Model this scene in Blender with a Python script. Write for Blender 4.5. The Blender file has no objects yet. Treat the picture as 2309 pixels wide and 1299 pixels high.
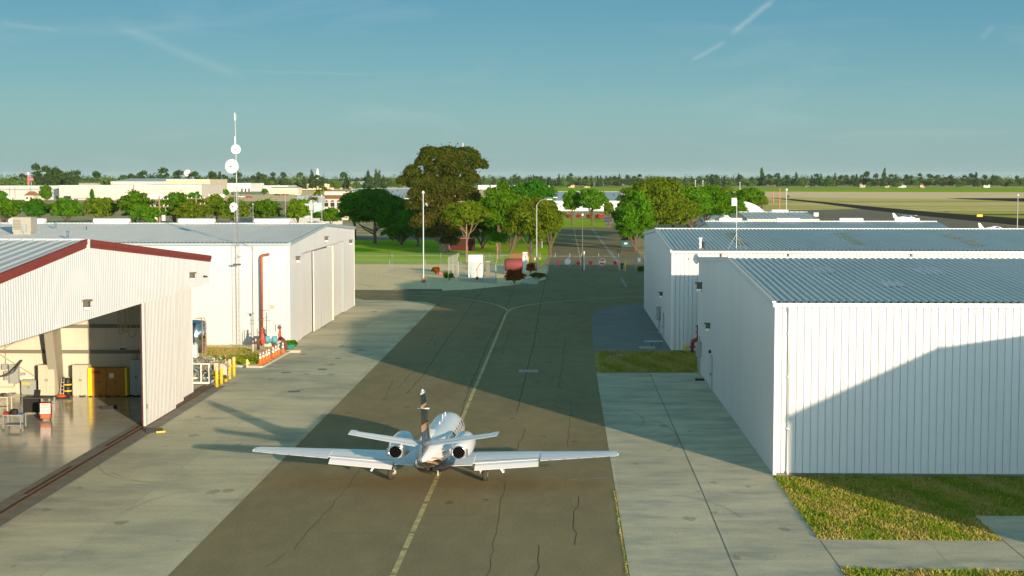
import bpy, math, random
import numpy as np
from mathutils import Vector, Matrix, Quaternion
R_ = math.radians
EXPO = 0.60
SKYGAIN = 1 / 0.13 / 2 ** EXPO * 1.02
sc = bpy.context.scene
col = sc.collection
# ------------------------------------------------------------------ camera
F_PX, IW, IH, CZ = 3500.0, 2309.0, 1299.0, 13.8
PITCH = math.atan(249.5 / F_PX)
YAW = math.atan(107.5 * math.cos(PITCH) / F_PX)
cd = bpy.data.cameras.new('camera')
cam = bpy.data.objects.new('camera', cd)
col.objects.link(cam)
cam.location = (0, 0, CZ)
cam.rotation_euler = (math.pi / 2 - PITCH, 0, YAW)
cd.sensor_width = 36.0
cd.lens = F_PX / IW * 36.0
cd.clip_start = 0.5
cd.clip_end = 20000
sc.camera = cam
sc.render.resolution_x, sc.render.resolution_y = 1024, 576
# ------------------------------------------------------------------ light
SUND = Vector((0.53, -1.0, 0.162)).normalized()      # towards the sun
w = bpy.data.worlds.new('World'); sc.world = w; w.use_nodes = True
nt = w.node_tree; nt.nodes.clear()
def N(t, typ, **kw):
    n = t.nodes.new(typ)
    for k, v in kw.items(): setattr(n, k, v)
    return n
out = N(nt, 'ShaderNodeOutputWorld'); bg = N(nt, 'ShaderNodeBackground')
sky = N(nt, 'ShaderNodeTexSky', sky_type='NISHITA', sun_disc=False)
sky.sun_elevation = math.asin(SUND.z)
sky.sun_rotation = math.atan2(SUND.x, SUND.y)
sky.altitude = 100; sky.air_density = 1.0; sky.dust_density = 1.2; sky.ozone_density = 2.0
mixc = N(nt, 'ShaderNodeMix', data_type='RGBA', blend_type='MULTIPLY')
mixc.inputs[0].default_value = 1.0
mixc.inputs[7].default_value = (0.80, 1.02, 1.06, 1)
nt.links.new(sky.outputs[0], mixc.inputs[6])
# clear-air colours by height above the horizon, blended with the physical sky
_tc = N(nt, 'ShaderNodeTexCoord'); _sx = N(nt, 'ShaderNodeSeparateXYZ'); nt.links.new(_tc.outputs['Generated'], _sx.inputs[0])
_rp = N(nt, 'ShaderNodeValToRGB'); _cr = _rp.color_ramp; _cr.interpolation = 'B_SPLINE'
for i, (p, c) in enumerate(((0.0, (.30, .46, .47)), (.03, (.245, .435, .475)), (.06, (.16, .38, .46)), (.115, (.035, .21, .37)), (.22, (.10, .31, .40)), (.45, (.10, .28, .34)), (1.0, (.08, .22, .28)))):
    e_ = _cr.elements[i] if i < 2 else _cr.elements.new(p)
    e_.position = p; e_.color = tuple(v * 1.0 for v in c) + (1,)
nt.links.new(_sx.outputs[2], _rp.inputs[0])
_gs = N(nt, 'ShaderNodeVectorMath', operation='SCALE'); nt.links.new(_rp.outputs[0], _gs.inputs[0]); _gs.inputs['Scale'].default_value = SKYGAIN
_mx = N(nt, 'ShaderNodeMix', data_type='RGBA'); _mx.inputs[0].default_value = .82
nt.links.new(mixc.outputs[2], _mx.inputs[6]); nt.links.new(_gs.outputs[0], _mx.inputs[7])
# glow added low in the unseen sky, behind and beside, to lift shaded walls
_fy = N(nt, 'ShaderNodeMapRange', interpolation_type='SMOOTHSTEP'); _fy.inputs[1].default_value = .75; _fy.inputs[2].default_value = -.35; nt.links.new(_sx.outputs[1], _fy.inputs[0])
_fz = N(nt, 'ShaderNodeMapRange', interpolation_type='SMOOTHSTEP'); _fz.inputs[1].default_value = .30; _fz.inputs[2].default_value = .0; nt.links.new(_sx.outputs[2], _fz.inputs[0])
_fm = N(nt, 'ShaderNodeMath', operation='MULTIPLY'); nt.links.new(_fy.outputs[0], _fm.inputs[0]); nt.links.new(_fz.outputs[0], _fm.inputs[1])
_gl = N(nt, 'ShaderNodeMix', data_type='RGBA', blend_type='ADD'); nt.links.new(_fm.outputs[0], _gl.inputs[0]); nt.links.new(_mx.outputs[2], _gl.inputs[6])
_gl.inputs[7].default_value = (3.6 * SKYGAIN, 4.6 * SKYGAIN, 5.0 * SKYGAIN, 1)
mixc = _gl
# thin cirrus and two vapour trails, laid out by sky direction
tc = N(nt, 'ShaderNodeTexCoord')
def vmath(op, a, b=None):
    n = N(nt, 'ShaderNodeVectorMath', operation=op)
    for i, s in enumerate([a, b]):
        if s is None: continue
        if isinstance(s, (tuple, list, Vector)): n.inputs[i].default_value = tuple(s)
        else: nt.links.new(s, n.inputs[i])
    return n
def fmath(op, a, b=None, clamp=False):
    n = N(nt, 'ShaderNodeMath', operation=op, use_clamp=clamp)
    for i, s in enumerate([a, b]):
        if s is None: continue
        if isinstance(s, (int, float)): n.inputs[i].default_value = s
        else: nt.links.new(s, n.inputs[i])
    return n.outputs[0]
def pixdir(px, py):
    Fw = Vector((-math.sin(YAW) * math.cos(PITCH), math.cos(YAW) * math.cos(PITCH), -math.sin(PITCH)))
    Rt = Vector((math.cos(YAW), math.sin(YAW), 0)); Up = Rt.cross(Fw)
    return Fw * F_PX + Rt * (px - IW / 2) + Up * (IH / 2 - py)
dirv = tc.outputs['Generated']
mp = N(nt, 'ShaderNodeMapping'); mp.inputs['Scale'].default_value = (7, 7, 42); mp.inputs['Rotation'].default_value = (0, R_(14), 0)
nt.links.new(dirv, mp.inputs[0])
nz = N(nt, 'ShaderNodeTexNoise'); nz.inputs['Scale'].default_value = 1.0; nz.inputs['Detail'].default_value = 6; nz.inputs['Roughness'].default_value = .55
nz.inputs['Distortion'].default_value = .6
nt.links.new(mp.outputs[0], nz.inputs['Vector'])
cir = fmath('MULTIPLY', fmath('SUBTRACT', nz.outputs[0], .53, True), .50)
tot = cir
nzt = N(nt, 'ShaderNodeTexNoise'); nzt.inputs['Scale'].default_value = 60; nzt.inputs['Detail'].default_value = 4
nt.links.new(dirv, nzt.inputs['Vector'])
for (a, b, wd, st) in (((1652, 74), (1745, 0), .0030, .26), ((1560, 136), (1635, 95), .0022, .20), ((2215, 90), (2240, 60), .0035, .10),
                       ((270, 60), (540, 172), .006, .11), ((0, 50), (130, 68), .003, .10), ((540, 160), (830, 168), .0012, .10)):
    A = pixdir(*a).normalized(); B = pixdir(*b).normalized()
    M_ = ((A + B) / 2); L_ = (B - A).length; T_ = (B - A).normalized(); N_ = A.cross(B).normalized()
    dn = vmath('DOT_PRODUCT', dirv, N_).outputs['Value']
    dt = vmath('DOT_PRODUCT', vmath('SUBTRACT', dirv, M_).outputs[0], T_).outputs['Value']
    dn2 = fmath('ADD', dn, fmath('MULTIPLY', fmath('SUBTRACT', nzt.outputs[0], .5), wd))
    g = fmath('SUBTRACT', 1.0, fmath('DIVIDE', fmath('ABSOLUTE', dn2), wd), True)
    e = fmath('MULTIPLY', fmath('SUBTRACT', 1.0, fmath('DIVIDE', fmath('ABSOLUTE', dt), L_ * .58), True), 3.0, True)
    front = fmath('GREATER_THAN', vmath('DOT_PRODUCT', dirv, M_).outputs['Value'], 0)
    v = fmath('MULTIPLY', fmath('MULTIPLY', fmath('POWER', g, 1.4), e), fmath('MULTIPLY', front, st))
    tot = fmath('ADD', tot, v)
cm = N(nt, 'ShaderNodeMix', data_type='RGBA', blend_type='MIX')
nt.links.new(fmath('MULTIPLY', tot, 1.0, True), cm.inputs[0])
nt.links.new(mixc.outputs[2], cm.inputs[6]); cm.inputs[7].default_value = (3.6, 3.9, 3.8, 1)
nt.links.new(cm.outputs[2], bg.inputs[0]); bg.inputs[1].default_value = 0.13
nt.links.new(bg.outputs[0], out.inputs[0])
sl = bpy.data.lights.new('sun', 'SUN'); sun = bpy.data.objects.new('sun', sl); col.objects.link(sun)
sl.energy = 5.0; sl.angle = R_(0.53); sl.color = (1.0, 0.775, 0.54)
sun.rotation_euler = (-SUND).to_track_quat('-Z', 'Y').to_euler()
sun.location = (0, 0, 100)
sc.view_settings.view_transform = 'Standard'; sc.view_settings.look = 'None'
sc.view_settings.exposure = EXPO; sc.view_settings.gamma = 1.0
# ------------------------------------------------------------------ photograph measures -> places
_F = Vector((-math.sin(YAW) * math.cos(PITCH), math.cos(YAW) * math.cos(PITCH), -math.sin(PITCH)))
_R = Vector((math.cos(YAW), math.sin(YAW), 0)); _U = _R.cross(_F)
def ray(px, py): return _F * F_PX + _R * (px - IW / 2) + _U * (IH / 2 - py)
def G(px, py, z=0.0):
    d = ray(px, py); t = (z - CZ) / d.z
    return (d.x * t, d.y * t)
def D(px, py, Y):
    d = ray(px, py); t = Y / d.y
    return (d.x * t, CZ + d.z * t)
def K(Y): return F_PX / Y
# ------------------------------------------------------------------ materials
MATS = {}
def mat(name, c, rough=.7, c2=None, scale=1.0, detail=4, lo=.35, hi=.65, metal=0.0, bump=0.0, bscale=None, stretch=(1, 1, 1),
        c3=None, s3=None, f3=.5, spec=.3, emit=None, transl=0.0, rnd=0.0, coat=0.0, coords='Object', alpha=None, slab=None, speck=None):
    if name in MATS: return MATS[name]
    m = bpy.data.materials.new(name); m.use_nodes = True; t = m.node_tree
    b = t.nodes['Principled BSDF']; L = t.links.new
    c4 = tuple(c) + (1,)
    b.inputs['Roughness'].default_value = rough; b.inputs['Metallic'].default_value = metal
    b.inputs['Specular IOR Level'].default_value = spec
    b.inputs['Coat Weight'].default_value = coat; b.inputs['Coat Roughness'].default_value = .08
    b.inputs['Base Color'].default_value = c4
    src = None
    if c2 is not None or bump:
        co = t.nodes.new('ShaderNodeTexCoord'); mpn = t.nodes.new('ShaderNodeMapping')
        mpn.inputs['Scale'].default_value = stretch
        L(co.outputs[coords], mpn.inputs[0])
    if c2 is not None:
        n = t.nodes.new('ShaderNodeTexNoise'); n.inputs['Scale'].default_value = scale; n.inputs['Detail'].default_value = detail
        n.inputs['Roughness'].default_value = .6
        L(mpn.outputs[0], n.inputs['Vector'])
        r = t.nodes.new('ShaderNodeMapRange'); r.inputs[1].default_value = lo; r.inputs[2].default_value = hi
        L(n.outputs[0], r.inputs[0])
        mx = t.nodes.new('ShaderNodeMix'); mx.data_type = 'RGBA'
        mx.inputs[6].default_value = c4; mx.inputs[7].default_value = tuple(c2) + (1,)
        L(r.outputs[0], mx.inputs[0]); src = mx.outputs[2]
        if c3 is not None:
            n3 = t.nodes.new('ShaderNodeTexNoise'); n3.inputs['Scale'].default_value = s3 or scale * 5; n3.inputs['Detail'].default_value = 5
            L(mpn.outputs[0], n3.inputs['Vector'])
            r3 = t.nodes.new('ShaderNodeMapRange'); r3.inputs[1].default_value = .45; r3.inputs[2].default_value = .7; r3.inputs[4].default_value = f3
            L(n3.outputs[0], r3.inputs[0])
            m3 = t.nodes.new('ShaderNodeMix'); m3.data_type = 'RGBA'; m3.inputs[7].default_value = tuple(c3) + (1,)
            L(src, m3.inputs[6]); L(r3.outputs[0], m3.inputs[0]); src = m3.outputs[2]
    if slab or speck:
        if src is None:
            rgbn = t.nodes.new('ShaderNodeRGB'); rgbn.outputs[0].default_value = c4; src = rgbn.outputs[0]
        co2 = t.nodes.new('ShaderNodeTexCoord')
        def scaled(src_, val_out, lo_, hi_):
            r_ = t.nodes.new('ShaderNodeMapRange'); r_.inputs[3].default_value = lo_; r_.inputs[4].default_value = hi_; L(val_out, r_.inputs[0])
            v_ = t.nodes.new('ShaderNodeVectorMath'); v_.operation = 'SCALE'; L(src_, v_.inputs[0]); L(r_.outputs[0], v_.inputs['Scale']); return v_.outputs[0]
    if slab:                                                       # each poured slab has its own tone
        mp2 = t.nodes.new('ShaderNodeMapping'); mp2.inputs['Location'].default_value = (slab[2], slab[3], .5); mp2.inputs['Scale'].default_value = (1 / slab[0], 1 / slab[1], 0)
        fl = t.nodes.new('ShaderNodeVectorMath'); fl.operation = 'FLOOR'; wn = t.nodes.new('ShaderNodeTexWhiteNoise'); wn.noise_dimensions = '3D'
        L(co2.outputs['Object'], mp2.inputs[0]); L(mp2.outputs[0], fl.inputs[0]); L(fl.outputs[0], wn.inputs['Vector']); src = scaled(src, wn.outputs['Value'], 1 - slab[4], 1 + slab[4])
    if speck:
        ns = t.nodes.new('ShaderNodeTexNoise'); ns.inputs['Scale'].default_value = speck[0]; ns.inputs['Detail'].default_value = 3; ns.inputs['Roughness'].default_value = .8; L(co2.outputs['Object'], ns.inputs['Vector'])
        src = scaled(src, ns.outputs[0], 1 - speck[1], 1 + speck[1])
    if rnd:
        oi = t.nodes.new('ShaderNodeObjectInfo'); hs = t.nodes.new('ShaderNodeHueSaturation')
        rr = t.nodes.new('ShaderNodeMapRange'); rr.inputs[3].default_value = 1 - rnd; rr.inputs[4].default_value = 1 + rnd
        L(oi.outputs['Random'], rr.inputs[0]); L(rr.outputs[0], hs.inputs['Value'])
        rh = t.nodes.new('ShaderNodeMapRange'); rh.inputs[3].default_value = .5 - rnd * .06; rh.inputs[4].default_value = .5 + rnd * .04
        L(oi.outputs['Random'], rh.inputs[0]); L(rh.outputs[0], hs.inputs['Hue'])
        if src is None: hs.inputs['Color'].default_value = c4
        else: L(src, hs.inputs['Color'])
        src = hs.outputs[0]
    if src is not None: L(src, b.inputs['Base Color'])
    if bump:
        nb = t.nodes.new('ShaderNodeTexNoise'); nb.inputs['Scale'].default_value = bscale or scale * 4; nb.inputs['Detail'].default_value = 5
        L(mpn.outputs[0], nb.inputs['Vector'])
        bp = t.nodes.new('ShaderNodeBump'); bp.inputs['Strength'].default_value = 1; bp.inputs['Distance'].default_value = bump
        L(nb.outputs[0], bp.inputs['Height']); L(bp.outputs[0], b.inputs['Normal'])
    o = t.nodes['Material Output']
    if transl:
        tr = t.nodes.new('ShaderNodeBsdfTranslucent'); ms = t.nodes.new('ShaderNodeMixShader'); ms.inputs[0].default_value = transl
        if src is not None: L(src, tr.inputs[0])
        else: tr.inputs[0].default_value = c4
        L(b.outputs[0], ms.inputs[1]); L(tr.outputs[0], ms.inputs[2]); L(ms.outputs[0], o.inputs[0])
    if alpha is not None:
        tp = t.nodes.new('ShaderNodeBsdfTransparent'); ms = t.nodes.new('ShaderNodeMixShader'); ms.inputs[0].default_value = alpha
        L(tp.outputs[0], ms.inputs[1]); L(b.outputs[0], ms.inputs[2]); L(ms.outputs[0], o.inputs[0])
    if emit:
        b.inputs['Emission Color'].default_value = c4; b.inputs['Emission Strength'].default_value = emit
    MATS[name] = m
    return m
# ------------------------------------------------------------------ mesh builder
class MB:
    def __init__(s): s.v = []; s.f = []; s.m = []; s.mi = 0
    def add(s, vs, fs):
        o = len(s.v); s.v += [tuple(p) for p in vs]; s.f += [tuple(i + o for i in f) for f in fs]; s.m += [s.mi] * len(fs); return s
    def quad(s, a, b, c, d): return s.add([a, b, c, d], [(0, 1, 2, 3)])
    def box(s, x0, x1, y0, y1, z0, z1):
        return s.add([(x0, y0, z0), (x1, y0, z0), (x1, y1, z0), (x0, y1, z0), (x0, y0, z1), (x1, y0, z1), (x1, y1, z1), (x0, y1, z1)],
                     [(0, 3, 2, 1), (4, 5, 6, 7), (0, 1, 5, 4), (1, 2, 6, 5), (2, 3, 7, 6), (3, 0, 4, 7)])
    def cbox(s, c, d, rz=0, rx=0):
        M = Matrix.Translation(c) @ Matrix.Rotation(rz, 4, 'Z') @ Matrix.Rotation(rx, 4, 'X')
        x, y, z = d[0] / 2, d[1] / 2, d[2] / 2
        vs = [M @ Vector(p) for p in ((-x, -y, -z), (x, -y, -z), (x, y, -z), (-x, y, -z), (-x, -y, z), (x, -y, z), (x, y, z), (-x, y, z))]
        return s.add(vs, [(0, 3, 2, 1), (4, 5, 6, 7), (0, 1, 5, 4), (1, 2, 6, 5), (2, 3, 7, 6), (3, 0, 4, 7)])
    def tube(s, pts, r, n=8, cap=True):
        pts = [Vector(p) for p in pts]; rs = r if isinstance(r, (list, tuple)) else [r] * len(pts)
        vs = []; fs = []
        for i, p in enumerate(pts):
            d = (pts[min(i + 1, len(pts) - 1)] - pts[max(i - 1, 0)]).normalized()
            a = d.cross(Vector((0, 0, 1)))
            if a.length < 1e-3: a = Vector((1, 0, 0))
            a.normalize(); b = d.cross(a)
            for j in range(n):
                t = 2 * math.pi * j / n
                vs.append(p + (a * math.cos(t) + b * math.sin(t)) * rs[i])
        for i in range(len(pts) - 1):
            for j in range(n):
                fs.append((i * n + j, i * n + (j + 1) % n, (i + 1) * n + (j + 1) % n, (i + 1) * n + j))
        if cap: fs.append(tuple(range(n))[::-1]); fs.append(tuple((len(pts) - 1) * n + j for j in range(n)))
        return s.add(vs, fs)
    def lathe(s, prof, c=(0, 0, 0), n=16, M=None):
        vs = []; fs = []
        for (r, z) in prof:
            for j in range(n):
                t = 2 * math.pi * j / n; p = Vector((r * math.cos(t), r * math.sin(t), z))
                if M: p = M @ p
                vs.append(p + Vector(c))
        for i in range(len(prof) - 1):
            for j in range(n):
                fs.append((i * n + j, i * n + (j + 1) % n, (i + 1) * n + (j + 1) % n, (i + 1) * n + j))
        fs.append(tuple(range(n))[::-1]); fs.append(tuple((len(prof) - 1) * n + j for j in range(n)))
        return s.add(vs, fs)
    def poly(s, pts, z):
        return s.add([(p[0], p[1], z) for p in pts], [tuple(range(len(pts)))])
    def prism(s, pts, z0, z1):
        n = len(pts)
        return s.add([(p[0], p[1], z0) for p in pts] + [(p[0], p[1], z1) for p in pts],
                     [tuple(range(n))[::-1], tuple(range(n, 2 * n))] + [(i, (i + 1) % n, n + (i + 1) % n, n + i) for i in range(n)])
    def prismM(s, pts, z0, z1, M):
        k = len(s.v); s.prism(pts, z0, z1); s.v[k:] = [tuple(M @ Vector(p)) for p in s.v[k:]]; return s
    def build(s, name, m, parent=None, smooth=False, loc=None):
        me = bpy.data.meshes.new(name); me.from_pydata(s.v, [], s.f)
        for mm in (m if isinstance(m, (list, tuple)) else [m]): me.materials.append(mm)
        if isinstance(m, (list, tuple)): me.polygons.foreach_set('material_index', s.m)
        if smooth: me.polygons.foreach_set('use_smooth', [True] * len(me.polygons))
        me.update()
        o = bpy.data.objects.new(name, me); col.objects.link(o)
        if parent: o.parent = parent
        if loc: o.location = loc
        return o
def tag(o, label=None, cat=None, group=None, kind=None):
    if label: o['label'] = label
    if cat: o['category'] = cat
    if group: o['group'] = group
    if kind: o['kind'] = kind
    return o
def thing(name, label, cat, loc=(0, 0, 0), rz=0.0, group=None):
    o = bpy.data.objects.new(name, None); col.objects.link(o)
    o.location = loc; o.rotation_euler = (0, 0, rz); o.empty_display_size = .3
    return tag(o, label, cat, group)
def struct(name, mb, m): return tag(mb.build(name, m), kind='structure')
def kids(o): return [c for c in bpy.data.objects if c.parent == o]
def copy_tree(o, loc=None, rz=None, label=None, scale=None):
    c = o.copy(); col.objects.link(c)
    if loc is not None: c.location = loc
    if rz is not None: c.rotation_euler = (0, 0, rz)
    if scale is not None: c.scale = scale
    if label: c['label'] = label
    for ch in kids(o):
        d = ch.copy(); col.objects.link(d); d.parent = c
        for g in kids(ch):
            e = g.copy(); col.objects.link(e); e.parent = d
    return c
def text_mesh(name, txt, size, m, parent, M, bold=0.0):
    cu = bpy.data.curves.new(name, 'FONT'); cu.body = txt; cu.size = size; cu.align_x = 'CENTER'; cu.align_y = 'CENTER'; cu.offset = bold
    cu.extrude = .002
    t = bpy.data.objects.new('tmp', cu); col.objects.link(t)
    dg = bpy.context.evaluated_depsgraph_get(); dg.update()
    me = bpy.data.meshes.new_from_object(t.evaluated_get(dg)); bpy.data.objects.remove(t)
    me.name = name; me.materials.clear(); me.materials.append(m)
    o = bpy.data.objects.new(name, me); col.objects.link(o); o.parent = parent; o.matrix_local = M
    return o
# vertical sheet with ribs: runs along a from a0 to a1; off(a)->top z ; axis 'x' (plane Y=c) or 'y' (plane X=c); sgn = outward direction
def ribs(mb, axis, c, a0, a1, zb, zt, pitch=.305, h=.03, wr=.06, sgn=-1, breaks=()):
    fb = zb if callable(zb) else (lambda a: zb); ft = zt if callable(zt) else (lambda a: zt)
    st = []; a = a0
    while a < a1 - 1e-6:
        e = min(a + pitch, a1)
        st += [(a, 0)]
        if e - a > wr * 1.5:
            st += [(e - wr, 0), (e - wr * .72, h), (e - wr * .28, h)]
        a = e
    st.append((a1, 0))
    for b in breaks:
        st.append((b, 0))
    st.sort(key=lambda t: t[0])
    vs = []; fs = []
    for (a, o) in st:
        p = c + sgn * o
        for z in (fb(a), ft(a)):
            vs.append((a, p, z) if axis == 'x' else (p, a, z))
    for i in range(len(st) - 1): fs.append((2 * i, 2 * i + 2, 2 * i + 3, 2 * i + 1))
    return mb.add(vs, fs)
# ribbed roof slope between (ya,za) and (yb,zb), from x0 to x1
def roof_ribs(mb, x0, x1, ya, za, yb, zb, pitch=.305, h=.035, wr=.07):
    st = []; a = x0
    while a < x1 - 1e-6:
        e = min(a + pitch, x1); st.append((a, 0))
        if e - a > wr * 1.5: st += [(e - wr, 0), (e - wr * .72, h), (e - wr * .28, h)]
        a = e
    st.append((x1, 0))
    vs = []; fs = []
    for (a, o) in st: vs += [(a, ya, za + o), (a, yb, zb + o)]
    for i in range(len(st) - 1): fs.append((2 * i, 2 * i + 2, 2 * i + 3, 2 * i + 1))
    return mb.add(vs, fs)
random.seed(5)
# ================================================================== MATERIALS
M_white = mat('white_wall_panel', (.555, .565, .57), .45, (.525, .535, .54), .35, 5, stretch=(1, 1, .25), spec=.4)
M_white2 = mat('white_wall_smooth', (.78, .78, .76), .5, (.71, .715, .70), .5, 5, stretch=(1, 1, .2), c3=(.64, .63, .58), s3=1.4, f3=.35)
M_cream = mat('cream_wall_panel', (.58, .54, .44), .5, (.53, .49, .40), .5, 4)
M_door = mat('white_door_panel', (.545, .55, .545), .48, (.515, .52, .51), .6, 4, stretch=(1, 1, .3))
M_roof = mat('galvanised_roof', (.54, .575, .565), .55, (.48, .515, .51), .4, 5, metal=.3, stretch=(1, .2, 1), c3=(.52, .54, .55), s3=2.2, f3=.5)
M_roof_pale = mat('pale_roof', (.54, .57, .57), .5, (.49, .52, .525), .5, 5, metal=.3, stretch=(1, .2, 1))
M_trim = mat('cream_trim', (.68, .67, .63), .4)
M_greytrim = mat('grey_trim', (.36, .43, .45), .45, metal=.3)
M_red = mat('red_fascia', (.215, .038, .026), .55, (.18, .03, .02), 2.0)
M_redpaint = mat('red_paint', (.34, .03, .02), .45, (.22, .025, .02), 8)
M_conc = mat('apron_concrete', (.60, .545, .365), .78, (.40, .38, .285), .3, 8, lo=.40, hi=.66, c3=(.63, .57, .39), s3=.9, f3=.7, bump=.0015, bscale=9, stretch=(.55, 1, 1), spec=0.0, slab=(4.05, 3.36, 4.43, -15.1, .07), speck=(7, .28))
M_conc2 = mat('walk_concrete', (.60, .545, .385), .8, (.40, .39, .31), .5, 8, lo=.38, hi=.62, c3=(.64, .57, .40), s3=1.5, f3=.6, bump=.0015, bscale=12, stretch=(.5, 1, 1), spec=0.0, slab=(3.75, 6.4, .3, .33, .06), speck=(8, .28))
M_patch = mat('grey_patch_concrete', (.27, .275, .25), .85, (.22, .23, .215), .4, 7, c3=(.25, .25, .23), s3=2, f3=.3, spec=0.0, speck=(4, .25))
M_asph = mat('asphalt', (.295, .245, .138), .85, (.245, .205, .12), .22, 8, lo=.35, hi=.65, c3=(.34, .28, .16), s3=1.1, f3=.45, bump=.0025, bscale=30, stretch=(1, .45, 1), spec=0.0, speck=(9, .42))
M_crack = mat('crack_sealant', (.105, .095, .07), .8, spec=0.0)
M_line = mat('faded_taxi_paint', (.66, .55, .26), .8, (.42, .36, .2), 1.6, 5, lo=.4, hi=.6, spec=0.0)
M_linew = mat('faded_white_paint', (.42, .42, .38), .8, (.26, .26, .24), 2.5, 5, spec=0.0)
M_joint = mat('concrete_joint_pale', (.46, .45, .38), .9, spec=0.0)
M_jointd = mat('concrete_joint_dark', (.19, .19, .16), .9, spec=0.0)
M_dirt = mat('dry_ground', (.62, .50, .28), .95, (.34, .27, .15), .12, 8, c3=(.26, .24, .11), s3=1.1, f3=.5, bump=.03, bscale=3, spec=0.0)
M_straw = mat('straw_ground', (.98, .75, .45), .95, (.90, .68, .39), .5, 8, c3=(.45, .38, .2), s3=2.5, f3=.5, bump=.01, bscale=6, spec=0.0, speck=(3, .45))
M_lawn = mat('lawn_grass', (.25, .46, .010), .95, (.42, .55, .04), .10, 8, lo=.4, hi=.62, c3=(.42, .40, .12), s3=.5, f3=.4, bump=.008, bscale=3, stretch=(.4, 1, 1), spec=0.0, speck=(1.2, .35))
M_turf = mat('rough_turf', (.24, .26, .04), .95, (.46, .38, .12), 1.3, 8, lo=.42, hi=.6, c3=(.33, .26, .12), s3=3.2, f3=.6, bump=.02, bscale=14, spec=0.0)
M_field = mat('airfield_grass', (.46, .45, .07), .95, (.80, .61, .26), .006, 10, lo=.44, hi=.58, c3=(.58, .52, .2), s3=.03, f3=.5, stretch=(.25, 1.6, 1), spec=0.0, speck=(.12, .35))
M_fieldtan = mat('airfield_dry_grass', (.92, .66, .36), .95, (.95, .72, .42), .01, 8, stretch=(.25, 1, 1), spec=0.0)
M_fieldgreen = mat('far_green_crop', (.30, .44, .02), .95, (.38, .50, .03), .01, 6, spec=0.0)
M_ramp = mat('ramp_asphalt', (.28, .24, .18), .9, (.24, .21, .16), .02, 6, spec=0.0)
M_runway = mat('dark_runway', (.055, .052, .045), .9, (.07, .065, .055), .03, 6, spec=0.0)
M_epoxy = mat('epoxy_floor', (.52, .56, .48), .13, (.46, .50, .44), .5, 6, spec=.6, c3=(.30, .33, .28), s3=1.2, f3=.4, stretch=(.5, 1, 1))
M_rust = mat('rusty_rail', (.14, .06, .025), .7, (.09, .05, .03), 5)
M_steel = mat('steel_pole', (.30, .31, .31), .5, metal=.3)
M_dsteel = mat('dark_steel', (.10, .10, .095), .5, metal=.4)
M_beam = mat('grey_green_beam', (.16, .155, .12), .6)
M_black = mat('black_plastic', (.02, .02, .02), .5)
M_lampc = mat('lamp_casing', (.10, .09, .06), .5)
M_lens = mat('lamp_lens', (.85, .85, .82), .2, spec=.8)
M_yellow = mat('yellow_paint', (.75, .52, .03), .5, (.62, .43, .03), 6)
M_ycab = mat('amber_cabinet', (.40, .19, .02), .45, (.34, .16, .02), 2)
M_orange = mat('cone_orange', (.85, .15, .02), .5)
M_reflect = mat('reflective_white', (.85, .85, .85), .35)
M_cab = mat('beige_cabinet', (.50, .47, .37), .5)
M_gbox = mat('grey_box', (.28, .31, .30), .5)
M_bluegrey = mat('pale_blue_cabinet', (.36, .47, .50), .4)
M_copper = mat('red_brown_pipe', (.32, .085, .045), .5, (.25, .06, .035), 6)
M_valve = mat('blue_valve', (.10, .32, .42), .5)
M_dish = mat('dish_white', (.66, .66, .64), .5)
M_chrome = mat('polished_metal', (.62, .66, .68), .12, metal=1.0)
M_bark = mat('bark', (.12, .085, .055), .9, (.08, .06, .04), 4)
M_barkp = mat('pale_bark', (.30, .21, .14), .9, (.20, .13, .09), 3)
M_wood = mat('weathered_wood', (.20, .16, .12), .9, (.13, .105, .08), 3)
M_chain = mat('chain_link', (.40, .41, .38), .6, alpha=.045)
M_ac = mat('air_unit_paint', (.34, .325, .27), .6, (.29, .28, .24), 3)
M_tan = mat('tan_stucco', (.62, .50, .36), .85)
M_tile = mat('clay_tile', (.36, .17, .09), .85, (.28, .13, .07), 2)
M_glass = mat('dark_glass', (.03, .035, .04), .1, spec=.8)
# ================================================================== GROUND
g = MB(); g.poly([(-5000, -60), (5000, -60), (5000, 16000), (-5000, 16000)], -.02); struct('ground', g, M_dirt)
P = lambda *a: [G(x, y) for x, y in a]
EL = -13.42
asph = [(-13.6, 25), (EL, 168)] + P((985, 687), (960, 681), (900, 678), (822, 677)) + [(-23, 176), (-150, 178), (-150, 192)] + \
    P((800, 654), (1000, 656), (1062, 653), (1130, 646), (1188, 641), (1232, 630), (1238, 603), (1243, 566), (1264, 513)) + \
    P((1395, 513)) + [(14.5, 300), (14.5, 235), (90, 235), (90, 175)] + P((1452, 684), (1400, 689), (1352, 697), (1334, 712), (1336, 760), (1341, 795), (1345, 839)) + [(2.45, 60), (2.35, 25)]
g = MB(); g.poly(asph, .006); struct('road', g, M_asph)
g = MB(); g.poly([(-26, 25), (-13.6, 25), (EL, 168)] + P((960, 681), (900, 678), (822, 677)) + [(-22.6, 176), (-60, 176), (-60, 99), (-26, 99)], .003)
apl = struct('apron', g, M_conc)
APX = 9.95
g = MB(); g.poly([(2.4, 25), (APX, 25), (APX, 54.3), (70, 53.3), (70, 63.0), (16.95, 63.15), (16.9, 58.75), (APX, 58.75), (APX, 109.5), (2.62, 109.3), (2.5, 70)], .012)
apr = struct('apron', g, M_conc2)
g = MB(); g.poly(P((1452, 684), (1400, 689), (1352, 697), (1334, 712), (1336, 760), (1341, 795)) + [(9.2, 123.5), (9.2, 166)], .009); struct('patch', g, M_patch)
g = MB(); g.poly([(2.6, 109.6), (11, 109.8), (60, 109.8), (60, 124), (2.8, 124)], .004); struct('verge', g, M_turf)
g = MB(); g.poly([(APX, 58.8), (16.85, 58.8), (16.9, 63.2), (80, 63.1), (80, 90), (APX, 90)], .004); struct('verge', g, M_turf)
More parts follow.
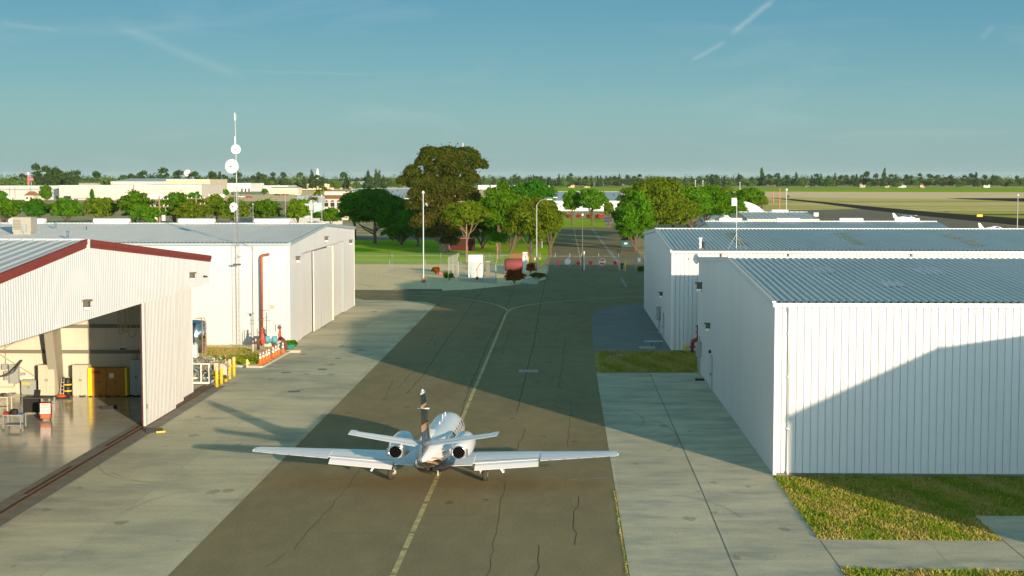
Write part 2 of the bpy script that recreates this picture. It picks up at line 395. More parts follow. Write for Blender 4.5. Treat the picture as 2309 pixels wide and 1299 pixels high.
g = MB(); g.poly([(APX, 20), (80, 20), (80, 53.2), (APX, 54.25)], .004); struct('verge', g, M_turf)
# straw verge, lawn, back road
g = MB(); g.poly([(-150, 192.1)] + P((800, 653.6), (1000, 655.6), (1062, 652.6), (1130, 645.6), (1188, 640.6), (1231, 629.5), (1237, 602)) + [(-2.5, 246), (-150, 246)], .004); struct('dirt', g, M_straw)
g = MB(); g.poly([(-150, 246.2), (-2.5, 246.2)] + P((1242, 566), (1262, 515)) + P((1150, 536), (700, 541)) + [(-150, 343)], .004); struct('lawn', g, M_lawn)
g = MB(); g.poly(P((600, 547), (800, 541), (960, 541), (1240, 534), (1240, 527), (960, 533), (800, 531), (600, 534)), .012); struct('path', g, M_ramp)
g = MB(); g.poly(P((1262, 512.5), (1368, 512.5), (1360, 494), (1268, 494)), .008); struct('lawn', g, M_lawn)
# airfield
g = MB(); g.poly([(-1500, 1180), (20, 860), (3000, 860), (3000, 2300), (-1500, 2300)], -.012); struct('field', g, M_fieldtan)
g = MB(); g.poly(P((1240, 431), (2500, 434), (2500, 422.6), (900, 421)), .0); struct('crop_field', g, M_fieldgreen)
g = MB(); g.poly(P((1560, 470), (1700, 452), (1740, 445), (2500, 453), (2500, 540), (1900, 540), (1600, 520)), .0); struct('field', g, M_field)
g = MB(); g.poly(P((1690, 476), (1960, 471), (2110, 489), (2500, 533), (2700, 560), (2300, 600), (1760, 560), (1700, 505)), .015); struct('ramp', g, M_ramp)
g = MB(); g.poly(P((1738, 447), (1790, 449), (1990, 468), (2110, 479), (2309, 493), (2600, 513), (2600, 546), (2309, 510), (2100, 489), (1960, 474), (1850, 459)), .03); struct('runway', g, M_runway)
g = MB(); g.poly(P((2130, 447), (2309, 447), (2600, 448), (2600, 460), (2309, 455), (2170, 449)), .03); struct('runway', g, M_runway)
g = MB(); g.poly(P((2200, 483.5), (2309, 483.5), (2500, 484), (2500, 486), (2309, 485.6), (2200, 485.2)), .045); struct('runway_edge', g, M_runway)
# left industrial yard: sandy field with pale roads
g = MB(); g.poly(P((0, 468), (700, 470), (700, 462), (0, 461)), .01); struct('yard', g, M_dirt)
g = MB(); g.poly(P((-200, 508), (720, 512), (720, 505), (-200, 501)), .01); struct('lane', g, M_asph)
# markings ---------------------------------------------------------
def strip(mb, pts, wd, z):
    n = len(pts)
    for i in range(n - 1):
        a = Vector(pts[i]); b = Vector(pts[i + 1]); d = (b - a).normalized(); p = Vector((-d.y, d.x)) * wd / 2
        def nrm(j):
            if j <= 0 or j >= n - 1: return None
            q = (Vector(pts[j + 1]) - Vector(pts[j - 1])).normalized(); return Vector((-q.y, q.x)) * wd / 2
        pa = nrm(i) or p; pb = nrm(i + 1) or p
        mb.quad((a.x - pa.x, a.y - pa.y, z), (b.x - pb.x, b.y - pb.y, z), (b.x + pb.x, b.y + pb.y, z), (a.x + pa.x, a.y + pa.y, z))
g = MB()
cen = [(-5.78, 52), (-5.7, 58), (-5.62, 66), (-5.55, 80), (-5.55, 90), (-5.54, 95.9), (-5.45, 130), (-5.4, 157)] + P((1145.5, 704))
strip(g, cen[5:], .21, .011)
yy0 = 50.0; rg_ = random.Random(4)
while yy0 < 95.5:
    yy1 = min(yy0 + rg_.uniform(2.2, 5.5), 95.9)
    xa_ = -5.78 + .2 * min(1, (yy0 - 50) / 25) + .04 * max(0, (yy0 - 75) / 20); xb_ = -5.78 + .2 * min(1, (yy1 - 50) / 25) + .04 * max(0, (yy1 - 75) / 20)
    strip(g, [(xa_, yy0), (xb_, yy1)], .21, .011); yy0 = yy1 + rg_.uniform(.12, .6)
def spline(pts, k=6):
    o = []
    for i in range(len(pts) - 1):
        p0 = Vector(pts[max(i - 1, 0)]); p1 = Vector(pts[i]); p2 = Vector(pts[i + 1]); p3 = Vector(pts[min(i + 2, len(pts) - 1)])
        for j in range(k):
            t = j / k; o.append(tuple(.5 * ((2 * p1) + (-p0 + p2) * t + (2 * p0 - 5 * p1 + 4 * p2 - p3) * t * t + (-p0 + 3 * p1 - 3 * p2 + p3) * t ** 3)))
    o.append(tuple(pts[-1])); return o
strip(g, spline(P((1145.5, 703), (1139, 696), (1120, 688), (1085, 680), (1040, 674), (980, 669), (900, 665), (790, 662))), .25, .0125)
strip(g, spline(P((1146, 703), (1153, 697), (1175, 691), (1205, 686), (1260, 680), (1330, 675), (1400, 671), (1470, 668))), .25, .014)
struct('taxiway_line', g, M_line)
g = MB(); strip(g, P((1336, 516), (1360, 549), (1382, 577), (1402, 605)), .55, .012); strip(g, P((1401, 627), (1412, 647)), .35, .012)
strip(g, P((952, 657.5), (985, 658)), .9, .012)
for a in ((1216, 657, 1224), (1234, 657, 1240), (1397, 658, 1425), (1444, 657, 1452)): strip(g, P((a[0], a[1]), (a[2], a[1])), .45, .013)
struct('white_marking', g, M_linew)
g = MB(); strip(g, P((1294, 516), (1300, 545), (1306, 570), (1311, 600)), .22, .012); struct('yellow_road_line', g, M_line)
# cracks
g = MB(); rr = random.Random(3)
def crack(pts, wd, jit, step=.9, z=.0105):
    q = []
    for i in range(len(pts) - 1):
        a = Vector(pts[i]); b = Vector(pts[i + 1]); n = max(1, int((b - a).length / step))
        for j in range(n):
            t = j / n; p = a.lerp(b, t); q.append((p.x + rr.uniform(-jit, jit), p.y))
    q.append(tuple(pts[-1])); strip(g, q, wd, z)
crack(P((916, 889), (954, 847), (995, 783), (1032, 733), (1084, 659), (1095, 646)), .046, .05)
crack(P((1056, 878), (1077, 834), (1099, 778), (1133, 714), (1155, 662), (1160, 645)), .046, .05)
crack(P((1165, 930), (1192, 822), (1205, 770), (1218, 688), (1226, 651), (1234, 606)), .046, .05)
crack(P((1262, 880), (1268, 812), (1275, 762)), .03, .12); crack(P((1130, 800), (1140, 772), (1150, 745)), .03, .15)
crack(P((660, 1240), (740, 1150), (790, 1090), (835, 1020), (880, 950)), .018, .07)
crack(P((1100, 1299), (1122, 1180), (1140, 1085)), .018, .07); crack(P((1280, 1010), (1290, 900)), .018, .08)
crack(P((600, 1280), (640, 1250)), .018, .07); crack(P((1030, 960), (1060, 872)), .03, .08)
crack(P((1300, 1120), (1290, 1190), (1296, 1230)), .03, .15); crack(P((1210, 1299), (1215, 1230)), .03, .1)
for i in range(14):
    x = rr.uniform(-12, 1.5); y = rr.uniform(75, 185); crack([(x, y), (x + rr.uniform(-.6, .6), y + rr.uniform(4, 12))], .028, .14)
for i in range(12):
    x = rr.uniform(-12, 1.5); y = rr.uniform(52, 200); crack([(x, y), (x + rr.uniform(1, 3), y + rr.uniform(-.4, .4))], .03, .0, 3)
struct('road_cracks', g, M_crack)
# tyre scuffs and stains with shapes of their own
M_scuff = mat('tyre_scuff', (.10, .10, .09), .9, alpha=.12, spec=0); M_stain = mat('oil_stain', (.10, .09, .07), .9, alpha=.20, spec=0)
g = MB(); 
for (cx_, cy_, r_, a0_, a1_) in ((2.6, 88, 2.2, -60, 75), (2.9, 82.5, 3.4, -40, 60), (4.4, 60, 3.2, 20, 80), (-18.5, 79, 4.5, 215, 290), (-17.0, 84, 7, 235, 285), (-15.5, 62, 2.4, 100, 170), (3.2, 84.5, 1.9, 60, 150)):
    strip(g, [(cx_ + r_ * math.cos(R_(a0_ + (a1_ - a0_) * k / 16)), cy_ + 2.2 * r_ * math.sin(R_(a0_ + (a1_ - a0_) * k / 16))) for k in range(17)], .16, .0195)
struct('tyre_marks', g, M_scuff)
g = MB(); rs = random.Random(21)
def blot(cx_, cy_, r_, z_):
    n_ = 11; g.add([(cx_ + r_ * rs.uniform(.5, 1.2) * math.cos(6.283 * k / n_), cy_ + 1.8 * r_ * rs.uniform(.5, 1.2) * math.sin(6.283 * k / n_), z_) for k in range(n_)], [tuple(range(n_))])
for i in range(38): blot(rs.uniform(-12.5, 1.8), rs.uniform(52, 160), rs.uniform(.05, .28), .0098 + .00001 * i)
for i in range(46): blot(rs.uniform(-21.5, -14), rs.uniform(52, 150), rs.uniform(.05, .35), .0085 + .00001 * i)
for i in range(26): blot(rs.uniform(3, 9.5), rs.uniform(48, 105), rs.uniform(.05, .3), .0205 + .00001 * i)
struct('stains', g, M_stain)
g = MB()
for i in range(14): x_ = 1.1 + rs.uniform(-.7, .9); y_ = 70.6 + rs.uniform(-.5, .5); strip(g, [(x_, y_), (x_ + rs.uniform(.1, .3), y_ + rs.uniform(-.15, .15)), (x_ + rs.uniform(.3, .6), y_ + rs.uniform(-.2, .2))], .04, .0115 + .00005 * i)
for i in range(24): x_, y_ = G(rs.uniform(1300, 1395), rs.uniform(628, 652)); strip(g, [(x_, y_), (x_ + rs.uniform(-.5, .5), y_ + rs.uniform(.6, 2.2))], .07, .0115 + .00005 * i)
struct('paint_scraps', g, M_linew)
g = MB(); strip(g, [(-17.97, 40), (-17.95, 100), (-17.9, 168)], .045, .006)
for i in range(60):
    y = 50.75 + 3.36 * i
    if y < 168: strip(g, [(-22.0, y), (-13.7, y)], .045, .0065)
strip(g, [(-22.05, 40), (-22.05, 99)], .05, .007)
strip(g, [(2.6, 68.3), (APX, 68.3)], .05, .016); strip(g, [(APX + 4.0, 54.4), (APX + 4.1, 58.6)], .03, .016)
struct('pale_joints', g, M_joint)
g = MB(); strip(g, [(6.1, 40), (6.3, 68), (6.37, 109)], .045, .017); strip(g, [(APX, 40), (APX, 58.7)], .04, .016)
strip(g, [(16.9, 54.2), (16.9, 63)], .03, .017)
for yy in (79, 86.2, 97): strip(g, [(2.7, yy), (APX, yy)], .02, .018)
struct('dark_joints', g, M_jointd)
# ================================================================== wall lamp helper
def wall_lamp(parent, loc, rz, s=1.0):
    m = MB(); m.prismM([(-.16 * s, 0), (.16 * s, 0), (.16 * s, .22 * s), (-.16 * s, .22 * s)], -.04 * s, .2 * s, Matrix.Rotation(rz, 4, 'Z'))
    m.prismM([(-.2 * s, -.04 * s), (.2 * s, -.04 * s), (.2 * s, .3 * s), (-.2 * s, .3 * s)], .2 * s, .26 * s, Matrix.Rotation(rz, 4, 'Z'))
    a = m.build('wall_lamp', M_lampc, parent, loc=loc)
    m = MB(); m.prismM([(-.13 * s, .03 * s), (.13 * s, .03 * s), (.13 * s, .26 * s), (-.13 * s, .26 * s)], -.16 * s, -.045 * s, Matrix.Rotation(rz, 4, 'Z'))
    b = m.build('lens', M_lens, a)
    return a
# ================================================================== HANGARS (ridge along X, gable towards the road)
def hangar(label, gx, xf, y0, y1, eave, ridge, wallm, roofm, trimm, front_h=.018, front_w=.035, gable_h=.006, pitch=.305, oh=.12, eavez=.0, gutter=True, gable=None, rib_roof=.065):
    t = thing('hangar', label, 'hangar', (gx, y0, 0))
    L = y1 - y0; ym = L / 2; W_ = xf - gx                       # local: origin at the road-side near corner
    top = lambda a: eave + (ridge - eave) * (1 - abs(a - ym) / ym)
    x0, x1 = (0, W_) if W_ > 0 else (W_, 0)
    s = -1 if W_ > 0 else 1                                     # outward side of the gable
    m = MB(); ribs(m, 'x', 0, x0, x1, 0, eave, pitch, front_h, front_w, -1); m.build('front_wall', wallm, t)
    m = MB(); m.quad((x0, L, 0), (x1, L, 0), (x1, L, eave), (x0, L, eave)); m.build('back_wall', wallm, t)
    if gable is None:
        m = MB(); ribs(m, 'y', 0, 0, L, 0, top, pitch, gable_h, .04, s, breaks=(ym,)); m.build('gable_wall', wallm, t)
    else: gable(t, L, top)
    m = MB(); m.add([(W_, 0, 0), (W_, L, 0), (W_, L, eave), (W_, ym, ridge), (W_, 0, eave)], [(0, 1, 2, 3, 4)]); m.build('end_wall', wallm, t)
    e = s * oh; a0, a1 = (e, W_) if W_ > 0 else (W_, e)
    sl_ = (ridge - eave) / ym
    m = MB(); roof_ribs(m, a0, a1, -.18, eave + .06 - .18 * sl_, ym, ridge + .06, .34 if pitch < .5 else pitch, rib_roof, .15 if pitch < .5 else .3)
    roof_ribs(m, a0, a1, L + .18, eave + .06 - .18 * sl_, ym, ridge + .06, .34, rib_roof, .15)
    m.box(a0, a1, ym - .22, ym + .22, ridge + .05, ridge + .155)
    m.build('roof', roofm, t)
    m = MB(); m.box(a0 - .01, a1, -.3, -.185, eave - .16, eave + .03); m.box(a0 - .01, a1, -.185, -.022, eave - .12, eave - .06)
    m.build('gutter', trimm if gutter else roofm, t)
    m = MB()
    for (ya, yb) in ((-.19, ym), (ym, L + .19)):
        za, zb = top(0) - .19 * sl_ if ya < 0 else ridge, ridge if yb <= ym else eave - .19 * sl_
        zz = [za, zb]
        xo = s * (oh + .05); xi = s * (oh - .12); lo, hi = min(xo, xi), max(xo, xi)
        v = [(lo, ya, za - .16), (hi, ya, za - .16), (hi, ya, za + .12), (lo, ya, za + .12), (lo, yb, zb - .16), (hi, yb, zb - .16), (hi, yb, zb + .12), (lo, yb, zb + .12)]
        m.add(v, [(0, 1, 2, 3), (7, 6, 5, 4), (0, 4, 5, 1), (1, 5, 6, 2), (2, 6, 7, 3), (3, 7, 4, 0)])
    m.build('rake_trim', roofm if trimm is M_trim else trimm, t)
    for y in (-.03, L + .03): m = MB(); m.box(min(s * .03, -s * .12), max(s * .03, -s * .12), y - .03 if y < 0 else y - .09, y + .09 if y < 0 else y + .03, 0, eave - .17); m.build('corner_trim', M_trim, t)
    return t, top, L
def downspout(t, x, y, eave, kick=True):
    m = MB(); m.tube([(x, y - .14, eave - .17), (x, y - .14, eave - .28), (x, y - .075, eave - .45), (x, y - .075, .25), (x, y - .2, .1)], .05, 6)
    for z in (2.2, 4.6, 6.6): m.box(x - .07, x + .07, y - .13, y - .02, z, z + .05)
    return m.build('downspout', M_trim, t)
def skylight(t, x0, x1, ya, yb, za, zb, m_):
    m = MB(); roof_ribs(m, x0, x1, ya, za + .02, yb, zb + .02, .34, .065, .15); return m.build('skylight', m_, t)
# -- near right hangar
NY0, NY1, NE, NR = 71.6, 110.8, 8.02, 9.02
tN, topN, LN = hangar('big white hangar nearest on the right, ribbed grey roof and grass at its foot', APX, 46, NY0, NY1, NE, NR, M_white, M_roof, M_trim, front_h=-.05, front_w=.05, pitch=.34)
downspout(tN, .62, -.02, NE)
M_sky = mat('frosted_skylight', (.60, .64, .66), .5, (.45, .5, .53), 2)
slN = (NR - NE) / (LN / 2)
for (xa, ya, yb) in ((6.1, 5.5, 7.4), (9.45, 11.2, 14), (18.2, 10.0, 13)): skylight(tN, xa, xa + 1.22, ya, yb, NE + .065 + slN * ya, NE + .065 + slN * yb, M_sky)
skylight(tN, 3.7, 4.92, 11.4, 14, NE + .065 + slN * 11.4, NE + .065 + slN * 14, M_sky)
def ydep(px, X, base=None):                                      # depth at which the wall x = X shows at this pixel column
    lo, hi = 40, 400
    for _ in range(50):
        mid = (lo + hi) / 2; v = Vector((X, mid, 4)) - Vector((0, 0, CZ)); xx = IW / 2 + F_PX * v.dot(_R) / v.dot(_F)
        if (xx > px) == (X > 0): lo = mid
        else: hi = mid
    return (lo + hi) / 2
y = ydep(1582, APX); wall_lamp(tN, (-.02, y - NY0, 6.1), R_(90), 1.5)
y = ydep(1601, APX); wall_lamp(tN, (-.02, y - NY0, 3.9), R_(90), 1.2)
def gable_door(t, X, y0, pxc, wd=1.0, h=2.15):
    y = ydep(pxc, X) - y0
    m = MB(); m.box(-.06, -.012, y - wd / 2, y + wd / 2, .03, h); d = m.build('door', M_door, t)
    m = MB(); m.box(-.1, -.065, y - wd / 2 - .07, y - wd / 2, 0, h + .07); m.box(-.1, -.065, y + wd / 2, y + wd / 2 + .07, 0, h + .07); m.box(-.1, -.065, y - wd / 2, y + wd / 2, h, h + .07); m.build('frame', M_greytrim, d)
    m = MB(); m.box(-.14, -.065, y - wd / 2 + .08, y - wd / 2 + .2, .98, 1.1); m.build('handle', M_black, d)
    return y
yy = gable_door(tN, APX, NY0, 1606)
m = MB(); m.box(-.17, -.02, yy + .5, yy + .66, 2.3, 2.5); m.build('door_lamp', M_black, tN)
y = ydep(1582, APX) - NY0
m = MB(); m.box(-.35, -.02, y - .3, y + .3, 1.3, 2.3); m.tube([(-.15, y, 2.3), (-.15, y, 2.7)], .04); m.tube([(-.15, y - .15, 0), (-.15, y - .15, 1.3)], .05); m.tube([(-.15, y + .15, 0), (-.15, y + .15, 1.3)], .05)
m.build('meter_box', M_gbox, tN)
m = MB(); yb = ydep(1592, APX) - NY0; m.box(-.7, -.1, yb - .2, yb + .2, 0.02, .14); m.build('door_step', M_black, tN)
m = MB(); m.box(.15, 36, -.1, -.0, 0, .12); m.build('base_flashing', M_jointd, tN)
# -- middle right hangar
MY0, MY1, ME, MR = 123.8, 163.6, 7.95, 8.98
tM, topM, LM = hangar('second white hangar on the right, behind the nearest one, with blue-grey ribbed roof', 8.95, 62, MY0, MY1, ME, MR, M_white, M_roof, M_trim, front_h=-.05, front_w=.055, pitch=.34)
y = ydep(1494, 8.95); wall_lamp(tM, (-.02, y - MY0, 3.6), R_(90), 1.1)
gable_door(tM, 8.95, MY0, 1497)
y = ydep(1490, 8.95) - MY0
m = MB(); m.box(-.4, -.02, y - .3, y + .3, 1.2, 2.4); m.tube([(-.15, y, 0), (-.15, y, 1.2)], .06); m.tube([(-.15, y - .4, 0), (-.15, y - .4, 2.0)], .04); m.build('meter_box', M_gbox, tM)
slM = (MR - ME) / (LM / 2)
def roofpt(px, py, ya, yb, eave, sl):                            # where the pixel ray meets the near slope of a roof
    best = None
    for i in range(401):
        Y_ = ya + (yb - ya) * i / 400; x_, z_ = D(px, py, Y_); e_ = abs(z_ - (eave + .06 + sl * (Y_ - ya)))
        if best is None or e_ < best[0]: best = (e_, x_, Y_, eave + .06 + sl * (Y_ - ya))
    return best[1:]
M_sky2 = mat('yellowed_skylight', (.42, .38, .20), .6, (.36, .36, .28), 2)
for (px, pyy, wd) in ((1638, 532, 1.0), (1655, 548, 1.0), (1885, 532, 1.0), (1912, 546, 1.0), (2130, 534, 1.0), (2180, 549, 1.0)):
    gxx, gyy, _z = roofpt(px, pyy, MY0, MY0 + LM / 2, ME, slM)
    skylight(tM, gxx - 8.95, gxx - 8.95 + wd, gyy - MY0 - 2.4, gyy - MY0 + 2.4, ME + .065 + slM * (gyy - MY0 - 2.4), ME + .065 + slM * (gyy - MY0 + 2.4), M_sky2)
for px in (1626, 1778, 2055):
    x, z = D(px, 575, MY0 - .1); m = MB(); m.tube([(x - 8.95, -.07, ME - .2), (x - 8.95, -.07, ME - .75)], .07, 6); m.build('downspout', M_dsteel, tM)
for (px, h) in ((1582, .75), (1589, .42)):
    x, yq = G(px, 560, ME + .2); m = MB(); m.tube([(x - 8.95, 1.6, ME + .08), (x - 8.95, 1.6, ME + .15 + h)], .1, 8); m.tube([(x - 8.95, 1.6, ME + h + .16), (x - 8.95, 1.6, ME + .26 + h)], .17, 8); m.build('roof_flue', M_dish if h > .5 else M_black, tM)
# lightning / antenna mast on the roof edge
x, z = D(1661, 560, MY0 + 1.0)
a = thing('antenna_mast', 'thin white antenna mast with small panel and guy wires on second right hangar roof edge', 'antenna', (x, MY0 + 1.2, ME + .14))
m = MB(); m.tube([(0, 0, 0), (0, 0, 3.9)], .02, 6); m.build('mast', M_dish, a)
m = MB()
for q in ((-.75, -.9, .0), (.75, -.9, .0), (-.4, 1.2, .06), (.5, 1.2, .06)): m.tube([(0, 0, 1.2), q], .007, 4)
m.build('guy_wires', M_dish, a)
m = MB(); m.cbox((-.22, 0, 3.75), (.38, .12, .62)); m.build('panel', M_dish, a)
# -- back right hangar with ridge vents
xg, _ = D(1592, 500, 185); 
tB, topB, LB = hangar('low tan-gabled hangar behind the second right hangar, with four white ridge vents', 17.4, 44.6, 169.5, 201, 7.1, 8.5, M_tan, M_roof, M_greytrim, pitch=.305)
def ridge_vent(t, x0, x1, y, z, r, m_, flat=False):
    m = MB(); n = 10; vs = []; fs = []
    for i in range(n + 1):
        an = math.pi * i / n; yy_ = y - r * math.cos(an); zz_ = z + (.3 * r if 1 else 0) + r * .95 * math.sin(an)
        vs += [(x0, yy_, zz_), (x1, yy_, zz_)]
    for i in range(n): fs.append((2 * i, 2 * i + 1, 2 * i + 3, 2 * i + 2))
    fs.append(tuple(2 * i for i in range(n + 1))); fs.append(tuple(2 * i + 1 for i in range(n + 1))[::-1]); fs.append((0, 2 * n, 2 * n + 1, 1))
    m.add(vs, fs); m.box(x0 + .1, x1 - .1, y - r * .75, y + r * .75, z - .1, z + .3 * r - .005)
    return m.build('ridge_vent', m_, t, False)
for (a_, b_) in ((1622, 1673), (1751, 1803), (1893, 1946), (2017, 2073)):
    xa = D(a_, 500, 185.2)[0]; xb = D(b_, 500, 185.2)[0]; ridge_vent(tB, xa - 17.4, xb - 17.4, LB / 2, 8.6, .32, M_dish)
# -- low blue-roofed shed and quonset beyond
tC, _, LC = hangar('low blue-grey roofed shed with beige walls beside the aircraft ramp', 42.2, 58.2, 350, 384, 4.45, 5.6, M_tan, M_roof, M_greytrim, pitch=1.2)
xa = D(1740, 480, 367)[0]; xb = D(1777, 480, 367)[0]; ridge_vent(tC, xa - 42.2, xb - 42.2, LC / 2, 5.7, .45, M_dish)
q = thing('quonset_hut', 'silver arched metal hut half hidden behind trees beside the ramp', 'hut', (47.5, 415, 0))
m = MB(); n = 18; vs = []; fs = []
for i in range(n + 1):
    an = math.pi * i / n; vs += [(-9 * math.cos(an) if 0 else 9 * math.cos(an), 0, 7.6 * math.sin(an)), (9 * math.cos(an), 22, 7.6 * math.sin(an))]
for i in range(n): fs.append((2 * i, 2 * i + 1, 2 * i + 3, 2 * i + 2))
m.add(vs, fs); m.build('arched_roof', mat('silver_sheet', (.36, .37, .38), .5, (.30, .31, .32), .5, 5, metal=.6, stretch=(1, .1, 1)), q, True)
m = MB(); m.add([(9 * math.cos(math.pi * i / n), .15, 7.6 * math.sin(math.pi * i / n) - .05) for i in range(n + 1)], [tuple(range(n + 1))]); m.build('end_wall', M_roof_pale, q)
m = MB(); m.box(-3, 1, -.0, .1, 0, 4); m.build('door', M_greytrim, q)
# -- large grey hangars far behind the gate
tG, _, LG = hangar('very wide grey-roofed hangar far beyond the gate between the trees', -4.5, 29, 640, 900, 4.2, 6.6, M_white2, M_roof_pale, M_greytrim, pitch=1.5)
tG2, _, _ = hangar('wide blue-grey roofed hangar far behind the arched-window building', -60, -100, 640, 900, 5.4, 8.2, M_white2, M_roof_pale, M_greytrim, pitch=1.5)
# -- hangar outside the frame whose shadow falls on the nearest right hangar
hangar('white hangar outside the frame on the right, closer to the camera', 28.4, 60, 38.2, 64, 8.1, 9.18, M_white, M_roof, M_trim)
# ================================================================== far left hangar
FX, FY0, FY1, FE, FR = -22.1, 126.2, 166.4, 8.4, 9.35
def far_gable(t, L, top):
    ya, yb = ydep(680, FX) - FY0, ydep(776, FX) - FY0; H_ = 7.25
    m = MB(); ribs(m, 'y', 0, 0, ya, 0, top, .305, .006, .04, 1); ribs(m, 'y', 0, yb, L, 0, top, .305, .006, .04, 1)
    ribs(m, 'y', 0, ya, yb, H_, top, .305, .006, .04, 1, breaks=(L / 2,)); m.build('gable_wall', M_white, t)
    m = MB(); m.box(-.9, -.0, ya - .05, ya, 0, H_); m.box(-.9, -.0, yb, yb + .05, 0, H_); m.box(-.9, 0, ya, yb, H_, H_ + .05); m.box(-1.0, -.9, ya, yb, 0, H_); m.build('door_recess', M_greytrim, t)
    y1, y2, y3 = ydep(703, FX) - FY0, ydep(745, FX) - FY0, ydep(772, FX) - FY0
    for (a, b, xo) in ((ya + .02, y1 + .3, -.02), (y1, y2 - .2, .22)):
        m = MB(); ribs(m, 'y', xo, a, b, .05, H_ - .02, .305, .006, .04, 1); m.quad((xo, a, .05), (xo - .12, a, .05), (xo - .12, a, H_ - .02), (xo, a, H_ - .02)); m.quad((xo, b, .05), (xo, b, H_ - .02), (xo - .12, b, H_ - .02), (xo - .12, b, .05))
        m.build('sliding_door', M_door, t)
    m = MB(); ribs(m, 'y', -.1, y2 + .5, y3, .05, H_ - .02, .305, .006, .04, 1); m.quad((-.1, y2 + .5, .05), (-.22, y2 + .5, .05), (-.22, y2 + .5, H_ - .02), (-.1, y2 + .5, H_ - .02)); m.build('sliding_door', M_door, t)
    m = MB(); m.box(-.3, .32, y2 - .2, y2 - .1, .05, H_ - .02); m.box(-.3, -.2, y2 - .1, y2 + .5, .05, H_ - .02); m.build('door_edge', mat('cream_edge', (.70, .62, .46), .6), t)
    yd = ydep(718, FX) - FY0
    m = MB(); m.box(.225, .27, yd - .45, yd + .45, .1, 2.15); w_ = m.build('wicket_door', M_door, t)
    m = MB(); m.box(.275, .30, yd - .52, yd - .45, .1, 2.2); m.box(.275, .30, yd + .45, yd + .52, .1, 2.2); m.build('frame', M_greytrim, w_)
tF, topF, LF = hangar('long white hangar on the left with grey roof, big sliding door and white ridge vents', FX, -75, FY0, FY1, FE, FR, M_white, M_roof_pale, M_greytrim, front_h=-.022, front_w=.045, gable=far_gable)
for (px, z) in ((668, 6.9), (733, 7.95), (788, 6.95)):
    y = ydep(px, FX) - FY0; wall_lamp(tF, (.02, y, z), R_(-90), 1.2)
for (a_, b_) in ((22, 103), (212, 293), (403, 485), (574, 654), (-170, -88)):
    ym = FY0 + LF / 2; xa = D(a_, 505, ym)[0]; xb = D(b_, 505, ym)[0]; ridge_vent(tF, xa - FX, xb - FX, LF / 2, FR + .12, .36, M_dish)
slF = (FR - FE) / (LF / 2)
def roofspot(px, py, dz=0):
    x, y, z = roofpt(px, py, FY0, FY0 + LF / 2, FE, slF); return x - FX, y - FY0, z + .03
x, y, z = roofspot(57, 528)
m = MB(); m.box(x - .85, x + .8, y - .8, y + .8, z + .2, z + 1.42); m.box(x - .9, x + .86, y - .86, y + .86, z + 1.42, z + 1.47); m.box(x - .8, x + .75, y - .75, y + .75, z - .1, z + .2); ac = m.build('air_conditioner', M_ac, tF)
m = MB(); m.box(x + .1, x + .4, y - 1.02, y - .81, z + .25, z + .85); m.tube([(x + .25, y - .92, z), (x + .25, y - .92, z + .5)], .06); m.build('service_box', M_gbox, ac)
m = MB()
for k in range(7): m.box(x - .78 + k * .0, x - .1, y - .83, y - .805, z + .4 + k * .13, z + .46 + k * .13)
m.build('grille', M_beam, ac)
for (px, py, h, r) in ((125, 517, .62, .1), (152.5, 540, .62, .11), (195, 520, .3, .03)):
    x, y, z = roofspot(px, py); m = MB(); m.lathe([(r, -.1), (r, h - .12), (r * 1.35, h - .12), (r * 1.35, h), (r * .6, h + .06)], (x, y, z), 10); m.build('roof_flue', M_chrome if r > .05 else M_black, tF)
m = MB(); x = D(598, 600, FY0)[0] - FX; m.tube([(x - 1.05, -.03, .2), (x - 1.05, -.03, FE - .2)], .025, 5); m.build('conduit', M_dsteel, tF)
m = MB(); x = D(614, 690, FY0)[0] - FX; m.box(x - .17, x + .17, -.06, -.03, 3.05, 3.35); m.build('wall_sign', mat('faded_sign', (.62, .36, .28), .6), tF)
m = MB(); m.box(-53, -.2, -.05, -.025, 0, .1); m.build('base_flashing', M_straw, tF)
# ================================================================== red-trimmed hangar (left, near)
RX, RYa, RYm, RYb, RE, RR_ = -22.75, 47.6, 74.0, 100.2, 8.62, 10.73
BX = -23.6; BY0, BY1 = 49.8, 97.85; HB = 6.95
tR = thing('hangar', 'open hangar with red roof trim, tall sliding doors and bright workshop inside', 'hangar', (RX, RYm, 0))
rtop = lambda y: RR_ - (RR_ - RE) * abs(y) / 26.3
m = MB(); ribs(m, 'y', 0, RYa - RYm, RYb - RYm, HB, lambda a: rtop(a) - .3, .305, .02, .09, 1, breaks=(0,))
m.add([(0, RYa - RYm, HB), (0, RYb - RYm, HB), (-.12, RYb - RYm, HB), (-.12, RYa - RYm, HB)], [(0, 1, 2, 3)])
m.add([(0, RYb - RYm, HB), (0, RYb - RYm, rtop(26.2) - .3), (-.12, RYb - RYm, rtop(26.2) - .3), (-.12, RYb - RYm, HB)], [(0, 1, 2, 3)])
m.add([(-.12, RYa - RYm, HB), (-.12, RYb - RYm, HB), (-.12, RYb - RYm, rtop(26.2) - .3), (-.12, 0, rtop(0) - .3), (-.12, RYa - RYm, rtop(26.2) - .3)], [(0, 1, 2, 3, 4)])
m.build('gable_wall', M_white, tR)
m = MB()
for s in (-1, 1):
    e = 26.35 * s
    for (xo, zt, zb) in ((.10, .10, -.15), (.05, -.15, -.31)):
        zr, ze = RR_, rtop(e)
        v = []
        for (yq, zq) in ((.12 * s, zr), (e, ze)): v += [(-.06, yq, zq + zb), (xo, yq, zq + zb), (xo, yq, zq + zt), (-.06, yq, zq + zt)]
        m.add(v, [(0, 1, 2, 3), (7, 6, 5, 4), (0, 4, 5, 1), (1, 5, 6, 2), (2, 6, 7, 3), (3, 7, 4, 0)])
m.build('rake_trim', M_red, tR)
m = MB(); m.box(-.06, .13, -.13, .13, RR_ - .36, RR_ + .1); m.build('ridge_cap', M_trim, tR)
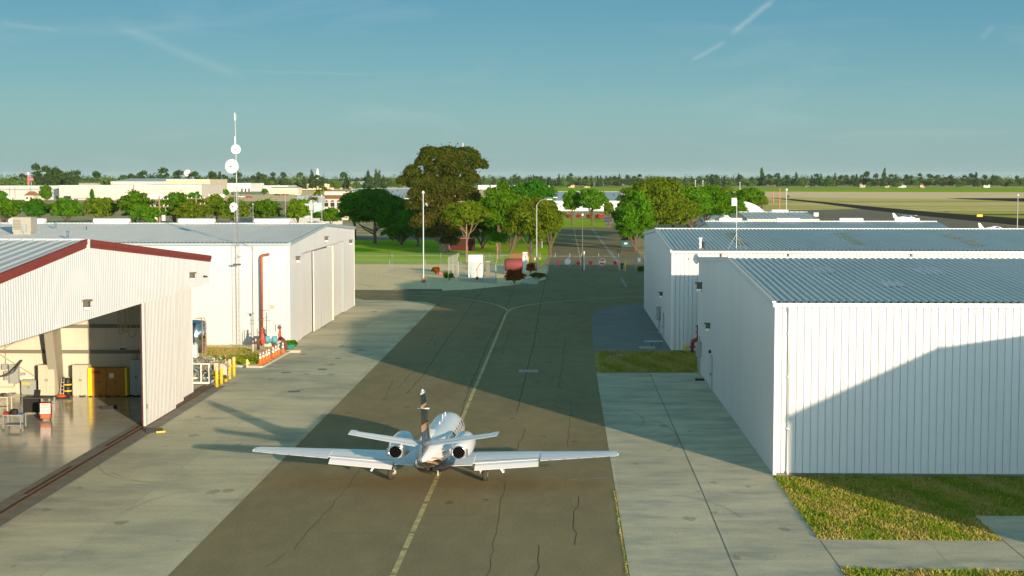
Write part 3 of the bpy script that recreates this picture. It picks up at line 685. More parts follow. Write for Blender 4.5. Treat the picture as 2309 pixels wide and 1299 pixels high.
m = MB(); W2 = -45
roof_ribs(m, W2, -.06, -26.5, rtop(26.5) + .05, 0, RR_ + .05, .6, .07, .16); roof_ribs(m, W2, -.06, 26.5, rtop(26.5) + .05, 0, RR_ + .05, .6, .07, .16); m.box(W2, -.06, -.2, .2, RR_ + .05, RR_ + .13)
m.build('roof', M_roof_pale, tR)
m = MB(); m.box(W2, -.06, -26.6, -26.51, RE - .1, RE + .05); m.box(W2, -.06, 26.51, 26.6, RE - .1, RE + .05); m.build('gutter', M_trim, tR)
# body
bx = BX - RX; yb0, yb1 = BY0 - RYm, BY1 - RYm
m = MB(); ribs(m, 'x', yb1, W2, bx, 0, rtop(yb1), .305, .012, .05, 1); m.build('back_wall', M_white, tR)
m = MB(); ribs(m, 'x', yb0, W2, bx, 0, rtop(yb0), .305, .02, .05, -1); m.build('front_wall', M_white, tR)
m = MB(); m.quad((W2, yb0, 0), (W2, yb1, 0), (W2, yb1, rtop(yb1)), (W2, yb0, rtop(yb0))); m.build('end_wall', M_white, tR)
m = MB(); ribs(m, 'x', yb1 - .25, W2 + .2, bx, .02, rtop(yb1) - .1, .9, .012, .04, -1); m.build('inside_wall', M_cream, tR)
m = MB()
for z in (2.62, 4.25, 6.4): m.box(W2 + .2, bx, yb1 - .48, yb1 - .275, z, z + .2)
m.build('girts', M_beam, tR)
for (pxa, pxb) in ((117, 137),):
    xa, xb = D(pxa, 880, BY1)[0] - RX, D(pxb, 880, BY1)[0] - RX
    m = MB(); yq = yb1 - .3
    m.add([(xa + .35, yq - 1.0, .02), (xb + .35, yq - 1.0, .02), (xb + .35, yq, .02), (xa + .35, yq, .02), (xa, yq - 2.1, 8.0), (xb, yq - 2.1, 8.0), (xb, yq, 8.0), (xa, yq, 8.0)],
          [(0, 3, 2, 1), (4, 5, 6, 7), (0, 1, 5, 4), (1, 2, 6, 5), (2, 3, 7, 6), (3, 0, 4, 7)]); m.build('frame_column', mat('column_paint', (.26, .25, .20), .6), tR)
m = MB(); xa = D(117, 880, BY1)[0] - RX
for i in range(6):
    x = xa - 8 * (i + 0); m.box(x, x + .25, yb0 + .3, -.3, 8.3, 8.6) if 0 else None
    v = [(x, yb0 + .5, rtop(yb0) - .9), (x + .25, yb0 + .5, rtop(yb0) - .9), (x + .25, 0, RR_ - .7), (x, 0, RR_ - .7), (x, yb0 + .5, rtop(yb0) - .2), (x + .25, yb0 + .5, rtop(yb0) - .2), (x + .25, 0, RR_ - .1), (x, 0, RR_ - .1)]
    m.add(v, [(0, 3, 2, 1), (4, 5, 6, 7), (0, 1, 5, 4), (1, 2, 6, 5), (2, 3, 7, 6), (3, 0, 4, 7)])
    v = [(p[0], -p[1] + (yb1 + yb0) * 0, p[2]) for p in v]; m.add(v, [(0, 1, 2, 3), (7, 6, 5, 4), (0, 4, 5, 1), (1, 5, 6, 2), (2, 6, 7, 3), (3, 7, 4, 0)])
m.build('rafters', M_beam, tR)
m = MB(); m.box(bx - .3, -.13, RYa - RYm, RYb - RYm, HB + .02, HB + .35); m.build('door_header', M_beam, tR)
# floor
g = MB(); g.poly([(-66, 49.9), (-23.75, 49.9), (-23.75, 97.6), (-66, 97.6)], .02); struct('floor', g, M_epoxy)
g = MB(); g.poly([(-23.74, 47), (-22.1, 47), (-22.1, 101.5), (-23.74, 101.5)], .014); struct('door_sill', g, mat('sill_concrete', (.20, .175, .13), .85, (.26, .23, .17), 1.2, 6))
m = MB()
for (x, a, b) in ((-.12, 45, 101.4), (-.42, 66, 72.5), (-.42, 78, 101.6), (-.72, 96, 101.8), (-.42, 45, 57.5)): 
    m.box(x - .07, x + .01, a - RYm, b - RYm, .016, .06)
m.build('door_rail', M_rust, tR)
# doors
yd0 = ydep(322, -22.95) - RYm
for (xo, ya, yb_) in ((-.12, yd0, ydep(397, -22.8) - RYm), (-.42, ydep(397, -22.8) - RYm - 6.0, ydep(414, -23.1) - RYm), (-.72, ydep(414, -23.1) - RYm - 7, BY1 + .35 - RYm)):
    m = MB(); ribs(m, 'y', xo, ya + .33 if xo > -.2 else ya, yb_, .07, HB + .05, .305, .02, .09, 1)
    m.box(xo - .14, xo - .02, ya, yb_, .07, HB)
    if xo > -.2: m.box(xo - .02, xo + .03, ya, ya + .33, .07, HB + .05)
    d_ = m.build('sliding_door', M_door, tR)
    if xo > -.2:
        m = MB(); m.box(xo - .16, xo - .1, ya - .012, ya - .002, .07, HB); m.build('edge_seal', mat('dark_red_seal', (.10, .015, .015), .7), d_)
        m = MB(); m.cbox((xo + .05, ya + .2, 1.15), (.05, .08, .25)); m.build('handle', M_dsteel, d_)
for (px, z) in ((192, 0), (430, 0)):
    y = ydep(px, RX) - RYm
    z = D(px, 690 if px < 300 else 625, y + RYm)[1]; wall_lamp(tR, (.02, y, z), R_(-90), 1.15)
y = ydep(459, RX) - RYm; m = MB(); m.tube([(.02, y, 7.5), (.2, y, 7.5), (.3, y, 7.45)], .05); m.build('camera_bracket', M_black, tR)
# hoses under the header
m = MB(); rr = random.Random(2)
for (a, b, dpx) in ((263, 283, 735), (266, 300, 730), (268, 285, 728), (280, 313, 742), (288, 316, 710)):
    yq = 92.5; xa, xb = D(a, 690, yq)[0] - RX, D(b, 690, yq)[0] - RX; zt = 7.0; zb = D(a, dpx + 18, yq)[1]
    m.tube([(xa + (xb - xa) * t / 12, yq - RYm, zt - (zt - zb) * (1 - (2 * t / 12 - 1) ** 4) + .25 * math.sin(t * 2.1 + a)) if 0 else (xa + (xb - xa) * t / 12, yq - RYm, zb + (zt - zb) * (2 * t / 12 - 1) ** 4) for t in range(13)], .03, 5)
m.build('hoses', mat('hose_rubber', (.42, .36, .22), .6), tR)
# things fixed on the inside wall
iy = yb1 - .30
def inx(px): return D(px, 880, BY1 - .6)[0] - RX
def inz(py): return D(150, py, BY1 - .6)[1]
m = MB(); m.box(inx(267), inx(286), iy - .1, iy, inz(797), inz(782)); sgn = m.build('wall_notice', M_trim, tR)
m = MB(); m.box(inx(269.5), inx(283.5), iy - .115, iy - .103, inz(795), inz(792)); m.box(inx(269.5), inx(283.5), iy - .115, iy - .103, inz(789.5), inz(785)); m.build('notice_print', M_dsteel, sgn)
m = MB(); m.box(inx(299), inx(311), iy - .35, iy - .19, inz(809), inz(800)); m.build('exit_light', mat('exit_box', (.5, .42, .25), .5), tR)
for (a, b, c, d_) in ((5, 17, 834, 822), (21.5, 42, 865, 823), (10, 20, 858, 838), (43, 55, 847, 842)):
    m = MB(); m.box(inx(a), inx(b), iy - .3, iy, inz(c), inz(d_)); m.build('electric_panel', M_gbox, tR)
m = MB(); m.tube([(inx(-60), iy - 2.2, inz(851)), (inx(0), iy - 2.2, inz(845)), (inx(40), iy - 2.2, inz(838)), (inx(52), iy - 2, inz(832)), (inx(53), iy - .5, inz(812))], .06, 8); m.build('exhaust_duct', M_dsteel, tR)
m = MB(); m.tube([(inx(-30), iy - .12, inz(874)), (inx(30), iy - .12, inz(874)), (inx(34), iy - .12, inz(866))], .06, 6); m.tube([(inx(0), iy - .15, inz(795)), (inx(46), iy - .15, inz(764))], .02, 4); m.tube([(inx(13), iy - .15, inz(822)), (inx(13), iy - .15, inz(772))], .02, 4)
m.tube([(inx(0), iy - .15, inz(800)), (inx(80), iy - .15, inz(850))], .02, 4); m.build('conduit', M_cab, tR)
# ------------------------------------------------------------------ workshop things
def cabinet(label, pxa, pxb, top, base, m_, depth=.6, Yb=97.2, handles=True, group=None, name='storage_cabinet'):
    xa, y = G((pxa + pxb) / 2, base); y = min(y, Yb); xa = D(pxa, base, y)[0]; xb = D(pxb, base, y)[0]; z = D(pxa, top, y)[1]; wd = xb - xa
    t = thing(name, label, 'cabinet', ((xa + xb) / 2, y, .021), group=group)
    m = MB(); m.box(-wd / 2, wd / 2, 0, depth, .06, z); m.box(-wd / 2 + .03, wd / 2 - .03, .05, depth - .02, 0, .06); m.build('body', m_, t)
    for s in (-1, 1):
        m = MB(); a, b = (-wd / 2 + .015, -.008) if s < 0 else (.008, wd / 2 - .015); m.box(a, b, -.025, -.003, .1, z - .03); d_ = m.build('door', m_, t)
        m = MB(); m.box(s * .06 - .02, s * .06 + .02, -.06, -.028, z * .48, z * .55); m.build('handle', M_dsteel, d_)
    return t, wd, z
cabinet('beige two-door locker standing left of the grey column', 87, 124, 824, 894, M_cab)
cabinet('beige two-door locker between the barrels and the amber cabinets', 164, 200, 824, 894, M_cab)
ya_ = mat('yellow_cabinet_side', (.80, .62, .02), .5)
t, wd, z = cabinet('amber flammables cabinet with red lettering patch and yellow left side', 208, 240, 831, 895, M_ycab, name='safety_cabinet')
m = MB(); m.box(-wd / 2 - .25, -wd / 2 - .005, -.02, .6, .02, z + .02); m.build('side_panel', ya_, t)
m = MB(); rr = random.Random(8)
for i in range(7): m.box(-wd / 2 + .05 + i * .075, -wd / 2 + .11 + i * .075, -.035, -.027, z - .30 - rr.uniform(0, .05), z - .17)
m.box(-wd / 2 + .35, -wd / 2 + .52, -.035, -.027, z - .38, z - .34); m.build('red_lettering', M_redpaint, t)
t, wd, z = cabinet('amber flammables cabinet with white notice, right of the yellow-sided one', 241, 282, 831, 895, M_ycab, name='safety_cabinet')
m = MB(); m.box(-.4, -.1, -.035, -.027, z - .62, z - .32); m.build('notice', M_trim, t)
m = MB(); m.box(wd / 2 + .01, wd / 2 + .14, -.02, .6, .02, z); m.build('side_panel', ya_, t)
cabinet('pale blue-grey cabinet half hidden behind the sliding door edge', 294, 322, 812, 893, M_bluegrey)
t, wd, z = cabinet('low grey electrical transformer box with yellow sticker under the wall panels', 48, 82, 858, 890, M_gbox, Yb=97.3, name='transformer_box')
m = MB(); m.box(-.4, .1, -.035, -.027, z - .28, z - .16); m.build('sticker', M_yellow, t)
# barrels
x, y = G(153, 894); y = 96.6; x = D(153, 890, y)[0]
t = thing('barrel_stack', 'black drums stacked in yellow straps beside the grey column', 'barrels', (x, y, .021))
m = MB(); m.lathe([(.25, 0), (.26, .02), (.26, .55), (.25, .57), (.25, .59), (.26, .6), (.26, 1.05), (.2, 1.12), (.08, 1.15)], (0, 0, 0), 18); m.build('drums', M_black, t, True)
for z in (.28, .68): m = MB(); m.lathe([(.268, z), (.272, z + .02), (.272, z + .06), (.268, z + .08)], (0, 0, 0), 18); m.build('strap', M_yellow, t)
m = MB()
for i in range(4): m.tube([(-.12 + i * .08, -.08, 1.08), (-.12 + i * .08, -.08, 1.3 - .03 * i)], .025, 6)
m.build('bottles', M_cab, t)
t = thing('step_ladder', 'small white stepladder leaning between drums and grey column', 'ladder', (D(141, 893, 96.2)[0], 96.2, .021))
m = MB(); m.tube([(-.08, -.3, 0), (-.1, .2, 1.1)], .02, 5); m.tube([(.16, -.3, 0), (.05, .2, 1.1)], .02, 5)
for i in range(4): f = .2 + i * .2; m.tube([(-.08 - .02 * f, -.3 + .5 * f, 1.1 * f), (.16 - .11 * f, -.3 + .5 * f, 1.1 * f)], .02, 5)
m.build('frame', M_cab, t)
# workbenches, trolleys
def table_thing(name, label, cat, pxa, pxb, base, h, depth, m_top, m_leg, shelf=True, castors=True, Yoff=0):
    xa, y = G(pxa, base); xb = D(pxb, base, y)[0]; wd = xb - xa
    t = thing(name, label, cat, ((xa + xb) / 2, y, .021))
    m = MB(); m.box(-wd / 2, wd / 2, 0, depth, h - .05, h); m.build('top', m_top, t)
    if shelf: m = MB(); m.box(-wd / 2 + .04, wd / 2 - .04, .04, depth - .04, .28, .31); m.build('shelf', m_leg, t)
    for (sx, sy) in ((-1, 0), (1, 0), (-1, 1), (1, 1)):
        m = MB(); x = sx * (wd / 2 - .04); yv = .04 if sy == 0 else depth - .04; m.box(x - .03, x + .03, yv - .03, yv + .03, .09 if castors else 0, h - .05); l_ = m.build('leg', m_leg, t)
        if castors: m = MB(); m.lathe([(.05, -.025), (.055, 0), (.05, .025)], (x, yv, .055), 10, Matrix.Rotation(R_(90), 4, 'Y')); m.build('castor', M_dsteel, l_)
    return t, wd
t, wd = table_thing('tool_trolley', 'grey two-shelf trolley with red box and black bag, front left of the workshop', 'trolley', 6, 48, 972, .86, .9, M_gbox, mat('grey_trolley', (.20, .23, .27), .5))
m = MB(); m.box(-wd / 2 + .0, -wd / 2 + .28, .1, .5, .865, .99); tag(m.build('red_tool_box', M_redpaint, loc=t.location), 'small red box lying on the grey trolley', 'tool box')
m = MB(); m.lathe([(.02, .30), (.2, .24), (.26, .1), (.24, 0)][::-1], (0, .4, .862), 10); tag(m.build('black_bag', M_black, loc=t.location), 'black soft bag on the middle of the grey trolley', 'bag')
m = MB(); m.box(.25, .55, .2, .6, .865, .9); m.box(.3, .4, .1, .2, .865, .93); tag(m.build('blue_rag', mat('blue_cloth', (.04, .14, .35), .8), loc=t.location), 'folded blue cloth on the right end of the grey trolley', 'cloth')
t, wd = table_thing('work_bench', 'pale metal workbench cluttered with tools at the left edge', 'workbench', -22, 18, 932, .95, .8, M_cab, M_cab, True, False)
m = MB(); rr = random.Random(4)
for i in range(9): a = rr.uniform(-.2, .85); m.cbox((a, rr.uniform(.1, .6), 1.0 + rr.uniform(0, .06)), (rr.uniform(.06, .22), rr.uniform(.06, .2), rr.uniform(.06, .2)), rr.uniform(0, 3))
tag(m.build('tool_clutter', M_dsteel, loc=t.location), 'heap of dark hand tools on the pale workbench', 'tools', kind='stuff')
xa, y = G(64, 938); 
t = thing('work_desk', 'black wheeled workbench with laptop in the middle of the workshop', 'workbench', (D(64, 938, y)[0], y + .5, .021))
m = MB(); m.box(-.45, .45, -.1, .7, .12, .95); m.build('drawers', M_black, t); m = MB(); m.box(-.5, 1.25, -.25, .8, .96, 1.0); m.build('top', M_dsteel, t)
for (a, b) in ((.7, -.2), (1.15, -.2), (1.15, .7)):
    m = MB(); m.box(a - .04, a + .04, b - .04, b + .04, .08, .95); m.build('leg', M_gbox, t)
m = MB()
for (a, b) in ((-.4, -.05), (.4, -.05), (.7, -.2), (1.15, -.2)): m.lathe([(.06, -.025), (.06, .025)], (a, b, .06), 10, Matrix.Rotation(R_(90), 4, 'Y'))
m.build('castors', M_dsteel, t)
lt = thing('laptop', 'open black laptop on the black workbench', 'laptop', (t.location.x + .25, t.location.y + .1, 1.022))
m = MB(); m.cbox((0, 0, .01), (.38, .28, .02)); m.build('keyboard', M_black, lt); m = MB(); m.cbox((.02, .2, .2), (.38, .02, .42), 0, R_(-20)); m.build('screen', M_black, lt)
xa, y = G(100, 950)
t = thing('tool_cart', 'shiny red and white tool cart in bright sun on the glossy floor', 'tool cart', (xa, y + .3, .021), R_(12))
M_cartw = mat('cart_front', (.82, .66, .62), .18, spec=.9, coat=.6)
m = MB(); m.box(-.3, .3, -.25, .3, .12, 1.02); m.build('body', M_redpaint, t)
for k, (a, b) in enumerate(((.40, .58), (.60, .76), (.78, .90), (.92, 1.0))):
    m = MB(); m.box(-.28, .28, -.29, -.255, a, b); d_ = m.build('drawer', M_cartw, t); m = MB(); m.box(-.22, .22, -.32, -.293, b - .05, b - .02); m.build('handle', M_steel, d_)
m = MB(); m.box(-.22, .22, -.28, -.252, .16, .36); m.build('open_shelf', mat('cart_orange', (.5, .12, .03), .6), t); m = MB(); m.tube([(.31, -.2, .9), (.45, -.2, .95), (.45, .2, .95), (.31, .2, .9)], .02, 6); m.build('push_handle', M_steel, t)
for (a, b) in ((-.25, -.2), (.25, -.2), (-.25, .25), (.25, .25)):
    m = MB(); m.lathe([(.055, -.02), (.055, .02)], (a, b, .057), 10, Matrix.Rotation(R_(90), 4, 'Y')); m.build('castor', M_black, t)
# floor bits
def chock(label, px, py, rz, Z, stripe=True):
    x, y = G(px, py, Z); t = thing('wheel_chock', label, 'wheel chock', (x, y, Z), rz)
    m = MB(); m.add([(-.45, -.13, 0), (.45, -.13, 0), (.45, .13, 0), (-.45, .13, 0), (-.45, -.04, .2), (.45, -.04, .2), (.45, .04, .2), (-.45, .04, .2)], [(0, 3, 2, 1), (4, 5, 6, 7), (0, 1, 5, 4), (1, 2, 6, 5), (2, 3, 7, 6), (3, 0, 4, 7)]); m.build('wedge', M_black, t)
    if stripe: m = MB(); m.cbox((.3, -.3, .04), (.5, .12, .08), R_(8)); m.build('yellow_block', M_yellow, t)
chock('black wheel chock with yellow block on the concrete outside the sliding door', 348, 974, R_(20), .02)
chock('black wheel chock lying inside on the glossy workshop floor', 246, 922, R_(35), .021, False)
x, y = G(128, 899, .02); m = MB(); m.cbox((0, 0, .03), (1.6, 1.3, .05), R_(20)); tag(m.build('floor_mat', M_black, loc=(x, y, .0215)), 'black rubber mat on the floor at the foot of the grey column', 'mat')
m = MB(); m.lathe([(.3, 0), (.25, .08), (.1, .13)], (0, 0, 0), 9); tag(m.build('orange_rag', mat('orange_cloth', (.75, .09, .02), .7), loc=(x + .1, y + .6, .075)), 'orange cloth heap lying on the black rubber mat', 'cloth')
m = MB(); rr = random.Random(6); pts = []
for i in range(60): pts.append((G(160 + i * 2.6, 899)[0], 96.4 + .25 * math.sin(i * .8) + .1 * rr.uniform(-1, 1), .05))
m.tube(pts, .035, 5); tag(m.build('floor_hose', M_black), 'black hose snaking along the floor in front of the cabinets', 'hose')
# ================================================================== tower
x, yb = G(537, 786)
yb = 125.4; x = D(537, 700, yb)[0]
tw = thing('lattice_tower', 'slender steel lattice radio tower with white dishes beside the left hangar', 'radio tower', (x, yb, 0))
def zt(py): return D(535, py, yb)[1]
rad = .20; cs = [(rad * math.cos(R_(a)), rad * math.sin(R_(a))) for a in (90, 210, 330)]
m = MB()
for (cx, cy) in cs: m.tube([(cx, cy, 0), (cx, cy, zt(420) + 0)], .016, 5)
zz = .2; k = 0
while zz < zt(425):
    for i in range(3):
        a, b = cs[i], cs[(i + 1) % 3]; m.tube([(a[0], a[1], zz), (b[0], b[1], zz)], .008, 4, False); m.tube([(a[0], a[1], zz), (b[0], b[1], zz + .38)], .007, 4, False)
    zz += .38
m.build('lattice', M_steel, tw)
m = MB(); z0, z1 = zt(500), zt(268); m.tube([(0, 0, z0), (0, 0, zt(390)), (-.06, 0, z1)], [.045, .045, .028], 8); m.build('mast', M_steel, tw)
m = MB(); m.tube([(-.07, 0, zt(330)), (-.07, 0, zt(308))], .06, 8); m.build('radome', M_dish, tw); m = MB(); m.tube([(-.08, 0, zt(272)), (-.08, 0, zt(254))], .035, 6); m.tube([(.0, 0, zt(272)), (.03, 0, zt(258))], .012, 4); m.build('whip_antenna', M_dish, tw)
m = MB(); m.box(-.32, .34, -.3, -.26, zt(598), zt(594)); m.tube([(.1, -.2, zt(580)), (.35, -.2, zt(578)), (.32, -.2, zt(570))], .03, 5); m.build('bracket', M_dsteel, tw)
m = MB()
for px in (526, 541): xx = D(px, 400, yb)[0] - x; m.tube([(xx, .05, zt(400)), (xx, .05, zt(500))], .012, 4)
m.build('cables', M_dsteel, tw)
def dish(px, py, rpx, tilt):
    xx, z = D(px, py, yb); r = rpx / K(yb)
    prof = [(r * t / 8, .32 * r * (t / 8) ** 2) for t in range(1, 9)]; prof = [(.01, 0)] + prof + [(r * 1.03, .34 * r), (r * 1.03, .2 * r), (r * .5, -.04 * r), (.08, -.1 * r)]
    Mx = Matrix.Rotation(R_(tilt), 4, 'Z') @ Matrix.Rotation(R_(90), 4, 'X')
    m = MB(); m.lathe(prof, (xx - x, -.22, z), 24, Mx); d_ = m.build('dish', M_dish, tw, True)
    m = MB(); c = Vector((xx - x, -.22, z)); ax = Mx @ Vector((0, 0, 1)); m.tube([c, c + ax * r * .75], .02, 5); m.lathe([(.06, 0), (.06, .08)], tuple(c + ax * r * .7), 8, Mx); m.build('feed_horn', M_dsteel, d_)
    m = MB(); m.tube([(xx - x, -.2, z), (-.02, 0, z)], .04, 6); m.build('mount', M_steel, d_)
dish(533.5, 337, 10.5, 5); dish(526, 375, 15.5, -12); dish(529.5, 466, 9.3, -12)
m = MB(); m.lathe([(.12, 0), (.14, .05), (.14, .2), (.1, .26)], (D(525, 472, yb)[0] - x, -.1, zt(478)), 10); m.build('junction_box', M_dish, tw)
m = MB(); m.tube([(.2, 0, zt(545))] + [(.2 + i * .35, .3, zt(545) - .9 * math.sin(i / 8 * 1.5) - .05 * i) for i in range(1, 8)], .012, 4); m.build('guy_wire', M_dsteel, tw)
# ================================================================== pipework, cones, bollards
yp = FY0 - .45
def pz(py, Y=None): return D(590, py, Y or yp)[1]
def pxx(px, Y=None): return D(px, 700, Y or yp)[0]
rp = thing('sprinkler_riser', 'tall red-brown sprinkler pipe rising up the white hangar wall and bending into it', 'pipe', (pxx(590.5), yp, 0))
m = MB(); m.tube([(0, 0, 0), (0, 0, pz(582)), (.05, .02, pz(577.5)), (.15, .05, pz(576)), (.5, .38, pz(574)), (.5, .42, pz(574))], .11, 10); m.build('pipe', M_copper, rp, True)
for py in (720, 750): m = MB(); m.lathe([(.17, 0), (.17, .07)], (0, 0, pz(py)), 12); m.build('flange', M_redpaint, rp)
def cpos(cx, cy): return G(550 + cx / 4.64, 560 + cy / 4.64)
bf = thing('backflow_preventer', 'cluster of red and blue backflow valves and pipes beside the tall red pipe', 'valve assembly', (pxx(612, 122.5), 122.5, 0))
O = bf.location
def rx(px, Y=122.5): return D(px, 760, Y)[0] - O.x
def rz_(py, Y=122.5): return D(610, py, Y)[1]
m = MB(); m.tube([(rx(583), 0, 0), (rx(583), 0, rz_(770)), (rx(587), 0, rz_(762)), (rx(596), .4, rz_(757))], .13, 10); m.build('elbow_pipe', mat('dark_red_brown', (.12, .05, .035), .6), bf, True); m = MB(); m.tube([(rx(646), -.3, 0), (rx(645), -.3, rz_(772)), (rx(640), -.3, rz_(765)), (rx(633), 0, rz_(762))], .14, 10); m.build('elbow_pipe', mat('dark_red_brown', (.12, .05, .035), .6), bf, True)
m = MB(); m.tube([(rx(592), .1, rz_(775)), (rx(591), .1, rz_(758)), (rx(591), .1, rz_(738))], [.22, .17, .09], 10); m.build('red_valve', mat('valve_red', (.60, .08, .04), .5), bf, True); m = MB(); m.tube([(rx(630), .1, rz_(768)), (rx(630), .1, rz_(758)), (rx(631), .1, rz_(742))], [.2, .14, .07], 10); m.build('red_valve', mat('valve_red', (.60, .08, .04), .5), bf, True)
m = MB(); m.tube([(rx(598), .1, rz_(768)), (rx(626), .1, rz_(768))], .14, 10); m.tube([(rx(602), .1, rz_(772)), (rx(602), .1, rz_(758))], .2, 10); m.tube([(rx(618), .1, rz_(772)), (rx(618), .1, rz_(758))], .22, 10); m.build('blue_valve', M_valve, bf, True)
m = MB()
for (a, b, c, d_) in ((585, 738, 585, 770), (601, 700, 601, 760), (621, 733, 621, 750), (580, 740, 580, 768), (592, 752, 600, 745)): m.tube([(rx(a), 0, rz_(b)), (rx(c), 0, rz_(d_))], .03, 5)
for (a, b, c) in ((588, 609, 700), (590, 612, 724), (598, 608, 716), (620, 637, 733)): m.tube([(rx(a), 0, rz_(c)), (rx(b), 0, rz_(c - 1))], .02, 5)
m.lathe([(.17, 0), (.17, .04)], (rx(631), -.1, rz_(738)), 12, Matrix.Rotation(R_(90), 4, 'X')); m.build('valve_stems', M_dsteel, bf)
m = MB(); m.lathe([(.0, 0), (.1, .05), (.12, .15), (.06, .22)], (rx(599), 0, rz_(706)), 10); m.box(rx(619), rx(624), -.05, .05, rz_(756), rz_(748)); m.box(rx(608), rx(618), -.1, .1, rz_(758), rz_(752)); m.build('gauge', M_dish, bf)
for (px, py, s) in ((566, 777, .45), (610, 780, .5), (604, 783, .45), (630, 784, .4)):
    x, y = G(px, py); m = MB(); m.lathe([(s, 0), (s * .95, .3), (s * .6, .5), (.1, .55)], (0, 0, 0), 9)
    tag(m.build('insulation_bag', mat('pale_insulation', (.55, .52, .42), .9, (.42, .40, .33), 3), loc=(x, y, .03)), {566: 'pale lumpy pipe cover at the left foot of the red pipe', 610: 'pale lumpy pipe cover in the middle of the valve cluster', 604: 'pale low pipe cover just right of the tall red pipe', 630: 'pale lumpy pipe cover at the right end of the valve cluster'}[px], 'pipe cover')
def post_thing(name, label, cat, px, py, h, r, m_, capm=None, group=None):
    x, y = G(px, py); t = thing(name, label, cat, (x, y, .02), group=group)
    m = MB(); m.lathe([(r, 0), (r, h - r * .6), (r * .8, h - r * .2), (r * .3, h)], n=12); m.build('post', m_, t, True)
    if capm: m = MB(); m.lathe([(r * 1.06, h - .28), (r * 1.06, h - .14), (r * .9, h - .0), (r * .2, h + .02)], n=12); m.build('cap_band', capm, t)
    return t
M_cap = mat('faded_red_white', (.75, .42, .30), .6)
bl = None
for i, (px, py, nm) in enumerate(((489, 873.5, 'first'), (499, 867, 'second'), (509, 861.5, 'third'), (518, 855.5, 'fourth'), (527.5, 849.5, 'fifth'))):
    post_thing('bollard', 'yellow steel bollard, %s from the front in the row beside the machinery' % nm, 'bollard', px, py, 1.36, .115, M_yellow, M_cap, 'yellow bollards in a row')
post_thing('bollard', 'yellow bollard half hidden behind the white machinery frame', 'bollard', 482, 852, 1.36, .115, M_yellow, M_cap, 'yellow bollards in a row')
post_thing('marker_post', 'thin grey post with red top standing behind the yellow bollards', 'post', 508.5, 830, .95, .05, M_greytrim, M_redpaint)
post_thing('marker_post', 'thin pale post with red top on dry grass left of the cones', 'post', 570.5, 797, 1.0, .07, M_cab, M_redpaint)
def cone(loc, label):
    t = thing('traffic_cone', label, 'traffic cone', loc, group='orange cones in a row')
    m = MB(); m.cbox((0, 0, .02), (.38, .38, .04)); m.build('base', M_black if 0 else M_orange, t)
    m = MB(); m.lathe([(.15, .04), (.125, .22), (.028, .9), (.01, .905)], n=14); m.build('cone_body', M_orange, t, True)
    m = MB(); m.lathe([(.102, .42), (.08, .58)], n=14); m.lathe([(.065, .66), (.048, .80)], n=14); m.build('white_bands', M_reflect, t, True)
    return t
nm = ['first', 'second', 'third', 'fourth', 'fifth', 'sixth', 'seventh', 'last']
c0 = None
for i, (px, py) in enumerate(((587, 825), (594, 822), (601, 818.5), (606.5, 815), (616, 811), (622, 807), (627.5, 804), (638, 799.5))):
    x, y = G(px, py); lb = 'orange traffic cone with white bands, %s from the yellow hydrant in the row' % nm[i]
    if c0 is None: c0 = cone((x, y, .12), lb)
    else: copy_tree(c0, (x, y, .12 if i < 7 else .12), i * .3, lb)
# grass island and kerb
isl = P((425, 790), (486, 823), (540, 826), (586, 828), (592, 825), (648, 793), (678, 793), (678, 789)) + [(-22.3, 126.0), (-40, 126.0), (-40, 118)]
g = MB(); g.prism([(p[0], p[1]) for p in isl], .0, .10); struct('verge', g, mat('dry_verge', (.80, .68, .42), .95, (.60, .52, .26), .45, 7, lo=.45, hi=.6, c3=(.5, .42, .22), s3=2, f3=.5, bump=.01, bscale=6, spec=0))
m = MB(); kb = P((490, 824), (540, 827.5), (586, 829.5), (594, 826), (650, 794.5), (678, 795)); 
for i in range(len(kb) - 1):
    a, b = Vector(kb[i]), Vector(kb[i + 1]); d_ = (b - a).normalized(); p = Vector((d_.y, -d_.x)) * .0; q_ = Vector((d_.y, -d_.x)) * .2
    m.prism([a + p, a + q_, b + q_, b + p], .0, .14 + .001 * i)
struct('kerb', m, mat('kerb_concrete', (.48, .45, .36), .85))
def hydrant(label, px, py, s, m_, Z=.1):
    x, y = G(px, py, Z); t = thing('fire_hydrant', label, 'fire hydrant', (x, y, Z))
    m = MB(); m.lathe([(.16 * s, 0), (.16 * s, .05 * s), (.105 * s, .06 * s), (.105 * s, .48 * s), (.15 * s, .5 * s), (.15 * s, .54 * s), (.12 * s, .6 * s), (.06 * s, .68 * s), (.03 * s, .74 * s)], n=14); m.build('barrel', m_, t, True)
    for a in (0, 90, 180):
        m = MB(); M2 = Matrix.Rotation(R_(a - 90), 4, 'Z') @ Matrix.Rotation(R_(90), 4, 'Y'); m.lathe([(.06 * s, 0), (.06 * s, .19 * s), (.075 * s, .19 * s), (.075 * s, .25 * s)], (0, 0, .36 * s), 10, M2); m.build('outlet', m_, t)
hydrant('pale yellow fire hydrant on the kerb between bollards and cones', 557.5, 828, .82, mat('pale_yellow', (.72, .58, .22), .6))
hydrant('bright yellow fire hydrant on grass at the second right hangar wall', 1546, 792, .82, M_yellow, .01)
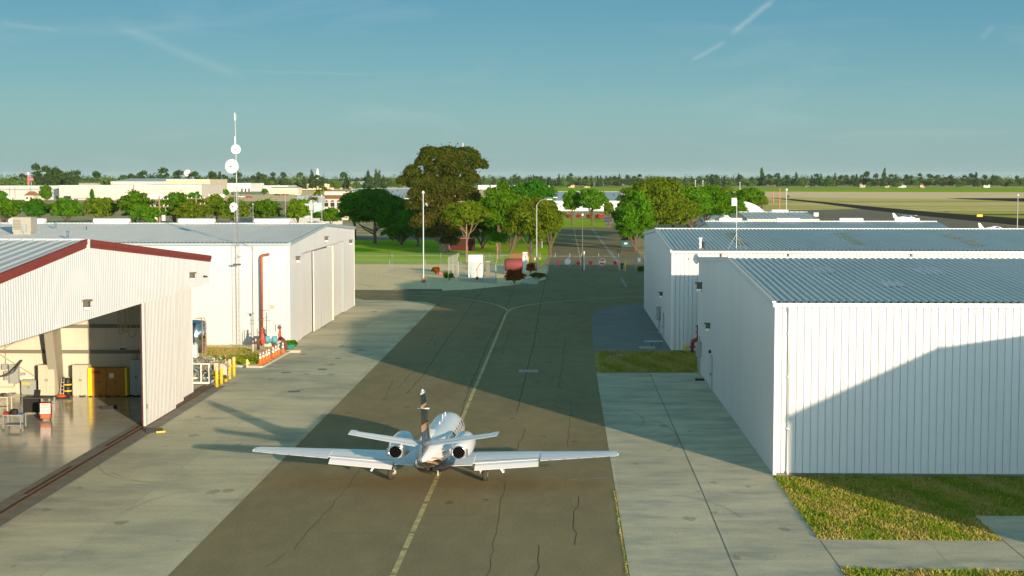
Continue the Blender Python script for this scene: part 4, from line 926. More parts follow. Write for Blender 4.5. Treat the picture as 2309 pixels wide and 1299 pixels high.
# red check-valve pipe by right hangar
x, y = G(1561, 796)
t = thing('fire_riser_pipe', 'dark red fire pipe with bend beside the yellow hydrant, by the nearest right hangar', 'pipe', (x, y, 0))
m = MB(); m.tube([(0, 0, 0), (0, 0, .7), (.05, 0, .95), (.35, 0, 1.05), (.5, 0, 1.25), (.52, .1, 2.1)], .17, 10); m.build('pipe', M_redpaint, t, True)
m = MB(); m.lathe([(.27, 0), (.27, .07)], (0, 0, .45), 12); m.lathe([(.27, 0), (.27, .07)], (.52, .1, 1.6), 12); m.lathe([(.3, 0), (.3, .05)], (.52, .1, 2.1), 12); m.tube([(.52, .1, 2.1), (.52, .1, 2.5)], .03, 5); m.build('flanges', mat('deep_red', (.16, .02, .02), .5), t)
# dish on near hangar back corner
x, z = D(1571, 583, 112.0)
t = thing('satellite_dish', 'white dish with thin boom on the far corner of the nearest right hangar', 'satellite dish', (x + .05, 111.6, z))
m = MB(); Mx = Matrix.Rotation(R_(-70), 4, 'Z') @ Matrix.Rotation(R_(90), 4, 'X'); Mx = Matrix.Rotation(R_(-62), 4, 'Z') @ Matrix.Rotation(R_(90), 4, 'X')
m.lathe([(.01, 0), (.15, .02), (.28, .08), (.36, .15), (.37, .13), (.2, -.02), (.05, -.06)], (0, 0, 0), 20, Mx); m.build('reflector', M_dish, t, True)
m = MB(); m.tube([(-.05, 0, 0), (-.85, -.35, 0)], .012, 5); m.tube([(-.7, -.3, -.08), (-.7, -.3, .08)], .015, 4); m.build('boom', M_dsteel, t)
m = MB(); m.tube([(0, 0, 0), (.25, -.3, 0)], .03, 6); m.build('mount', M_steel, t)
# machinery skid (tank and frame) beside the doors
x, y = G(440, 868)
t = thing('nitrogen_trailer', 'white framed servicing skid with polished tank, hoses and pipes beside the hangar doors', 'machinery', (x, y, .02))
m = MB()
for (a, b, c, d_) in ((-1.4, 1.0, -.0, .12), (-1.4, 1.0, 2.4, 2.52)): m.box(a, b, c, d_, .06, .18)
m.box(-1.4, -1.28, .12, 2.4, .06, .18); m.box(.9, 1.0, .12, 2.4, .06, .18)
for (a, b) in ((-1.34, .06), (-.35, .06), (.4, .06), (.94, .06), (.94, 2.46), (-1.34, 2.46)): m.box(a - .04, a + .04, b - .04, b + .04, .18, 1.35)
m.box(-1.4, 1.0, .02, .09, 1.35, 1.42); m.build('frame', M_dish, t)
m = MB(); m.lathe([(.1, 1.9), (.6, 1.95), (.78, 2.1), (.78, 4.0), (.6, 4.15), (.1, 4.2)], (-.35, 1.6, 0), 20); m.build('polished_tank', M_chrome, t, True)
m = MB(); m.box(-1.2, .0, .5, 1.3, 1.75, 2.6); m.build('control_cabinet', M_dish, t); m = MB(); m.lathe([(.06, 0), (.06, .03)], (-.55, .48, 2.3), 8, Matrix.Rotation(R_(90), 4, 'X')); m.lathe([(.06, 0), (.06, .03)], (-.3, .48, 2.3), 8, Matrix.Rotation(R_(90), 4, 'X')); m.build('gauges', M_black, t)
m = MB()
for a in (.28, .5): m.tube([(a, 1.1, .2), (a, 1.1, 4.2), (a - .15, 1.3, 4.35), (a - .5, 1.4, 4.3)], .03, 6)
for i in range(14): m.tube([(.28, 1.1, .5 + i * .27), (.5, 1.1, .5 + i * .27)], .02, 4)
m.build('ladder', mat('worn_bronze', (.30, .18, .10), .5), t)
m = MB(); rr = random.Random(12)
for i in range(46):
    p = Vector((rr.uniform(-.2, 2.0), rr.uniform(.0, 1.8), rr.uniform(.25, 1.75))); q_ = p + Vector((rr.uniform(-.5, .5), rr.uniform(-.3, .3), rr.uniform(-.4, .4))); q2 = q_ + Vector((rr.uniform(-.3, .3), 0, rr.uniform(-.3, .3)))
    m.tube([p, q_, q2], rr.uniform(.02, .05), 6)
m.tube([(.9, .3, 1.5), (2.0, .8, 1.5), (2.1, .8, .3)], .045, 6); m.tube([(.9, .3, 1.35), (1.9, .8, 1.35)], .035, 6); m.build('pipework', mat('mixed_pipe', (.50, .46, .40), .45, (.12, .10, .09), 4, 3, metal=.3), t)
m = MB()
for (a, b) in ((-.8, .9), (1.4, .9)): m.lathe([(.33, -.1), (.36, -.06), (.36, .06), (.33, .1)], (a, b, .37), 16, Matrix.Rotation(R_(90), 4, 'Y'))
m.build('wheels', M_black, t, True)
m = MB(); m.cbox((1.7, 1.2, .9), (.5, .6, .7)); m.cbox((1.35, .5, 1.15), (.3, .3, .5)); m.build('pump_housing', M_cab, t)
# hose heap
x, y = G(646, 790)
m = MB(); rr = random.Random(5); pts = []
for i in range(90): a = i * .5; r_ = .35 + .12 * math.sin(i * .37); pts.append((r_ * 1.3 * math.cos(a) + .1, r_ * math.sin(a), .05 + .25 * (i / 90) + .04 * rr.random()))
m.tube(pts, .04, 5); tag(m.build('garden_hose', mat('turquoise_hose', (.03, .24, .20), .6), loc=(x, y, .1)), 'turquoise coiled hose heap on the kerb at the white hangar corner', 'hose')
# manholes, drains
for i, (px, py, r_, lb) in enumerate(((845, 703, .3, 'small dark manhole cover on concrete nearest the far hangar corner'), (771, 781, .28, 'small dark manhole cover at the shadow edge, left of its neighbour'), (813, 789, .38, 'dark manhole cover in shade beside the asphalt edge'), (762, 808, .25, 'small dark manhole cover just in front of the shadow edge'), (727, 833, .35, 'round dark manhole cover right of the last traffic cone'), (645, 840, .35, 'flat dark manhole cover in front of the traffic cones'), (663, 883, .42, 'large dark manhole cover in the middle of the sunny concrete'))):
    x, y = G(px, py); m = MB(); m.lathe([(r_, 0), (r_, .008), (r_ * .9, .012)], n=20)
    tag(m.build('manhole_cover', M_dsteel, loc=(x, y, .005)), lb, 'manhole cover', 'manhole covers on the concrete')
def drain(label, px, py, wd, dp):
    x, y = G(px, py); t = thing('storm_drain', label, 'drain', (x, y, .008))
    m = MB(); m.box(-wd / 2, wd / 2, -dp / 2, -dp / 2 + .25, 0, .03); m.box(-wd / 2, wd / 2, dp / 2 - .25, dp / 2, 0, .03); m.box(-wd / 2, -wd / 2 + .18, -dp / 2 + .25, dp / 2 - .25, 0, .03); m.box(wd / 2 - .18, wd / 2, -dp / 2 + .25, dp / 2 - .25, 0, .03); m.build('frame', M_joint, t)
    m = MB(); n = int(wd / .14)
    for i in range(1, n): m.box(-wd / 2 + i * .14, -wd / 2 + i * .14 + .05, -dp / 2 + .25, dp / 2 - .25, .0, .025)
    m.build('grate', M_steel, t); m = MB(); m.quad((-wd / 2 + .18, -dp / 2 + .25, .003), (wd / 2 - .18, -dp / 2 + .25, .003), (wd / 2 - .18, dp / 2 - .25, .003), (-wd / 2 + .18, dp / 2 - .25, .003)); m.build('pit', M_black, t)
drain('pale storm drain grate set in the shaded asphalt', 1192, 837, 1.35, 1.1)
drain('storm drain grate in the rough grass between the right hangars', 1389, 805, 1.1, 2.2)
# barrier plank by middle hangar
x, y = G(1475, 782)
t = thing('plank_bench', 'pale plank on thin legs standing by the second right hangar wall', 'bench', (x, y, .01))
m = MB(); m.box(-.8, .7, -.15, .15, .42, .48); m.build('plank', M_greytrim, t); m = MB(); m.tube([(-.2, -.1, 0), (-.2, -.1, .42)], .025, 5); m.tube([(.55, -.1, 0), (.55, -.1, .42)], .025, 5); m.tube([(-.2, .1, 0), (-.2, .1, .42)], .025, 5); m.tube([(.55, .1, 0), (.55, .1, .42)], .025, 5); m.build('legs', M_dsteel, t)
x, y = G(1459, 784.5); m = MB(); m.box(-.65, .65, -.5, .5, 0, .05); tag(m.build('concrete_slab', M_joint, loc=(x, y, .012)), 'flat pale slab on the ground in front of the plank bench', 'slab')
# ================================================================== BUSINESS JET
M_jet = mat('jet_white_paint', (.72, .73, .75), .22, spec=.5, coat=.5)
M_jetdark = mat('jet_black_paint', (.018, .018, .022), .15, spec=.6, coat=.6)
M_jetgold = mat('jet_tan_stripe', (.42, .25, .14), .3, coat=.3)
M_tire = mat('tyre_rubber', (.045, .042, .035), .85)
JX, JY = -5.53, 69.95
jet = thing('business_jet', 'white twin-engine business jet with black tail fin taxiing away on the asphalt', 'airplane', (JX, JY, .006), R_(-2.0))
AF = [(0, 0), (.03, .35), (.1, .62), (.25, .92), (.4, 1.0), (.6, .82), (.8, .48), (1, .05), (1, -.05), (.8, -.25), (.6, -.45), (.4, -.58), (.25, -.58), (.1, -.42), (.03, -.25)]
def loft_x(mb, st, af=AF):                                       # (x, y leading, y trailing, z, half thickness)
    n = len(af); vs = []; fs = []
    for (x, yl, yt, z, th) in st: vs += [(x, yl + (yt - yl) * a, z + b * th) for a, b in af]
    for i in range(len(st) - 1):
        for j in range(n): fs.append((i * n + j, i * n + (j + 1) % n, (i + 1) * n + (j + 1) % n, (i + 1) * n + j))
    fs.append(tuple(range(n))); fs.append(tuple((len(st) - 1) * n + j for j in range(n))[::-1])
    return mb.add(vs, fs)
def body(mb, st, n=28, mfun=None):                               # (y, z, rx, rz[, power])
    vs = []; fs = []; o = len(mb.v)
    for s in st:
        y, z, rx_, rz2 = s[:4]
        for j in range(n):
            a = 2 * math.pi * j / n; vs.append((s[4] if len(s) > 4 else 0) + rx_ * math.cos(a), y, z + rz2 * math.sin(a)) if 0 else vs.append((rx_ * math.cos(a), y, z + rz2 * math.sin(a)))
    mi = []
    for i in range(len(st) - 1):
        for j in range(n):
            fs.append((i * n + j, i * n + (j + 1) % n, (i + 1) * n + (j + 1) % n, (i + 1) * n + j)); mi.append(mfun(st[i][0], (j + .5) / n * 360) if mfun else 0)
    fs.append(tuple(range(n))); fs.append(tuple((len(st) - 1) * n + j for j in range(n))[::-1]); mi += [mfun(st[0][0], 270), mfun(st[-1][0], 270)] if mfun else [0, 0]
    mb.add(vs, fs); mb.m[-len(fs):] = mi
    return mb
fst = [(-6.02, 1.95, .015, .02), (-5.95, 1.945, .05, .06), (-5.6, 1.92, .13, .16), (-5.0, 1.87, .30, .34), (-4.2, 1.83, .45, .49), (-3.4, 1.79, .59, .62), (-2.6, 1.75, .70, .72), (-1.6, 1.72, .78, .80), (-.6, 1.70, .815, .83), (.5, 1.70, .82, .835), (1.5, 1.70, .82, .835), (2.5, 1.70, .82, .835), (3.4, 1.70, .82, .835), (4.2, 1.69, .81, .83), (4.8, 1.65, .78, .77), (5.4, 1.56, .71, .66), (6.0, 1.45, .60, .52), (6.6, 1.34, .45, .39), (7.1, 1.26, .27, .24), (7.35, 1.22, .10, .09), (7.42, 1.21, .02, .02)]
def fus_m(y, a):
    if a > (196 if y < -3.3 else 208) and a < (344 if y < -3.3 else 332) and y < -2.3: return 1
    if y < -3.3 and a > 186 and a < 354: return 2
    return 0
m = MB(); body(m, fst, 32, fus_m); m.build('fuselage', [M_jet, M_jetdark, M_jetgold], jet, True)
m = MB(); body(m, [(-3.4, 1.15, .15, .12), (-2.8, 1.08, .6, .25), (-1.6, 1.02, .92, .34), (0, 1.0, .98, .36), (1.4, 1.02, .92, .34), (2.4, 1.1, .6, .25), (2.9, 1.15, .15, .1)], 20, lambda y, a: 1 if y < -1.2 or (y < .5 and a > 200 and a < 340) else 0); m.build('wing_fairing', [M_jet, M_jetdark], jet, True)
# cabin windows (dark ovals following the hull)
for s in (-1, 1):
    for k in range(6):
        yc = .2 + k * .72; m = MB(); vs = []; 
        for j in range(14):
            a = 2 * math.pi * j / 14; zz = 2.02 + .17 * math.sin(a); yv = yc + .13 * math.cos(a); xx = .822 * math.sqrt(max(0, 1 - ((zz - 1.70) / .837) ** 2)) + .006
            vs.append((s * xx, yv, zz))
        m.add(vs, [tuple(range(14))]); m.build('window', M_glass, jet)
m = MB()
for s in (-1, 1):
    for (ya, yb, za, zb) in ((4.35, 4.75, 2.0, 2.3), (4.8, 5.35, 1.92, 2.12)):
        vs = []
        for (yv, zv) in ((ya, za), (yb, za - .05), (yb, zb - .08), (ya, zb)):
            rxx = .80 if yv < 4.6 else (.77 if yv < 5 else .70); rzz = .82 if yv < 4.6 else (.75 if yv < 5 else .66); zc = 1.68 if yv < 4.6 else (1.63 if yv < 5 else 1.56)
            vs.append((s * (rxx * math.sqrt(max(0.02, 1 - ((zv - zc) / rzz) ** 2)) + .012), yv, zv))
        m.add(vs, [(0, 1, 2, 3)])
m.build('windscreen', M_glass, jet)
m = MB(); m.lathe([(.035, 0), (.03, .06), (.01, .09)], (.02, .6, 2.52), 8); m.lathe([(.035, 0), (.03, .12), (.01, .14)], (.0, 3.2, 2.52), 8); m.box(-.012, .012, 2.0, 2.25, 2.53, 2.72); m.build('antenna', M_jet, jet)
for s in (-1, 1):
    m = MB(); loft_x(m, [(s * .6, 1.75, -1.75, .98, .20), (s * 1.75, 1.28, -1.86, 1.06, .17), (s * 1.76, 1.28, -1.42, 1.06, .17), (s * 4.75, .52, -1.38, 1.27, .13), (s * 4.76, .52, -1.74, 1.27, .13), (s * 8.05, -.42, -1.62, 1.50, .075), (s * 8.22, -.62, -1.58, 1.515, .04)]); wg = m.build('wing', M_jet, jet, False)
    m = MB(); Mf = Matrix.Identity(4)
    v0 = (s * 1.85, s * 4.68)
    vs = []
    for (x, yl, zc) in ((v0[0], -1.40, 1.00), (v0[1], -1.34, 1.21)):
        vs += [(x, yl, zc + .06), (x, yl - .30, zc - .0), (x, yl - .62, zc - .13), (x, yl - .60, zc - .16), (x, yl - .2, zc - .08), (x, yl, zc - .03)]
    fs = [(j, (j + 1) % 6, 6 + (j + 1) % 6, 6 + j) for j in range(6)] + [tuple(range(6)), tuple(range(6, 12))[::-1]]
    m.add(vs, fs); m.build('flap', M_jet, jet)
    m = MB(); m.add([(s * 4.85, -1.3, 1.372), (s * 7.7, -1.22, 1.545), (s * 7.7, -1.25, 1.546), (s * 4.85, -1.33, 1.372)], [(0, 1, 2, 3)]); m.add([(s * 1.8, -1.36, 1.15), (s * 4.72, -1.32, 1.34), (s * 4.72, -1.385, 1.33), (s * 1.8, -1.43, 1.14)], [(0, 1, 2, 3)]); m.build('hinge_line', M_greytrim, wg)
    m = MB()
    for k in range(5): x = s * (5.2 + k * .65); m.tube([(x, -1.62, 1.29 + (abs(x) - 4.75) * .07), (x, -1.85, 1.28 + (abs(x) - 4.75) * .07)], .008, 4)
    m.build('static_wick', M_black, wg)
    m = MB(); m.lathe([(.03, 0), (.04, .1), (.02, .2)], (s * 8.2, -1.2, 1.53), 8, Matrix.Rotation(R_(90), 4, 'X')); m.build('navigation_light', M_lens, wg)
    # tailplane with horn-balanced elevator
    m = MB(); loft_x(m, [(s * .06, -4.35, -5.25, 2.52, .075), (s * 2.85, -4.75, -5.35, 2.98, .05), (s * 2.9, -4.55, -5.35, 2.99, .045), (s * 3.15, -4.55, -5.36, 3.03, .04)]); tp_ = m.build('tailplane', M_jet, jet)
    m = MB(); loft_x(m, [(s * .3, -5.27, -5.78, 2.555, .05), (s * 3.14, -5.38, -5.72, 3.025, .03)]); m.build('elevator', M_jet, tp_)
    # nacelle
    cx, cz = s * 1.37, 2.02
    Mn = Matrix.Rotation(R_(-90), 4, 'X')
    m = MB(); prof = [(.28, -.02), (.30, .0), (.36, .35), (.45, .9), (.50, 1.5), (.51, 2.1), (.49, 2.7), (.42, 3.1), (.36, 3.22), (.32, 3.15), (.30, 2.9)]
    m.lathe(prof, (cx, -4.05, cz), 24, Mn); nc = m.build('engine_nacelle', M_jet, jet, True)
    m = MB(); m.lathe([(.30, 2.92), (.12, 2.93), (.0, 2.98)], (cx, -4.05, cz), 16, Mn); m.build('fan', M_dsteel, nc)
    m = MB(); m.lathe([(.20, .5), (.255, -.07), (.285, -.08), (.315, .22), (.28, .5)], (cx, -4.05, cz), 20, Mn); ex = m.build('exhaust_ring', M_chrome, nc, True)
    m = MB(); m.lathe([(.250, -.06), (.249, -.04), (.2, .30), (.02, .6)][0:4], (cx, -4.05, cz), 20, Mn); m.build('exhaust_core', mat('exhaust_black', (.006, .005, .005), .9, spec=0), ex)  # near-black core closing the mouth of the exhaust ring
    for (b, e_) in ((-.33, .06), (.33, .06)):
        m = MB(); M3 = Matrix.Translation((cx + b, -4.0, cz - .02)) @ Matrix.Rotation(R_(18 if b > 0 else -18), 4, 'Z'); m.prismM([(-.03, -.1), (.03, -.1), (.05, .55), (-.05, .55)], -.17, .17, M3); m.build('thrust_reverser', M_chrome, nc)
    m = MB(); loft_x(m, [(s * .5, -1.2, -3.6, 1.98, .12), (s * 1.0, -1.3, -3.5, 2.0, .10)]); m.build('pylon', M_jet, jet)
    # main gear
    gx_ = s * 2.17
    m = MB(); m.lathe([(.12, -.11), (.25, -.115), (.285, -.07), (.29, 0), (.285, .07), (.25, .115), (.12, .11)], (gx_, 0, .29), 22, Matrix.Rotation(R_(90), 4, 'Y')); wh = m.build('main_wheel', M_tire, jet, True)
    m = MB(); m.lathe([(.03, -.125), (.13, -.12), (.13, .12), (.03, .125)], (gx_, 0, .29), 14, Matrix.Rotation(R_(90), 4, 'Y')); m.build('hub', M_steel, wh)
    m = MB(); xi = gx_ - s * .2; m.tube([(xi, 0, .29), (xi, .38, .62), (xi, .2, 1.1)], .05, 8); m.tube([(xi, -.05, .35), (xi, -.02, 1.1)], .045, 8); m.tube([(xi - .02, 0, .29), (gx_, 0, .29)], .04, 8); m.cbox((xi, -.1, .55), (.12, .14, .16)); m.build('gear_leg', M_cab, jet)
    m = MB(); xo = gx_ + s * .50; m.add([(xo - s * .08, -.32, 1.02), (xo + s * .32, -.3, .42), (xo + s * .40, -.3, .45), (xo + s * .02, -.32, 1.04), (xo - s * .08, .2, 1.02), (xo + s * .32, .15, .42), (xo + s * .40, .15, .45), (xo + s * .02, .2, 1.04)], [(0, 1, 2, 3), (7, 6, 5, 4), (0, 4, 5, 1), (1, 5, 6, 2), (2, 6, 7, 3), (3, 7, 4, 0)]); m.build('gear_door', M_jet, jet)
m = MB(); m.lathe([(.1, -.07), (.19, -.06), (.2, 0), (.19, .06), (.1, .07)], (0, 5.6, .2), 18, Matrix.Rotation(R_(90), 4, 'Y')); m.build('nose_wheel', M_tire, jet, True)
m = MB(); m.tube([(0, 5.6, .2), (0, 5.65, 1.1)], .05, 8); m.build('nose_gear_leg', M_steel, jet)
m = MB(); m.tube([(.35, -3.0, 1.05), (.35, -3.05, .78)], .025, 5); m.build('drain_mast', M_cab, jet)
# fin: black, swept, with tan bands
def fin_pt(f, z): yl = -2.7 + (-5.05 + 2.7) * f; yt = -5.55 + (-6.15 + 5.55) * f; return yl, yt
z0, z1 = 2.12, 4.85
def fin_seg(mb, fa, fb, th0=.14, th1=.08):
    vs = []; n = len(AF); fs = []
    for f in (fa, fb):
        yl, yt = fin_pt(f, 0); th = th0 + (th1 - th0) * f
        sym = [(a, b if b > 0 else b * 1.6) for a, b in AF]
        vs += [(b * th, yl + (yt - yl) * a, z0 + (z1 - z0) * f) for a, b in sym]
    for j in range(n): fs.append((j, (j + 1) % n, n + (j + 1) % n, n + j))
    fs.append(tuple(range(n))); fs.append(tuple(range(n, 2 * n))[::-1]); mb.add(vs, fs)
m = MB()
for (a, b, mi) in ((-.07, .10, 0), (.10, .38, 0), (.38, .49, 1), (.49, .76, 0), (.76, .81, 1), (.81, .975, 0), (.975, 1, 2)): m.mi = mi; fin_seg(m, a, b)
fin = m.build('tail_fin', [M_jetdark, M_jetgold, M_jet], jet)
m = MB()
for (f0, f1) in ((.0, .95),):
    ya = fin_pt(f0, 0)[1] + .75; yb2 = fin_pt(f1, 0)[1] + .45
    for s in (-1, 1): m.add([(s * .13, ya, z0 + .02), (s * .13, ya + .02, z0 + .02), (s * .05, yb2 + .02, z0 + (z1 - z0) * f1), (s * .05, yb2, z0 + (z1 - z0) * f1)], [(0, 1, 2, 3)])
m.build('rudder_line', M_greytrim, fin)
m = MB(); m.add([(-.06, -.9, 2.46), (.06, -.9, 2.46), (.09, -3.0, 2.35), (-.09, -3.0, 2.35), (.0, -3.35, 3.1), (0, -3.2, 2.9)], [(0, 1, 5), (1, 2, 4, 5), (0, 5, 4, 3), (2, 3, 4), (0, 3, 2, 1)]); m.build('dorsal_fillet', M_jet, jet)
m = MB(); m.tube([(-.26, -5.35, 4.1), (.26, -5.35, 4.1)], .028, 8); m.build('fin_antenna', M_jet, fin)
m = MB(); m.lathe([(.03, 0), (.04, .03), (.025, .08), (.0, .09)], (0, -5.55, 4.86), 10); m.build('beacon', M_lens, fin)
m = MB(); m.lathe([(.02, 0), (.025, .03), (.01, .05)], (0, -5.97, 1.94), 8, Matrix.Rotation(R_(90), 4, 'X')); m.build('tail_light', M_lens, jet)
Mtx = Matrix.Translation((.128, -4.75, z0 + (z1 - z0) * .435)) @ Matrix.Rotation(R_(90), 4, 'Z') @ Matrix.Rotation(R_(90), 4, 'X')
text_mesh('registration', '553', .46, M_jetdark, fin, Mtx, .012)
m = MB()                                                       # tan swoosh stripes round the tail cone
for s in (-1, 1):
    for (ya, yb2, an0, an1, wd_) in ((-5.5, -3.6, -10, -42, .10), (-5.0, -3.3, 8, -22, .06)):
        vs = []; 
        for k in range(9):
            f = k / 8; y_ = ya + (yb2 - ya) * f; an = R_(an0 + (an1 - an0) * f)
            for i in range(len(fst) - 1):
                if fst[i][0] <= y_ <= fst[i + 1][0]:
                    u = (y_ - fst[i][0]) / (fst[i + 1][0] - fst[i][0]); q0 = [fst[i][j] + (fst[i + 1][j] - fst[i][j]) * u for j in range(4)]
            for dd in (-wd_ / 2, wd_ / 2):
                a2 = an + dd / q0[3]; vs.append((s * (q0[2] + .012) * math.cos(a2), y_, q0[1] + (q0[3] + .012) * math.sin(a2)))
        m.add(vs, [(2 * k, 2 * k + 1, 2 * k + 3, 2 * k + 2) for k in range(8)])
m.build('tail_stripe', M_jetgold, jet)
# ================================================================== small parked aircraft
def small_plane(label, px, py, rz, high, accent):
    x, y = G(px, py); t = thing('light_aircraft', label, 'airplane', (x, y, .02), rz)
    st = [(-4.3, 1.5, .05, .15), (-3, 1.4, .18, .28), (-1.2, 1.35, .42, .55), (0, 1.45, .55, .75), (1, 1.4, .55, .7), (1.8, 1.25, .48, .48), (2.6, 1.2, .35, .35), (2.8, 1.2, .12, .12)]
    m = MB(); body(m, st, 14); m.build('fuselage', M_jet, t, True)
    zw = 2.15 if high else .95
    m = MB(); loft_x(m, [(-5.3, .95, -.1, zw + .12, .05), (-.5, 1.2, -.35, zw, .1), (.5, 1.2, -.35, zw, .1), (5.3, .95, -.1, zw + .12, .05)]); m.build('wing', M_jet, t)
    m = MB(); loft_x(m, [(-1.7, -3.6, -4.2, 1.5, .03), (0, -3.3, -4.3, 1.5, .04), (1.7, -3.6, -4.2, 1.5, .03)]); m.build('tailplane', M_jet, t)
    m = MB(); m.add([(-.04, -3.0, 1.6), (-.04, -4.4, 1.5), (-.04, -4.75, 2.9), (-.04, -4.2, 2.9), (.04, -3.0, 1.6), (.04, -4.4, 1.5), (.04, -4.75, 2.9), (.04, -4.2, 2.9)], [(0, 1, 2, 3), (7, 6, 5, 4), (0, 4, 5, 1), (1, 5, 6, 2), (2, 6, 7, 3), (3, 7, 4, 0)]); m.build('tail_fin', M_jet, t)
    m = MB(); m.box(-.57, .57, -.2, .9, 1.7, 2.0); m.build('cabin_window', M_glass, t)
    m = MB(); m.box(-.58, .58, -1.6, .95, 1.25, 1.42); m.build('stripe', accent, t)
    m = MB(); m.cbox((0, 2.9, 1.2), (.12, .04, 1.9)); m.cbox((0, 2.9, 1.2), (.2, .2, .2)); m.build('propeller', M_black, t)
    for (a, b) in ((-1.2, .2), (1.2, .2), (0, 2.1)):
        m = MB(); m.lathe([(.1, -.08), (.2, -.07), (.2, .07), (.1, .08)], (a, b, .2), 12, Matrix.Rotation(R_(90), 4, 'Y')); m.tube([(a, b, .2), (a * .3, b, 1.0)], .05, 5); m.build('wheel', M_tire, t)
    if high:
        m = MB(); m.tube([(-.5, .3, 1.1), (-2.6, .4, 2.2)], .04, 5); m.tube([(.5, .3, 1.1), (2.6, .4, 2.2)], .04, 5); m.build('strut', M_jet, t)
    return t
M_acc = mat('plane_red_stripe', (.45, .04, .05), .4)
small_plane('white high-wing light aircraft with red stripes parked beyond the ridge vents', 2045, 502, R_(-78), True, M_acc)
small_plane('white low-wing light aircraft parked beyond the roof at the far right', 2243, 530, R_(-70), False, M_greytrim)
# ================================================================== FENCES, GATES, SIGNS
def fence(label, p0, p1, h, step, name='chain_link_fence', arms=True, rail=True):
    a, b = Vector(p0), Vector(p1); L_ = (b - a).length; an = math.atan2(b.y - a.y, b.x - a.x)
    t = thing(name, label, 'fence', (a.x, a.y, 0), an)
    n = max(1, round(L_ / step))
    for i in range(n + 1):
        m = MB(); x = L_ * i / n; m.tube([(x, 0, 0), (x, 0, h)] + ([(x, -.25, h + .3)] if arms else []), .045, 6); m.build('post', M_steel, t)
    m = MB(); m.tube([(0, 0, h - .05), (L_, 0, h - .05)], .022, 4)
    if arms:
        for k in range(3): m.tube([(0, -.07 - .08 * k, h + .1 + .09 * k), (L_, -.07 - .08 * k, h + .1 + .09 * k)], .008, 3)
    m.build('top_rail', M_steel, t)
    m = MB(); m.quad((0, .0, .03), (L_, .0, .03), (L_, .0, h), (0, .0, h)); m.build('chain_link', M_chain, t)
    return t
fence('long chain-link fence between the straw verge and the lawn', G(560, 602), G(1215, 606), 2.0, 7.5)
fence('low wooden rail fence along the edge of the lawn', G(560, 596), G(1120, 598), .8, 5.5, 'rail_fence', False)
fence('chain-link fence section right of the gate beside the second right hangar', G(1396, 610), G(1470, 610), 2.0, 2.4, arms=False)
fence('short chain-link fence panel on the left of the white kiosk', G(1011, 634), G(1034, 622), 3.2, 1.5, arms=False)
fence('chain-link fence in front of the maroon fuel tank, left of the big flowering bush', G(1034, 629), G(1118, 636), 2.4, 2.8, arms=False)
fence('chain-link fence returning behind the enclosure towards the gate', G(1092, 610), G(1180, 606), 2.2, 3.2, arms=False)
M_sred = mat('sign_red', (.62, .03, .03), .5); M_sdia = mat('sign_crimson', (.62, .01, .06), .5); M_spink = mat('faded_pink_sign', (.80, .12, .18), .5); M_sor = mat('stop_red', (.72, .07, .02), .45)
def ngon_plate(mb, c, r, n, a0, th=.02):
    pts = [(c[0] + r * math.cos(a0 + 2 * math.pi * i / n), c[1] + r * math.sin(a0 + 2 * math.pi * i / n)) for i in range(n)]
    return mb.prismM(pts, 0, th, Matrix.Rotation(R_(90), 4, 'X'))
def gatebuild(label, pxa, pxb, base, htop, posts, signs):
    xa, y = G(pxa, base); xb, y2 = G(pxb, base, 0); y2 = y
    xb = D(pxb, base, y)[0]
    t = thing('swing_gate', label, 'gate', (xa, y, .02)); wd = xb - xa
    def lx(px): return D(px, base, y)[0] - xa
    def lz(py): return D((pxa + pxb) / 2, py, y)[1]
    m = MB(); m.tube([(0, 0, .15), (wd, 0, .15)], .025, 6); m.tube([(0, 0, htop), (wd, 0, htop)], .022, 6)
    for p in posts: m.tube([(lx(p), 0, .05), (lx(p), 0, htop + .45)], .045, 6)
    m.build('gate_frame', M_steel, t)
    m = MB()
    for i in range(len(posts) - 1): m.tube([(lx(posts[i]), 0, .2), (lx(posts[i + 1]), 0, htop - .05)], .035, 5)
    m.build('brace', M_steel, t)
    m = MB(); m.quad((0, .02, .08), (wd, .02, .08), (wd, .02, htop), (0, .02, htop)); m.build('chain_link', M_chain, t)
    for (kind, px, py, r) in signs:
        c = (lx(px), lz(py))
        m = MB(); yo = -.08
        if kind == 'stop':
            ngon_plate(m, c, r, 8, R_(22.5)); p_ = m.build('stop_sign', M_reflect, t, loc=(0, yo, 0)); 
            m = MB(); ngon_plate(m, c, r * .88, 8, R_(22.5), .006); f_ = m.build('red_field', M_sor, p_, loc=(0, -.021, 0))
            text_mesh('stop_lettering', 'STOP', r * .72, M_reflect, p_, Matrix.Translation((c[0], -.032, c[1])) @ Matrix.Rotation(R_(90), 4, 'X'), .02)
        elif kind == 'back': ngon_plate(m, c, r, 8, R_(22.5)); m.build('sign_back', M_dish, t, loc=(0, yo, 0))
        else: ngon_plate(m, c, r, 4, 0); m.build('diamond_marker', M_spink if kind == 'pink' else M_sdia, t, loc=(0, yo, 0))
    return t
gatebuild('left leaf of the road gate with pink diamond and blank white octagon sign', 1218, 1312, 606, 1.9, (1218, 1252, 1285, 1311), (('pink', 1259, 593, .42), ('back', 1280, 590, .5), ('red', 1304, 594, .36)))
gatebuild('right leaf of the road gate with the red STOP sign', 1315, 1396, 607, 1.9, (1316, 1350, 1395), (('red', 1332, 593, .36), ('stop', 1358, 591, .54), ('red', 1387, 593, .36)))
def ypost(label, px, py, h, r=.13, m_=M_yellow): return post_thing('bollard', label, 'bollard', px, py, h, r, m_)
M_yold = mat('worn_yellow', (.62, .45, .12), .6)
ypost('worn yellow post right of the STOP sign, nearer the keypad', 1397, 611, 1.5, .12, M_yold); ypost('worn yellow post at the far right of the gate near the dark bush', 1410, 611, 1.5, .12, M_yold)
